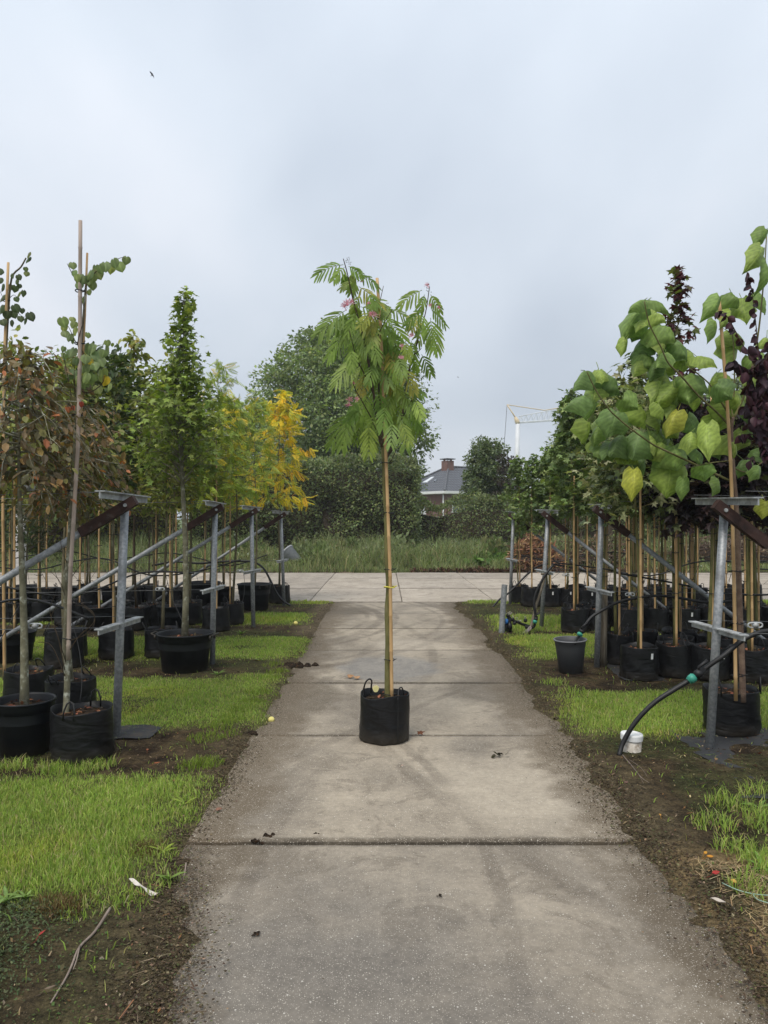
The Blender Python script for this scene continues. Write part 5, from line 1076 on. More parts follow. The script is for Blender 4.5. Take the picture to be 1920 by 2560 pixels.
# ---------------------------------------------------------------- trees with leaves of their own
def smooth_path(pts, k=4):
    pts = [Vector(p) for p in pts]; q = []
    for i in range(len(pts)-1):
        p0 = pts[max(i-1, 0)]; p1 = pts[i]; p2 = pts[i+1]; p3 = pts[min(i+2, len(pts)-1)]
        for s in range(k):
            t = s/k; q.append(.5*((2*p1)+(p2-p0)*t+(2*p0-5*p1+4*p2-p3)*t*t+(3*p1-p0-3*p2+p3)*t**3))
    return q+[pts[-1]]
def limb(mb, pts, r0, r1, n=8, k=4):
    q = smooth_path(pts, k); m = len(q); mb.tube(q, [r0+(r1-r0)*i/(m-1) for i in range(m)], n)
def big_leaf(A, Tp, w, col, g, prof='paulownia', cup=.25, droop=.35, nrmv=None):
    """one broad leaf from its stalk end A to its tip Tp as a curved, veined sheet"""
    A = np.array(tuple(A)); Tp = np.array(tuple(Tp)); d = Tp-A; L_ = np.linalg.norm(d); y = d/L_
    nv = nrmv if nrmv is not None else np.array([g.uniform(-.55, .55), -1.0, g.uniform(.15, .7)]); x = nrm(np.cross(y, nv)); z = np.cross(x, y)
    pr = {'paulownia': [(0, .20), (.06, .40), (.16, .49), (.28, .49), (.40, .53), (.47, .54), (.55, .47), (.68, .33), (.84, .16), (1, .012)], 'heart': [(0, .14), (.08, .40), (.22, .52), (.4, .53), (.58, .46), (.75, .31), (.9, .13), (1, .01)], 'plum': [(0, .03), (.12, .2), (.3, .34), (.5, .36), (.7, .28), (.88, .13), (1, .01)]}[prof]
    us = (-1, -.8, -.55, -.28, -.06, 0, .06, .28, .55, .8, 1) if prof == 'paulownia' else (-1, -.62, -.28, 0, .28, .62, 1); V = []; CO = []; back = {'paulownia': .16, 'heart': .15, 'plum': 0}[prof]; ph = g.uniform(0, 6)
    if prof == 'paulownia':
        tt = np.linspace(0, 1, 16); pr = list(zip(tt, np.interp(tt, [q[0] for q in pr], [q[1] for q in pr])))
    fold = g.uniform(-.5, .5); k1, k2 = g.uniform(0, 6), g.uniform(4, 7)
    for t, hw in pr:
        for u in us:
            X = u*hw*w; Yv = (t - back*abs(u)**1.4*max(0, 1-t*3))*L_
            Z = -cup*w*abs(u)**1.6*hw*1.1 + droop*L_*(t*(1-t))*1.0 + (.03 if prof == 'paulownia' else .018)*w*math.sin(u*k2+t*9+ph) - (.02*w if u == 0 else 0) + (fold*.22*w*max(0, abs(u)-.3)*(1 if u > 0 else -.6) + .05*w*math.sin(t*6+k1)*abs(u) + .012*w*math.sin((t-abs(u)*.35)*34) if prof == 'paulownia' else 0)
            if prof == 'paulownia': Z -= abs(fold)*.9*L_*max(0, t-.35)**2; X *= 1-.25*abs(u)*cup*.5
            V.append(A+x*X+y*Yv+z*Z); vein = 1.35 if u == 0 else (1.0+(.26 if prof == 'paulownia' else .06)*max(-.5, math.sin((t-abs(u)*.35)*34)) + .10*math.sin(u*3+t*4+ph)); CO.append(np.array(col)*vein)
    n = len(us); F = [(i*n+j, i*n+j+1, (i+1)*n+j+1, (i+1)*n+j) for i in range(len(pr)-1) for j in range(n-1)]
    return MB().add(V, F, np.array(CO))
def finish(mbs, root, name, mat):
    for mb in mbs: mb.build(name, mat, root)

# ---- the pink flowering silk tree in the middle of the path
def silk_tree():
    g = np.random.default_rng(12); gg = random.Random(12); Y0 = 5.68; c = PD(831, 1612, Y0); base = (c.x, Y0, .004)
    root = thing('silk_tree', 'feathery leaved pink flowering tree in black bag on the concrete path', 'tree', base)
    add_pot(root, 'bag', .182, .345, 0, handle=False, scraps=True, rot=.6)
    Z = ZM(760, 620, .25316)
    limb_ = MB(); tp = [PD(838, 1522, Y0), PD(838, 1440, Y0+.005), PD(839, 1380, Y0), PD(837, 1320, Y0), PD(840, 1270, Y0), PD(836, 1200, Y0), PD(835, 1120, Y0+.01), PD(831, 1050, Y0+.01), PD(829, 980, Y0+.01), Z(772, 1950, Y0+.01)]
    q = smooth_path(tp, 5); m = len(q); rr = [(.0255-.010*i/(m-1))*(1+.10*math.sin(i*1.9)*(i % 5 == 0)) for i in range(m)]; limb_.tube(q, rr, 12); limb_.build('trunk', M['bark_green'], root)
    cane_mb([PD(846.5, 1518, Y0-.03), PD(843, 1250, Y0-.03), PD(836, 1050, Y0-.028), PD(832, 940, Y0+.01), PD(823, 720, Y0+.05), PD(814.5, 601, Y0+.06)], .0135, 3).build('cane', M['cane'], root)
    for y in (1500, 1425, 1230, 1108, 1000): c_ = PD(841 if y > 1100 else 835, y, Y0-.012); tie_mb((c_.x, c_.y, c_.z), .028, .007).build('tie', M['rubber'], root)
    c_ = PD(841, 1268, Y0-.012); tie_mb((c_.x, c_.y, c_.z), .029, .010).build('ribbon', M['yellow_tape'], root)
    def B(pts, r0, r1, y1): n = len(pts); br = MB(); limb(br, [Z(x, y, Y0+(y1)*i/(n-1)) for i, (x, y) in enumerate(pts)], r0, r1, 7); br.build('branch', M['twig'], root)
    B([(772, 1960), (745, 1860), (712, 1640), (690, 1450), (640, 1150), (580, 850), (525, 660), (475, 470), (430, 260), (388, 105)], .013, .003, -.15)
    B([(775, 1940), (770, 1700), (742, 1450), (735, 1200), (720, 900), (735, 620), (785, 375)], .011, .002, .10)
    B([(800, 2090), (880, 1960), (940, 1790), (1000, 1500), (1035, 1220), (1090, 1050), (1130, 880), (1200, 640), (1240, 380)], .012, .003, .12)
    B([(720, 1800), (670, 1690), (600, 1560), (520, 1420), (480, 1330)], .006, .002, -.2); B([(690, 1450), (600, 1250), (520, 1090), (450, 820)], .006, .002, -.25); B([(960, 1700), (1030, 1560), (1100, 1450)], .005, .002, -.1)
    B([(640, 1150), (690, 980), (760, 800), (870, 610)], .005, .002, -.2); B([(1090, 1050), (1130, 1020), (1160, 990)], .004, .002, -.1); B([(850, 2120), (905, 2010), (940, 1930)], .003, .0015, -.1)
    FR = [(390, 165, 150, 250), (400, 190, 300, 305), (440, 180, 555, 260), (400, 250, 412, 335), (560, 260, 715, 372), (480, 330, 378, 385), (500, 330, 470, 425), (540, 380, 735, 545), (420, 610, 165, 825), (560, 580, 735, 660), (740, 580, 845, 625), (860, 600, 1035, 715), (770, 670, 970, 880), (500, 560, 520, 660), (470, 670, 335, 800), (480, 760, 500, 1015), (440, 800, 255, 1048), (620, 830, 560, 1085), (720, 770, 945, 1005), (640, 1030, 745, 1135), (515, 1075, 332, 1315), (620, 1130, 745, 1372), (900, 1190, 835, 1375), (960, 1290, 870, 1545), (1060, 920, 1095, 1070), (1010, 935, 1020, 1080), (1095, 1060, 1100, 1190), (1160, 1050, 1247, 1225), (1165, 415, 968, 552), (1190, 460, 1150, 605), (1250, 460, 1332, 610), (1260, 610, 1382, 745), (1185, 620, 1025, 745), (1160, 640, 1150, 830), (1250, 690, 1270, 975), (1200, 700, 1135, 910), (1290, 740, 1322, 985), (1040, 1380, 1165, 1445), (1070, 1430, 1145, 1610), (950, 1530, 905, 1735), (1010, 1590, 1115, 1815), (840, 1650, 748, 1835), (620, 1420, 600, 1665), (540, 1600, 430, 1710), (450, 1620, 288, 1905), (425, 1700, 378, 1952), (560, 1700, 520, 1890), (640, 1740, 640, 2010), (590, 1800, 690, 1965), (860, 1000, 850, 1160), (780, 900, 835, 1135), (960, 1720, 1035, 1905), (830, 1150, 800, 1310), (700, 1150, 640, 1310), (900, 1350, 985, 1510), (700, 760, 640, 930), (560, 700, 610, 880), (660, 900, 720, 1090), (470, 1000, 470, 1180), (820, 1480, 850, 1700), (720, 1500, 690, 1730), (930, 1080, 980, 1250), (590, 1250, 570, 1430), (1100, 1500, 1160, 1650), (500, 1500, 480, 1640), (1000, 1750, 1000, 1960), (870, 1720, 860, 1920), (660, 640, 560, 760), (610, 520, 700, 600), (430, 690, 400, 900), (520, 900, 440, 1090), (800, 760, 880, 900), (590, 620, 480, 700), (640, 1560, 560, 1740), (1120, 620, 1060, 780), (600, 700, 690, 900), (540, 780, 620, 1000), (680, 700, 800, 960), (760, 850, 900, 1080), (400, 660, 270, 800), (660, 960, 640, 1180), (560, 1000, 620, 1240), (780, 1000, 760, 1250), (450, 620, 430, 800), (620, 640, 700, 780), (860, 1100, 930, 1300), (700, 1300, 720, 1500), (560, 1450, 500, 1640), (800, 1300, 900, 1500), (980, 1400, 1060, 1600), (1060, 1600, 1130, 1760), (500, 1650, 420, 1850), (700, 1650, 640, 1850), (640, 450, 720, 560), (480, 240, 470, 340), (700, 600, 660, 800), (800, 620, 760, 820), (640, 780, 740, 960), (520, 640, 440, 820), (740, 960, 680, 1180), (700, 500, 800, 640), (560, 460, 480, 600), (820, 820, 800, 1060), (900, 940, 960, 1140), (600, 1130, 520, 1330), (760, 1130, 840, 1340), (880, 1420, 820, 1620), (740, 1420, 760, 1620), (600, 1500, 660, 1700), (1000, 1200, 1080, 1400), (940, 1620, 1010, 1780), (800, 1560, 780, 1760)]
    for i, (x0, y0, x1, y1) in enumerate(FR):
        dep = gg.uniform(-.26, .24); dy = gg.uniform(-.10, .06); a = np.array(Z(x0, y0, Y0+dep)); b = np.array(Z(x1, y1, Y0+dep+dy)); L_ = np.linalg.norm(b-a); d = (b-a)/L_
        side0 = nrm(np.cross(d, np.array([gg.uniform(-.45, .45), -1, gg.uniform(.1, .8)]))); arch = .16*L_*(1-abs(d[2])*.5)
        cA = (a+b)/2+np.array([0, 0, arch]); q = lambda t: a*(1-t)**2+2*cA*t*(1-t)+b*t*t
        col = pick([(5, (.15, .23, .046)), (3, (.19, .27, .055)), (1.5, (.24, .31, .062)), (.4, (.28, .29, .055))], 1, g, .15)[0]
        if i in (22, 49, 62): col = np.array([.27, .24, .035])
        mb = MB(); mb.tube([q(t) for t in (0, .25, .5, .75, 1)], [.0022, .002, .0017, .0014, .0008], 4, False, col*.8)
        np_ = max(6, min(13, int(L_/.025))); pl = max(.065, min(.13, L_*.5)); nz = nrm(np.cross(side0, d))
        for k in range(np_):
            t = .14+.86*k/(np_-1); p = q(t); tg = nrm(q(min(1, t+.03))-q(max(0, t-.03))); l = pl*(.62+.5*math.sin(PI*min(1, .15+.75*t)))
            for s in (-1, 1):
                fw = .55+.8*t; dir_ = nrm(s*side0*(1.0-.35*t)+tg*fw+np.array([0, 0, -.22])+g.normal(0, .11, 3)); wv = nrm(np.cross(dir_, nz))*(.0064+.0014*gg.random())
                e1 = p+dir_*l*.12; e2 = p+dir_*l*.55+np.array([0, 0, -.06*l]); e3 = p+dir_*l*.86+np.array([0, 0, -.16*l]); e4 = p+dir_*l+np.array([0, 0, -.22*l])
                cc = col*gg.uniform(.85, 1.15)
                mb.add([p, e1-wv*.8, e1+wv*.8, e2-wv*1.1, e2+wv*1.1, e3-wv*.8, e3+wv*.8, e4], [(0, 1, 2), (1, 3, 4, 2), (3, 5, 6, 4), (5, 7, 6)], cc)
        mb.build('leaf', M['leaf_big'], root, False)
    for (x, y, s) in ((430, 560, 1.4), (400, 580, 1.0), (460, 540, 1.0), (690, 670, 1.2), (660, 655, .8), (1215, 370, .7), (1060, 870, .8), (965, 975, .8), (960, 1090, .9), (450, 1505, 1.0), (525, 1500, .8), (440, 1555, .9), (640, 550, .5), (575, 330, .5), (1330, 590, .5), (1250, 570, .5), (490, 1340, .5)):
        cc = np.array(Z(x, y, Y0-.2)); mb = MB()
        for k in range(26):
            d = nrm(g.normal(0, 1, 3)+np.array([0, -.2, .8])); e = cc+d*.032*s*gg.uniform(.7, 1.1); w = nrm(np.cross(d, [0, 1, .2]))*.0016; mb.add([cc-w*.5, cc+w*.5, e+w, e-w], [(0, 1, 2, 3)])
        mb.lathe([(.001, -.006*s), (.006*s, -.003*s), (.006*s, .004*s), (.001, .007*s)], 8, cc); mb.build('flower', M['flower'], root, False)
    for (x, y) in ((420, 125), (435, 140), (500, 300), (530, 300), (820, 570), (1235, 395), (1095, 860), (925, 900), (750, 690), (720, 710), (545, 1380)):
        cc = np.array(Z(x, y, Y0-.15)); mb = MB()
        for k in range(7): p_ = cc+g.normal(0, .012, 3); mb.lathe([(.0005, -.004), (.0035, 0), (.0005, .004)], 6, p_)
        mb.build('flower_bud', M['twig'], root)['kind'] = 'stuff'
    # the bag's own loop, seam and label
    ZP = ZM(860, 1640, .16878); h = MB(); limb(h, [ZP(285, 590, 5.6), ZP(290, 500, 5.6), ZP(320, 390, 5.58), ZP(375, 340, 5.58), ZP(410, 370, 5.59), ZP(405, 440, 5.6), ZP(400, 540, 5.62)], .006, .006, 7); h.build('handle', M['rubber'], root)
    h = MB(); limb(h, [ZP(800, 600, 5.52), ZP(810, 500, 5.55), ZP(850, 465, 5.6), ZP(880, 520, 5.62), ZP(885, 580, 5.64)], .005, .005, 6); h.build('handle', M['rubber'], root)
    s = MB(); limb(s, [ZP(798, 620, 5.517), ZP(800, 850, 5.508), ZP(797, 1050, 5.505), ZP(800, 1270, 5.515)], .003, .003, 5); s.build('seam', M['rubber'], root)
    lb = MB(); c0 = np.array(ZP(470, 510, 5.575)); a = np.linspace(0, 2*PI, 14, endpoint=False); ring = [(c0[0]+.023*math.cos(t)*(1+.1*math.sin(3*t)), c0[1]-.004*math.sin(t), c0[2]+.012+.028*math.sin(t)*.95) for t in a]
    back = [(x, y+.003, z) for x, y, z in ring]; n = len(a); lb.add(ring+back, [tuple(range(n)), tuple(range(2*n-1, n-1, -1))]+[(i, n+i, n+(i+1) % n, (i+1) % n) for i in range(n)]); lb.build('yellow_leaf', pm('pale_yellow_leaf', (.66, .60, .26), (.72, .66, .34), 40, .6), root, False)
silk_tree()

# ---- the broad leaved tree at right
def paulownia():
    g = random.Random(4); gn = np.random.default_rng(4); Y0 = 5.66; z0 = float(ground_z(np.array([2.67]), np.array([Y0]))[0]); c = GD(1606, 1600); root = thing('paulownia_tree', 'tree with huge soft heart shaped leaves in round black bag', 'tree', (c.x, c.y+.2, z0))
    add_pot(root, 'bag', .205, .33, 3, handle=False, rot=1.0)
    for a in (-.35, -2.5): obj('handle', cached('bh', lambda: bag_handle(1)), root, (.2*math.cos(a), .2*math.sin(a), .335), (-.1, 0, a+PI/2))
    Z = ZM(1340, 540, .34961); R = ZM(1380, 1200, .3255)
    t = MB(); limb(t, [R(1466, 1705, Y0), R(1455, 1300, Y0), R(1442, 1000, Y0), R(1428, 500, Y0), R(1415, 200, Y0), Z(1412, 1850, Y0), Z(1395, 1550, Y0), Z(1408, 1440, Y0)], .0235, .014, 12); t.build('trunk', M['bark_red'], root)
    cane_mb([R(1412, 1695, Y0-.06), R(1403, 1000, Y0-.05), R(1385, 300, Y0-.045), Z(1400, 1900, Y0-.04), Z(1365, 1300, Y0-.04), Z(1310, 610, Y0-.03)], .0135, 5).build('cane', M['cane'], root)
    for (x, y) in ((1420, 1500), (1412, 1100), (1405, 700), (1400, 330)): c_ = R(x, y, Y0-.03); tie_mb(tuple(c_), .034).build('tie', M['rubber'], root)
    def B(pts, r0, r1, dy): n = len(pts); br = MB(); limb(br, [Z(x, y, Y0+dy*i/(n-1)) for i, (x, y) in enumerate(pts)], r0, r1, 7); br.build('branch', M['bark_green'], root)
    B([(1402, 1520), (1290, 1400), (1165, 1288), (1030, 1135), (945, 1050), (890, 930), (810, 770), (775, 610)], .009, .004, -.35)
    B([(1398, 1450), (1330, 1340), (1230, 1190), (1080, 1075)], .008, .004, -.15)
    B([(1400, 1900), (1250, 1830), (1060, 1740), (900, 1665), (830, 1630), (690, 1530), (580, 1440), (520, 1380), (430, 1250), (365, 1115)], .009, .004, -.45)
    B([(1395, 1750), (1250, 1765), (1100, 1800)], .005, .003, -.2); B([(1412, 1440), (1400, 1380), (1420, 1200), (1400, 800), (1330, 570)], .008, .003, .25)
    B([(1412, 1450), (1500, 1250), (1580, 900), (1625, 500), (1650, 120)], .010, .004, .12); B([(1412, 1800), (1500, 1830), (1590, 1780), (1640, 1740)], .006, .003, .2)
    G1, G2, YG_, YL = (.175, .26, .07), (.135, .21, .07), (.25, .33, .075), (.38, .39, .065)
    LV = [(775, 600, 665, 660, 90, G1), (765, 655, 615, 880, 190, G1), (800, 600, 978, 695, 100, G1), (850, 690, 935, 760, 130, YG_), (770, 745, 715, 815, 80, YG_), (880, 770, 1005, 890, 190, G1), (840, 845, 670, 1020, 165, G2), (1000, 900, 1090, 1030, 165, G2), (760, 990, 695, 1150, 120, YG_), (930, 975, 860, 1075, 130, G1), (870, 1030, 800, 1180, 115, G2), (640, 880, 605, 1010, 75, YG_), (1055, 1145, 1095, 1345, 260, G1), (985, 1225, 845, 1375, 135, YG_), (1290, 1200, 1398, 1305, 165, G2), (1150, 1005, 1300, 1075, 140, YG_), (1015, 1390, 925, 1570, 140, YL), (575, 1395, 520, 1575, 190, G2), (500, 1135, 600, 1285, 220, G2), (350, 1105, 262, 1250, 125, G2), (345, 1285, 195, 1385, 150, G2), (425, 1265, 350, 1480, 120, G1), (375, 1475, 345, 1635, 140, YG_), (625, 1305, 730, 1385, 150, G1), (742, 1535, 690, 1740, 235, G2), (870, 1340, 915, 1465, 110, YG_), (985, 1640, 1020, 1815, 240, G1), (965, 1770, 935, 2010, 230, YG_), (700, 1810, 690, 2030, 130, YL), (1180, 1785, 1205, 1900, 160, (.17, .27, .06)), (1050, 1880, 1035, 2040, 85, G1), (1225, 1490, 1232, 1750, 140, YG_), (1110, 1545, 1090, 1680, 130, YG_), (525, 1610, 435, 1765, 95, G2), (1485, 1745, 1435, 1870, 110, G2), (1560, 1720, 1640, 1640, 110, G2), (1595, 1785, 1535, 1890, 90, G1), (1310, 575, 1195, 745, 110, G1), (1395, 545, 1460, 650, 140, G1), (1470, 590, 1505, 770, 150, YG_), (1280, 750, 1235, 910, 90, G1), (1645, 95, 1568, 215, 100, G1), (1615, 220, 1490, 405, 130, YG_), (1645, 330, 1590, 580, 110, G1), (1650, 870, 1590, 950, 120, YG_), (1640, 2040, 1615, 2170, 110, YL), (1300, 1120, 1240, 1270, 140, YG_), (1180, 1240, 1140, 1400, 150, YG_), (1420, 900, 1380, 1080, 150, YG_), (1540, 1000, 1600, 1150, 150, G1), (1450, 1250, 1500, 1420, 170, YG_), (1340, 1370, 1310, 1530, 140, YG_), (1560, 1320, 1540, 1500, 150, G2), (820, 1570, 860, 1720, 120, YG_), (880, 1180, 830, 1340, 120, YG_), (1470, 1530, 1420, 1680, 130, YG_), (480, 1180, 400, 1330, 120, YG_), (1080, 1420, 1140, 1570, 150, G2), (1610, 560, 1650, 700, 120, G1), (1380, 660, 1330, 800, 110, YG_), (640, 1640, 640, 1780, 130, YG_), (1290, 1620, 1330, 1740, 110, G2), (930, 860, 900, 1000, 140, YG_), (450, 1100, 470, 1200, 110, YG_), (1300, 1880, 1270, 2000, 90, G1), (760, 1730, 720, 1830, 130, G2), (820, 620, 870, 720, 120, YG_), (1420, 1350, 1480, 1260, 100, G2), (1510, 1640, 1560, 1500, 120, G2)]
    for k in range(34):
        x0, y0 = g.choice([(g.uniform(620, 1150), g.uniform(700, 1250)), (g.uniform(900, 1400), g.uniform(1150, 1750)), (g.uniform(400, 950), g.uniform(1250, 1650)), (g.uniform(1250, 1640), g.uniform(650, 1650))]); a_ = g.uniform(-.7, .7); l_ = g.uniform(120, 190); LV.append((x0, y0, x0+l_*math.sin(a_), y0+l_*math.cos(a_), l_*g.uniform(.75, 1.05), g.choice((G1, G2, YG_, YG_))))
    for i, (x0, y0, x1, y1, w, col) in enumerate(LV):
        dep = g.uniform(-.34, .12) if i < 46 else g.uniform(.0, .3); Yd = Y0+dep; a = Z(x0, y0, Yd); b = Z(x1, y1, Yd-g.uniform(-.02, .12)); wm = w*.34961/FPX*Yd*1.2
        c = np.array(col)*g.uniform(.85, 1.15); mb = big_leaf(a, b, wm, c, g, 'paulownia', g.uniform(.5, 1.3), g.uniform(.3, .7), np.array([g.uniform(-.9, .9), -1.0, g.uniform(.1, 1.3)]))
        lo = mb.build('leaf', M['leaf_big'], root)
        s = MB(); e = np.array(a)+np.array([g.uniform(-.03, .06), g.uniform(.02, .10), g.uniform(.01, .07)]); s.tube([np.array(a), (np.array(a)+e)/2, e], [.0025, .0025, .003], 5, True, c*.9); s.build('stalk', M['leaf_big'], lo)
paulownia()

# ---- slim young trees at the left edge
def heart_tree(name, label, potxy, pot, r, h, seed, lv, Z, Y0, trunk, canes, branches, size, cols, bark='bark_lichen', ties=(), prof='heart', tr=.02):
    g = random.Random(seed); gn = np.random.default_rng(seed); z = float(ground_z(np.array([potxy[0]]), np.array([potxy[1]]))[0]); root = thing(name, label, 'tree', (potxy[0], potxy[1], z+.002))
    add_pot(root, pot, r, h, seed); t = MB(); limb(t, [(trunk[0].x, (trunk[0].y+potxy[1])/2, h*.8)]+trunk, tr, .006, 10); t.build('trunk', M[bark], root)
    for k, (pts, cr, m) in enumerate(canes): cane_mb(pts, cr, seed+k).build('cane', M[m], root)
    for pts, r0, r1 in branches: b = MB(); limb(b, pts, r0, r1, 6); b.build('branch', M['twig'], root)
    for c, rr in ties: tie_mb(tuple(c), rr).build('tie', M['rubber'], root)
    for q in lv:
        x, y = q[0], q[1]; s = size*(q[2] if len(q) > 2 else 1)*g.uniform(.85, 1.2); Yd = Y0+g.uniform(-.10, .10); c = np.array(Z(x, y, Yd)); d = nrm(np.array([g.uniform(-.6, .6), g.uniform(-.3, .3), -1.0])); col = pick(cols, 1, gn, .15)[0] if len(q) < 4 else np.array(q[3])
        big_leaf(c-d*s*.45, c+d*s*.55, s, col, g, prof, .3, .25, np.array([g.uniform(-.9, .9), -1.0, g.uniform(.0, .9)])).build('leaf', M['leaf_big'], root)
    return root
Z1 = ZM(0, 500, .28933); Z3 = ZM(0, 1140, .28933); Yr = 5.27
pA = ground_at(152, 1660, .2)
RB = [(1090, 525), (1040, 580), (990, 550), (955, 600), (910, 580), (850, 640, 1.2), (870, 600), (800, 680), (830, 610), (770, 650, 1.2), (800, 740), (765, 700), (630, 570, .8), (640, 635, .8), (665, 680, .8), (720, 690), (680, 740, .8), (720, 870, .7), (770, 800, .7), (550, 1060), (630, 1035, .7), (635, 1080), (550, 1110), (565, 1160, .8), (645, 1140), (600, 1190, 1.1), (625, 1220, .8), (770, 1290, 1.2), (620, 1320, 1.2), (545, 1290, .7), (555, 1350, .8), (600, 1330), (840, 1350, 1.2), (890, 1330), (870, 1400, 1.5), (740, 1470, 1.2), (735, 1540, 1.3), (880, 1520, 1.6), (905, 1565, 1.2, (.55, .38, .04)), (785, 1400, .8, (.58, .42, .05)), (760, 1590, 1.5), (800, 1540, 1.1), (620, 1510, 1.2), (940, 1620, .9), (730, 1630), (740, 1380), (760, 1170, .8), (800, 1290), (820, 1440, 1.1), (700, 1300, .8), (660, 1400, .9), (690, 1560, 1.0), (930, 1240, .7), (930, 1000, .01), (640, 1800, .8, (.35, .08, .04)), (590, 1815, .6, (.5, .16, .08)), (700, 1770, .7, (.25, .05, .04)), (520, 1910, .01), (850, 1640, .9)]
RB = [q for q in RB if len(q) < 3 or q[2] > .05]
heart_tree('redbud_tree', 'slim young tree with round leaves tied to tall grey cane', pA, 'bag', .205, .335, 3, RB, Z1, Yr,
  [Z3(575, 2100, Yr), Z3(580, 1900, Yr), Z3(562, 1650, Yr), Z3(575, 1350, Yr), Z3(560, 1100, Yr), Z3(590, 900, Yr), Z3(605, 600, Yr), Z3(625, 300, Yr), Z3(640, 50, Yr), Z1(650, 2000, Yr), Z1(675, 1600, Yr), Z1(700, 1250, Yr), Z1(725, 950, Yr), Z1(740, 750, Yr)],
  [([Z3(590, 1760, Yr-.035), Z3(605, 1050, Yr-.04), Z3(645, 400, Yr-.045), Z1(672, 2150, Yr-.045), Z1(690, 1400, Yr-.04), Z1(695, 178, Yr-.03)], .0145, 'cane_grey'), ([Z1(715, 1400, Yr+.01), Z1(735, 950, Yr+.01), Z1(754, 458, Yr+.01)], .0085, 'cane')],
  [([Z1(735, 760, Yr), Z1(800, 650, Yr), Z1(870, 590, Yr), Z1(960, 545, Yr), Z1(1040, 500, Yr), Z1(1085, 505, Yr)], .004, .0015), ([Z1(700, 800, Yr), Z1(650, 690, Yr), Z1(600, 590, Yr), Z1(580, 550, Yr)], .0035, .0015), ([Z1(680, 1260, Yr), Z1(640, 1200, Yr), Z1(600, 1110, Yr), Z1(560, 1050, Yr)], .0035, .0015), ([Z1(670, 1500, Yr-.02), Z1(720, 1330, Yr-.03), Z1(670, 1240, Yr-.05), Z1(730, 1000, Yr-.05), Z1(700, 850, Yr-.03)], .004, .002), ([Z1(690, 1650, Yr), Z1(780, 1660, Yr), Z1(880, 1590, Yr), Z1(900, 1520, Yr)], .005, .002), ([Z1(650, 1900, Yr), Z1(600, 1600, Yr), Z1(560, 1400, Yr), Z1(540, 1300, Yr)], .004, .0015), ([Z1(650, 1700, Yr), Z1(640, 1500, Yr), Z1(650, 1350, Yr)], .003, .0015),
   ([Z3(560, 1900, Yr-.03), Z3(480, 1700, Yr-.06), Z3(420, 1620, Yr-.08), Z3(330, 1610, Yr-.1)], .0035, .0015), ([Z3(560, 1850, Yr-.03), Z3(500, 1560, Yr-.08), Z3(440, 1400, Yr-.1), Z3(520, 1250, Yr-.1)], .0035, .0015), ([Z3(590, 1700, Yr-.03), Z3(680, 1560, Yr-.08), Z3(800, 1450, Yr-.1), Z3(810, 1360, Yr-.1), Z3(700, 1270, Yr-.08)], .0035, .0015), ([Z3(590, 1600, Yr-.03), Z3(760, 1530, Yr-.1), Z3(820, 1400, Yr-.1), Z3(720, 1300, Yr-.08), Z3(640, 1290, Yr)], .003, .0012), ([Z3(570, 1780, Yr-.02), Z3(480, 1500, Yr-.06), Z3(430, 1330, Yr-.05), Z3(480, 1200, Yr-.05)], .003, .0012), ([Z3(575, 1250, Yr), Z3(520, 1090, Yr-.05), Z3(440, 1000, Yr-.06)], .003, .0012), ([Z3(600, 1080, Yr), Z3(680, 960, Yr-.05), Z3(740, 900, Yr-.06), Z3(760, 960, Yr-.05)], .003, .0012), ([Z3(590, 950, Yr), Z3(540, 830, Yr-.05), Z3(520, 700, Yr-.05)], .003, .0012), ([Z3(620, 480, Yr), Z3(500, 400, Yr-.05), Z3(500, 250, Yr-.06), Z3(560, 120, Yr-.05)], .003, .0012)],
  .062, [(4, (.165, .215, .09)), (3, (.21, .26, .10)), (1.5, (.13, .17, .075)), (1, (.26, .29, .09))], ties=[(Z1(695, 785, Yr-.02), .026), (Z1(690, 1240, Yr-.02), .026), (Z1(670, 1860, Yr-.02), .028), (Z3(630, 300, Yr-.02), .03), (Z3(590, 1575, Yr-.02), .03)], tr=.0225)
pB = ground_at(38, 1548, .2); Yb = pB[1]
L2 = [(245, 480), (240, 520), (225, 600, .7), (165, 670, .8), (145, 710, .8), (170, 745, .7), (130, 770), (160, 820), (145, 860, .9), (200, 810, .9), (105, 660, .7), (20, 760, 1.3), (20, 850, 1.3), (10, 950, 1.3), (50, 940), (120, 990, 1.2), (140, 940), (180, 1030), (270, 1010, 1.1), (215, 1050, .8), (100, 1070), (60, 1000), (0, 620, 1.1), (-10, 700, 1.2), (190, 960, .8), (80, 760, .8), (230, 640, .7), (30, 1060, .9)]
heart_tree('round_leaved_tree', 'young tree with dark rounded leaves on orange cane at left edge', pB, 'bag', .2, .33, 4, L2, Z1, Yb,
  [Z3(40, 1700, Yb), Z3(35, 1200, Yb), Z3(30, 600, Yb), Z3(25, 100, Yb), Z1(45, 1500, Yb), Z1(70, 1000, Yb), Z1(100, 680, Yb), Z1(180, 580, Yb), Z1(225, 500, Yb)],
  [([Z3(38, 1900, Yb-.03), Z3(25, 500, Yb-.03), Z1(35, 1390, Yb-.03), Z1(72, 540, Yb-.03)], .0125, 'cane')],
  [([Z1(60, 1000, Yb), Z1(130, 960, Yb), Z1(200, 1010, Yb), Z1(270, 1000, Yb)], .003, .0015), ([Z1(80, 850, Yb), Z1(120, 820, Yb), Z1(150, 850, Yb)], .003, .0015), ([Z1(70, 900, Yb), Z1(20, 830, Yb), Z1(-10, 760, Yb)], .003, .0015)],
  .062, [(4, (.07, .095, .045)), (3, (.095, .125, .055)), (1, (.14, .17, .06))], 'bark', ties=[(Z1(55, 870, Yb-.015), .022), (Z3(25, 400, Yb-.015), .024)], tr=.016)
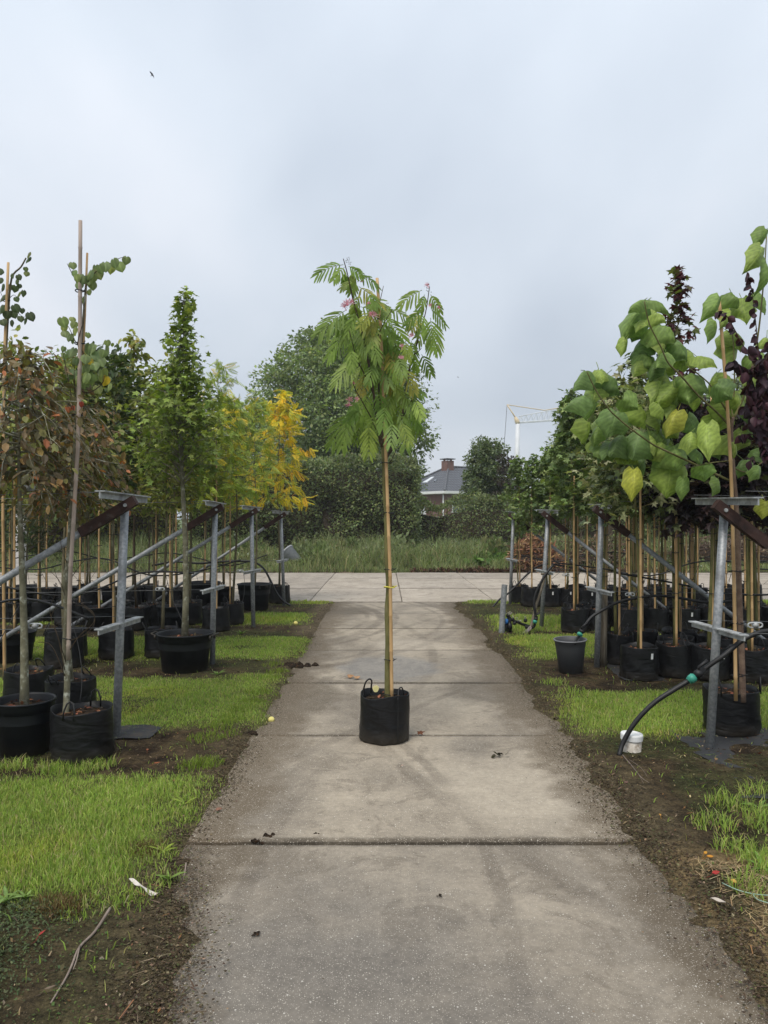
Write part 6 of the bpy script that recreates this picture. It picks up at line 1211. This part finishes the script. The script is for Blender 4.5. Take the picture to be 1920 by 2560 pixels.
# copper weeping beech in the plastic pot, and the bag behind
pC = ground_at(22, 1652, .2); potted('weeping beech with rusty brown curled leaves in thick rimmed pot', 'beech_tree', pC, 'pot', .205, .37, 'copper', 0, 606, cane=False, rot=1.2)
pD = ground_at(132, 1577, .19); potted('weeping brown leaved tree in bag behind the tall cane', 'beech_tree', pD, 'bag', .195, .345, 'copper', 0, 607, cane=True, rot=3.4, scale=.92)
# ---- purple plum leaning in at the right edge
def plum():
    g = random.Random(9); gn = np.random.default_rng(9); Z = ZM(1340, 540, .34961); Y0 = 5.2; x0 = 3.12; z = float(ground_z(np.array([x0]), np.array([5.35]))[0])
    root = thing('purple_plum_tree', 'dark purple leaved tree hanging in at the right frame edge', 'tree', (x0, 5.35, z)); add_pot(root, 'bag', .2, .335, 2)
    t = MB(); limb(t, [(x0, 5.35, .28), (x0-.01, 5.35, 1.0), (x0, 5.33, 1.9), (x0-.05, 5.28, 2.5), (x0-.12, 5.2, 3.0)], .02, .008, 9); t.build('trunk', M['bark'], root)
    paths = [[(1740, 1500), (1660, 1250), (1600, 1050), (1580, 850), (1555, 620), (1530, 480), (1505, 400)], [(1700, 1250), (1600, 1120), (1500, 960), (1430, 830), (1380, 740), (1330, 680), (1270, 700)], [(1680, 900), (1630, 1100), (1610, 1350), (1620, 1600), (1640, 1720)], [(1660, 1000), (1560, 1100), (1540, 1250), (1560, 1380)], [(1700, 1150), (1660, 1300), (1650, 1450)], [(1600, 1050), (1520, 1100), (1450, 1060), (1400, 1040)], [(1700, 1600), (1600, 1570), (1500, 1560), (1440, 1580)]]
    lv = []
    for i, p in enumerate(paths):
        q = smooth_path([Z(x, y, Y0+(.12*math.sin(i*2.1))*j/len(p)) for j, (x, y) in enumerate(p)], 5); b = MB(); b.tube(q, [.006-.0045*k/(len(q)-1) for k in range(len(q))], 5); b.build('branch', M['twig'], root)
        L_ = sum((q[k+1]-q[k]).length for k in range(len(q)-1)); n = int(L_/(.026 if i < 2 else .013))
        for k in range(n):
            s = k/n*(len(q)-1); a = int(s); lv.append((q[a].lerp(q[min(a+1, len(q)-1)], s-a), .95 if i < 2 else 1.1))
    for k in range(70): lv.append((Z(g.uniform(1500, 1700), g.gauss(1280, 170), Y0+g.uniform(-.15, .2)), 1.15))
    lm = [big_leaf((0, 0, 0), (0, 0, -1), 1.0, (.022+.012*k, .012+.003*k, .020+.004*k), g, 'plum', .5, .3, np.array([.2*k-.3, -1, .3])).mesh('leaf', M['leaf']) for k in range(4)]
    for (p, s) in lv:
        o = obj('leaf', g.choice(lm), root, p-Vector((x0, 5.35, z)), (g.uniform(-.9, .9), g.uniform(-.9, .9), g.uniform(0, 6.28)), (.066*s*g.uniform(.7, 1.2),)*3)
plum()
# ---------------------------------------------------------------- things around the path
def gz(x, y): return float(ground_z(np.array([x]), np.array([y]))[0])
def on(px, py, z=None):
    p = GD(px, py); return Vector((p.x, p.y, gz(p.x, p.y) if z is None else z))
# grey bucket
p = on(1240, 1462); p.y += .13
r = thing('plastic_bucket', 'empty dark grey plastic bucket standing at the path edge', 'bucket', tuple(p))
mb = MB(); mb.lathe([(.001, .012), (.115, .012), (.118, 0), (.124, 0), (.152, .27), (.155, .275), (.163, .335), (.170, .338), (.174, .346), (.170, .354), (.160, .352), (.148, .29), (.118, .03), (.001, .028)], 36); mb.local('shell', M['greypot'], r).rotation_euler = (.03, -.03, 0)
mb = MB(); mb.tube([(.168*math.cos(a), .168*math.sin(a), .348) for a in np.linspace(0, 2*PI, 37)], .0075, 7, False); mb.local('rim', pm('worn_grey_rim', (.13, .135, .145), (.2, .205, .215), 14, .5), r).rotation_euler = (.03, -.03, 0)
# white capped pipe
p = on(1369, 1632); p.y += .06
r = thing('capped_pipe', 'white capped pipe stub sticking out of the soil', 'pipe', tuple(p))
mb = MB(); mb.lathe([(.069, -.05), (.069, .085), (.001, .086)], 28); mb.local('pipe', M['dirtywhite'], r).rotation_euler = (.02, .05, 0)
mb = MB(); mb.lathe([(.070, .075), (.076, .078), (.077, .112), (.074, .119), (.060, .121), (.058, .117), (.001, .118)], 32); mb.local('cap', M['white'], r, False).rotation_euler = (.02, .05, 0)
# short pipe bollard
p = on(1083, 1369); p.y += .03; tpt = PD(1090, 1263, p.y)
r = thing('pipe_bollard', 'short galvanised pipe bollard at the right path edge', 'bollard', tuple(p))
MB().tube([(p.x, p.y, -.1), (tpt.x, tpt.y, tpt.z)], .042, 16, False).build('pipe', M['galv'], r); MB().tube([(tpt.x-.0005, tpt.y, tpt.z-.02), (tpt.x, tpt.y, tpt.z-.006)], .040, 16).build('plug', M['tbar'], r)
# valve manifold
Zm = ZM(1240, 1500, .12055); Ym = 10.95
c = Zm(290, 690, Ym); r = thing('valve_manifold', 'black irrigation valve manifold with blue tap beside the bollard', 'valve', (c.x, Ym, 0))
mb = MB(); mb.tube([Zm(290, 720, Ym), Zm(288, 600, Ym), Zm(288, 595, Ym), Zm(285, 500, Ym), Zm(285, 495, Ym), Zm(280, 440, Ym), Zm(270, 350, Ym)], [.026, .026, .036, .036, .028, .028, .03], 12); mb.build('riser', M['rubber'], r)
MB().tube([Zm(215, 680, Ym+.02), Zm(215, 480, Ym+.02)], .022, 10).build('riser', M['rubber'], r); MB().tube([Zm(212, 480, Ym+.01), Zm(212, 470, Ym), Zm(212, 395, Ym), Zm(212, 385, Ym)], [.02, .033, .033, .018], 12).build('tap', M['blue_plastic'], r)
mb = MB(); limb(mb, [Zm(275, 400, Ym), Zm(370, 430, Ym), Zm(470, 470, Ym), Zm(570, 510, Ym), Zm(690, 545, Ym)], .02, .02, 9); mb.build('arm', M['rubber'], r)
for (x, y, s) in ((250, 320, .03), (380, 480, .028), (610, 420, .028), (640, 570, .026), (470, 450, .026), (350, 400, .027)):
    q = Zm(x, y, Ym-.02); MB().lathe([(.004, -s), (s*.9, -s*.8), (s, 0), (s*.8, s*.7), (.004, s)], 10, q).build('connector', M['rubber'], r)
gg = random.Random(2); mb = MB()
for (x, y) in ((260, 290), (300, 300), (350, 380), (420, 410), (600, 390), (480, 450), (270, 320)):
    for k in range(3): mb.tube([Zm(x, y, Ym-.04), Zm(x+gg.uniform(-40, 40), y-gg.uniform(10, 60), Ym-.05), Zm(x+gg.uniform(-60, 60), y-gg.uniform(0, 50), Ym-.06)], .0028, 4)
mb.build('twine', pm('pale_twine', (.45, .43, .36), (.55, .52, .45), 20, .9), r)
# spade leaning on the third right post
Ys = 10.85; a, b_ = Zm(545, 745, Ys), Zm(735, 560, Ys+.02)
r = thing('spade', 'worn steel spade with dark wooden handle leaning on the post', 'spade', (a.x, Ys, 0))
bl = MB(); u = (b_-a).normalized(); nn = Vector((0, -1, 0)); sd = u.cross(nn).normalized(); V = []; prof = [(-.02, .02), (0, .055), (.07, .082), (.2, .088), (.27, .085), (.30, .03)]
L_ = (b_-a).length
for d_, hw in prof:
    for k, s in enumerate((-1, -.5, 0, .5, 1)):
        cv = .028*(1-s*s); q = a+u*(d_/.30*L_)+Vector((.2, -.45, -.15)).normalized()*0+(Vector((.05, 1, 0)).normalized()*s*hw)+sd*cv*(-1); V.append(tuple(q))
nV = len(V); V2 = [(x, y, z-.006) for x, y, z in V]; F = []
for i in range(len(prof)-1):
    for j in range(4): F += [(i*5+j, i*5+j+1, (i+1)*5+j+1, (i+1)*5+j), (nV+i*5+j, nV+(i+1)*5+j, nV+(i+1)*5+j+1, nV+i*5+j+1)]
bl.add(V+V2, F); bl.build('blade', pm('worn_steel', (.2, .17, .15), (.32, .29, .27), 12, .45, .1, metal=.5, third=(.10, .06, .045), tscale=9, tlo=.5, thi=.7), r)
ZB_ = ZM(1180, 1240, .2652); mb = MB(); limb(mb, [Zm(720, 570, Ys+.02), Zm(760, 420, Ys+.08), Zm(830, 120, Ys+.16), ZB_(650, 900, Ys+.2), ZB_(690, 740, Ys+.3)], .022, .017, 10); mb.build('handle', M['wood_old'], r)
q = ZB_(690, 735, Ys+.3); MB().tube([(q.x-.06, q.y, q.z), (q.x+.06, q.y, q.z)], .016, 10).build('grip', M['wood_old'], r)
# white concrete post at far left behind the rows
p = P(50, 1450, 19.9); r = thing('concrete_post', 'pale square concrete post with short top bar beyond left rows', 'post', (p.x, 23.6, 0.05))
X = (50-960)/FPX*23.6; r.location.x = X; MB().box((X, 23.6, 1.0), (.36, .22, 2.1), bev=.02).build('shaft', pm('pale_concrete', (.45, .44, .42), (.55, .54, .52), 6, .85, .2), r, False); mb = MB(); tbar(mb, (X, 23.6, 2.09), 1.2, PI/2, .12, .06); mb.build('top_bar', M['tbar'], r, False)
# black ground fabric under the right hand bags
def fabric(name, x0, x1, y0, y1, seed):
    nx, ny = 26, 18; V = []; mb = MB(); xs = np.linspace(x0, x1, nx); ys = np.linspace(y0, y1, ny)
    for j, y in enumerate(ys):
        for i, x in enumerate(xs):
            w = .14*(fbm(np.array([x*3+j*.0]), np.array([y*3]), seed)[0]-.5); V.append((x+w*(i in (0, nx-1)), y+w*(j in (0, ny-1)), 0))
    V = np.array(V); V[:, 2] = ground_z(V[:, 0], V[:, 1])+.002+.05*(fbm(V[:, 0]*2.6, V[:, 1]*2.6, seed+3)-.47)
    i = (np.arange(nx-1)[None]+np.arange(ny-1)[:, None]*nx).ravel(); mb.add(V, np.stack([i, i+1, i+1+nx, i+nx], 1)); m, N, L, b = newmat('ground_fabric') if 'ground_fabric' not in bpy.data.materials else (bpy.data.materials['ground_fabric'],)+(None,)*3
    if N:
        co = coords(N, L, 'Object'); c = mixc(N, L, noise(N, L, co, 6, 5), (.014, .015, .017), (.028, .029, .031)); c = mixc(N, L, ramp(N, L, noise(N, L, co, 7, 8, .7), .52, .62), c, (.045, .035, .025)); c = mixc(N, L, ramp(N, L, noise(N, L, co, 16, 6, .7), .62, .66), c, (.11, .14, .06))
        L.new(c, b.inputs['Base Color']); b.inputs['Roughness'].default_value = .7
    tag(mb.build(name, m), kind='structure')
fabric('ground_fabric', 2.05, 3.4, 4.45, 4.98, 5); fabric('ground_fabric', 2.2, 3.6, 5.0, 5.9, 9); fabric('ground_fabric', 2.45, 5.2, 7.65, 9.1, 7); fabric('ground_fabric', -2.35, -1.75, 5.62, 5.95, 11)

# ---------------------------------------------------------------- litter one can point at
def lone_leaf(label, px, py, s, col, tm='oval', yaw=0, z=None, lift=.012):
    p = on(px, py) if z is None else on(px, py, z); p.z += .006; root = MB(); g_ = np.random.default_rng(int(px*7+py))
    d = np.array([[math.cos(yaw), math.sin(yaw), .12]]); col = tuple(np.array(col)*.8); s = s*.8; leafset(root, tm, np.array([tuple(p+Vector((0, 0, lift)))]), d, np.array([[.15, -.3, 1]]), [s], np.array([col]))
    V = root.v[0]; V[:, 2] += .22*np.abs(V[:, 0]-V[:, 0].mean())
    n = len(V); root.add(V-np.array([0, 0, .002]), [tuple(int(q) for q in f[::-1]) for a in root.f[:] for f in a], np.broadcast_to(np.array(col)*.8, (n, 3)))
    st = p+Vector((0, 0, lift)); root.tube([st, st-Vector((math.cos(yaw)*s*.3, math.sin(yaw)*s*.3, lift)), st-Vector((math.cos(yaw)*s*.7, math.sin(yaw)*s*.62, lift+.002))], [.0016, .0014, .001], 5, True, np.array(col)*.6)
    o = root.build('fallen_leaf', M['litter'], at=tuple(p), smooth=False); tag(o, label, 'leaf', 'fallen leaves on path and verges'); return o
lone_leaf('curled pale orange dead leaf lying behind the bag on concrete', 752, 1466, .085, (.42, .24, .13), 'round', .3, 0); lone_leaf('second curled orange leaf touching the one behind the bag', 775, 1469, .085, (.50, .30, .17), 'round', 2.6, 0)
lone_leaf('brown star shaped dead leaf right of the central bag', 902, 1589, .075, (.17, .07, .04), 'maple', .1, 0); lone_leaf('red fallen leaf on the right verge near the straw', 1538, 1906, .05, (.42, .05, .05), 'oval', .2)
lone_leaf('orange fallen leaf at the right verge, upper one', 1521, 1862, .035, (.60, .30, .05), 'oval', .7); lone_leaf('orange fallen leaf lying just above the red leaf', 1526, 1868, .04, (.58, .27, .05), 'oval', -.3); lone_leaf('yellow fallen leaf on the right verge below the red leaf', 1584, 1924, .035, (.6, .38, .1), 'round', 1.0)
lone_leaf('small orange leaf on the straw at the right verge', 1427, 1775, .03, (.55, .30, .08), 'oval', 1.5); lone_leaf('red narrow leaf on dark moss at lower left', 82, 2040, .055, (.42, .07, .06), 'lance', 1.3); lone_leaf('terracotta coloured leaf on mossy soil left of the path', 332, 1661, .055, (.40, .14, .07), 'lance', .2)
lone_leaf('dull orange leaf on soil beside the nearest left post', 318, 1632, .04, (.30, .12, .07), 'oval', 1.8); lone_leaf('pink brown leaf at the left edge of the concrete', 465, 1757, .05, (.28, .15, .11), 'oval', .4, 0); lone_leaf('grey tan leaf on dark moss near the long twig', 95, 2160, .05, (.22, .17, .13), 'lance', .5); lone_leaf('pale leaf scrap on the concrete below the bag', 866, 1660, .025, (.48, .36, .30), 'oval', .3, 0)
lone_leaf('tan leaf on soil behind the supply hose, right verge', 1545, 1655, .05, (.25, .16, .09), 'oval', .9); lone_leaf('yellow leaf on grass in front of second right row', 1702-24, 1548, .06, (.38, .25, .1), 'round', .2)
def fruit(label, px, py, rr, col):
    p = on(px, py); r = thing('fallen_fruit', label, 'fruit', tuple(p), 'yellow fruits fallen on the grass'); mb = MB(); a = np.linspace(-PI/2, PI/2, 9); mb.lathe([(max(.0015, rr*math.cos(t)*(1+.05*math.sin(t))), rr*.92*math.sin(t)-(rr*.12 if abs(t) > 1.4 else 0)*np.sign(t)) for t in a], 16, (0, 0, rr*.85)); m = pm('fruit_skin', (.56, .50, .14), (.66, .58, .22), 25, .45, third=(.30, .2, .08), tscale=40, tlo=.62, thi=.72) if 'fruit_skin' not in bpy.data.materials else bpy.data.materials['fruit_skin']
    mb.local('flesh', m, r).rotation_euler = (.5, .3, 0); MB().tube([(0, 0, rr*1.55), (.004, 0, rr*1.85)], .002, 5).local('stem', M['twig'], r)
fruit('yellow fallen fruit at the left edge of the concrete', 585, 1556, .027, 0); fruit('yellow fallen fruit on grass beside the third left strip', 736, 1352-0, .03, 0) if False else fruit('yellow fallen fruit lying on soil beside the third left post', 638, 1353, .034, 0); fruit('pale yellow fruit on the grass by the black pots', 178, 1367, .036, 0)
def twig(label, pts, r0, r1, mat='twig', name='fallen_twig', cat='twig', forks=()):
    q = [on(*p[:2]) + Vector((0, 0, .008+(p[2] if len(p) > 2 else 0))) for p in pts]; root = MB(); limb(root, q, r0, r1, 6)
    for f in forks: limb(root, [on(*p[:2])+Vector((0, 0, .012)) for p in f], r1*1.1, r1*.6, 5)
    o = root.build(name, M[mat], at=tuple(q[0])); tag(o, label, cat)
M['grey_twig'] = pm('grey_twig', (.16, .125, .10), (.25, .2, .165), 18, .85, .3)
twig('long forked grey twig lying on the lower left verge', [(238, 1985, .02), (205, 2025), (172, 2058), (155, 2100), (140, 2130), (110, 2180)], .006, .003, 'grey_twig', forks=[[(172, 2058), (166, 2090), (158, 2110)]]); twig('short pale twig on the verge by the serrated leaf', [(402, 1878, .03), (395, 1900), (375, 1922)], .004, .002, 'grey_twig')
twig('thin dark twig at the left edge of the concrete', [(462, 1675), (480, 1683), (490, 1690)], .003, .002); twig('brown twig lying on the right verge beside the path', [(1240, 1635), (1270, 1630), (1290, 1626)], .003, .0015); twig('thin dead stems lying on soil below the white cap', [(1345, 1640), (1360, 1660), (1385, 1690), (1402, 1700)], .003, .0015, 'grey_twig', forks=[[(1360, 1650), (1385, 1672), (1398, 1690)], [(1345, 1640), (1375, 1680), (1390, 1702)]]); twig('long brown stem on soil in front of the grey bucket', [(1150, 1452), (1200, 1466), (1260, 1478), (1280, 1474)], .004, .002)
twig('thin twig on the concrete left of the bag', [(530, 1588), (560, 1583), (585, 1590)], .003, .0015)
w = [on(1560, 1925), on(1590, 1942), on(1625, 1950), on(1665, 1952), on(1700, 1950)]; q = MB(); limb(q, [p+Vector((0, 0, .02)) for p in w], .0022, .0022, 5); limb(q, [p+Vector((0, 0, .018)) for p in (on(1625, 1948), on(1640, 1962), on(1690, 1975))], .0022, .0022, 5)
tag(q.build('green_wire', pm('pale_green_wire', (.22, .34, .26), (.28, .4, .32), 8, .5), at=tuple(w[0])), 'pale green wire trailing off the right verge', 'wire')
def strip_scrap(name, label, cat, pts, w, mat):
    mb = MB(); q = smooth_path([on(*p)+Vector((0, 0, .02+.012*math.sin(i*2))) for i, p in enumerate(pts)], 4); V = []
    for i, p in enumerate(q): a = .5+.3*math.sin(i*.9); V += [tuple(p+Vector((0, w*.5, .004*math.sin(i)))), tuple(p-Vector((0, w*.5, -.008*math.cos(i))))]
    n = len(V); V += [(x, y, z-.0015) for x, y, z in V]; F = []
    for i in range(len(q)-1): F += [(2*i, 2*i+2, 2*i+3, 2*i+1), (n+2*i, n+2*i+1, n+2*i+3, n+2*i+2)]
    mb.add(V, F); tag(mb.build(name, mat, at=tuple(q[0])), label, cat)
strip_scrap('paper_strip', 'crumpled whitish strip of plastic on the left grass edge', 'scrap', [(280, 1920), (298, 1932), (320, 1938), (343, 1945)], .022, pm('dirty_film', (.46, .41, .36), (.58, .54, .49), 25, .7)); strip_scrap('paper_strip', 'pale torn husk on the right verge by the green wire', 'scrap', [(1535, 1962), (1560, 1968), (1588, 1978)], .016, pm('pale_husk', (.34, .29, .24), (.45, .4, .34), 25, .8))
# clods of earth on the concrete
def clod(label, px, py, s, seed, flat=.55, n=9):
    g_ = np.random.default_rng(seed); p = on(px, py, 0.004); mb = MB(); ic = []
    for k in range(n):
        c = np.array(tuple(p))+np.array([g_.normal(0, s*.55), g_.normal(0, s*.4), 0]); rr = s*g_.uniform(.16, .42); a = np.linspace(-.5, PI/2, 5)
        mb.lathe([(max(.001, rr*math.cos(t)), rr*flat*1.3*math.sin(t)) for t in a], 9, c, wob=lambda i, an, r_, z: (r_*(1+g_.uniform(-.28, .28, len(an))), z*(1+g_.uniform(-.2, .2, len(an)))))
    tag(mb.build('earth_clod', M['soil'], at=tuple(p), smooth=False), label, 'clod', 'clods of earth on the concrete')
clod('large dark earth clump at the left path edge', 640, 1440, .13, 1, .6, 22); clod('small earth clod on the wide slab joint, left', 578, 1808, .03, 2, .9); clod('crumbled earth just below the joint clod', 553, 1818, .03, 3, .5); clod('single small dark clod on the wide joint', 685, 1803, .018, 4, .9, 4); clod('flat dark smear of earth on the nearest slab, left', 555, 2018, .022, 5, .3, 7); clod('flat dark smear of earth on the nearest slab, right', 948, 1938, .018, 6, .3, 6); clod('tiny dark clod on the slab right of the bag', 1146-8, 1683, .012, 7, .6, 3); clod('earth crumbs left of the second joint', 545, 1584, .05, 8, .4, 16); clod('flat dark earth mark near the bag on the left', 622, 1706, .02, 9, .25, 5)
# withered leaf cluster on the slab at right
p = on(1081, 1640, .004); r = thing('withered_leaves', 'dark withered leaf cluster on the concrete right of the bag', 'leaves', tuple(p)); gq = np.random.default_rng(6)
for k in range(6):
    mb = MB(); cc = np.array(tuple(p))+np.array([gq.normal(0, .028), gq.normal(0, .025), .012]); leafset(mb, 'oval', np.array([cc]), gq.normal(0, 1, (1, 3))*np.array([1, 1, .25]), gq.normal(0, .4, (1, 3))+np.array([0, 0, 1]), [.045], np.array([(.04, .038, .022)])); mb.v[0][:, 2] += gq.uniform(0, .012, len(mb.v[0])); mb.build('leaf', M['litter'], r, False)
lone_leaf('small black dead leaf left of the withered cluster', 1064, 1636, .03, (.02, .018, .015), 'lance', .1, 0)
# rosette weeds in the verges
def weed(label, px, py, n, s, col, seed):
    g_ = random.Random(seed); p = on(px, py); root = thing('broadleaf_weed', label, 'weed', tuple(p), 'broad leaved weeds in the verges')
    for k in range(n):
        a = k*2.4+g_.uniform(-.4, .4); l = s*.8*g_.uniform(.5, 1.15); up = g_.uniform(.1, .6); d = np.array([math.cos(a), math.sin(a), up]); A = np.array(tuple(p)); big_leaf(A, A+d*l, l*.36, np.array(col)*g_.uniform(.8, 1.2), g_, 'plum', .2, .5, np.array([-math.cos(a)*.6, -math.sin(a)*.6, 1.0])).build('leaf', M['leaf_big'], root)
weed('bright broad leaved weed by the pale twig', 365, 1905, 5, .11, (.20, .30, .07), 1); weed('yellow green weed at the grass edge, left of twig', 352, 1850, 5, .08, (.26, .33, .05), 2); weed('light green weed at the far left grass corner', 15, 1955, 5, .13, (.16, .25, .07), 3); weed('lobed weed on the lawn corner beside dead grass', 55, 1950, 5, .10, (.18, .27, .07), 4); weed('upright yellow green weed beside left path edge', 400, 1745, 6, .09, (.24, .31, .05), 5); weed('weed under the wide black tub at its right', 470, 1460, 7, .12, (.14, .22, .06), 6); weed('leafy weed clump between left bags and post', 520, 1372, 9, .16, (.13, .2, .05), 7); weed('bright weed at the right frame edge in grass', 1650, 1885, 7, .13, (.15, .26, .05), 8); weed('coarse weed at right frame edge above others', 1640, 1748, 6, .13, (.13, .22, .05), 9); weed('pale broad weed in grass in front of right row', 1480, 1545, 6, .10, (.17, .24, .07), 10)
weed('ferny weed in bare strip right of the wide tub', 560, 1492-62, 8, .11, (.17, .24, .06), 11)

# ---------------------------------------------------------------- damp air
hz = MB().box((0, 90, 17.5), (420, 330, 41), None).build('haze', bpy.data.materials.new('haze_air'), at=(0, 90, 0), smooth=False)
def haze_mat():
    m = bpy.data.materials['haze_air']; m.use_nodes = True; N = m.node_tree.nodes; L = m.node_tree.links; N.clear()
    o = N.new('ShaderNodeOutputMaterial'); v = N.new('ShaderNodeVolumePrincipled'); v.inputs['Color'].default_value = (.86, .90, .95, 1); v.inputs['Density'].default_value = .0010; v.inputs['Anisotropy'].default_value = .2
    L.new(v.outputs[0], o.inputs['Volume'])
haze_mat(); tag(hz, 'thin damp haze in the air over the nursery', 'haze', kind='stuff')
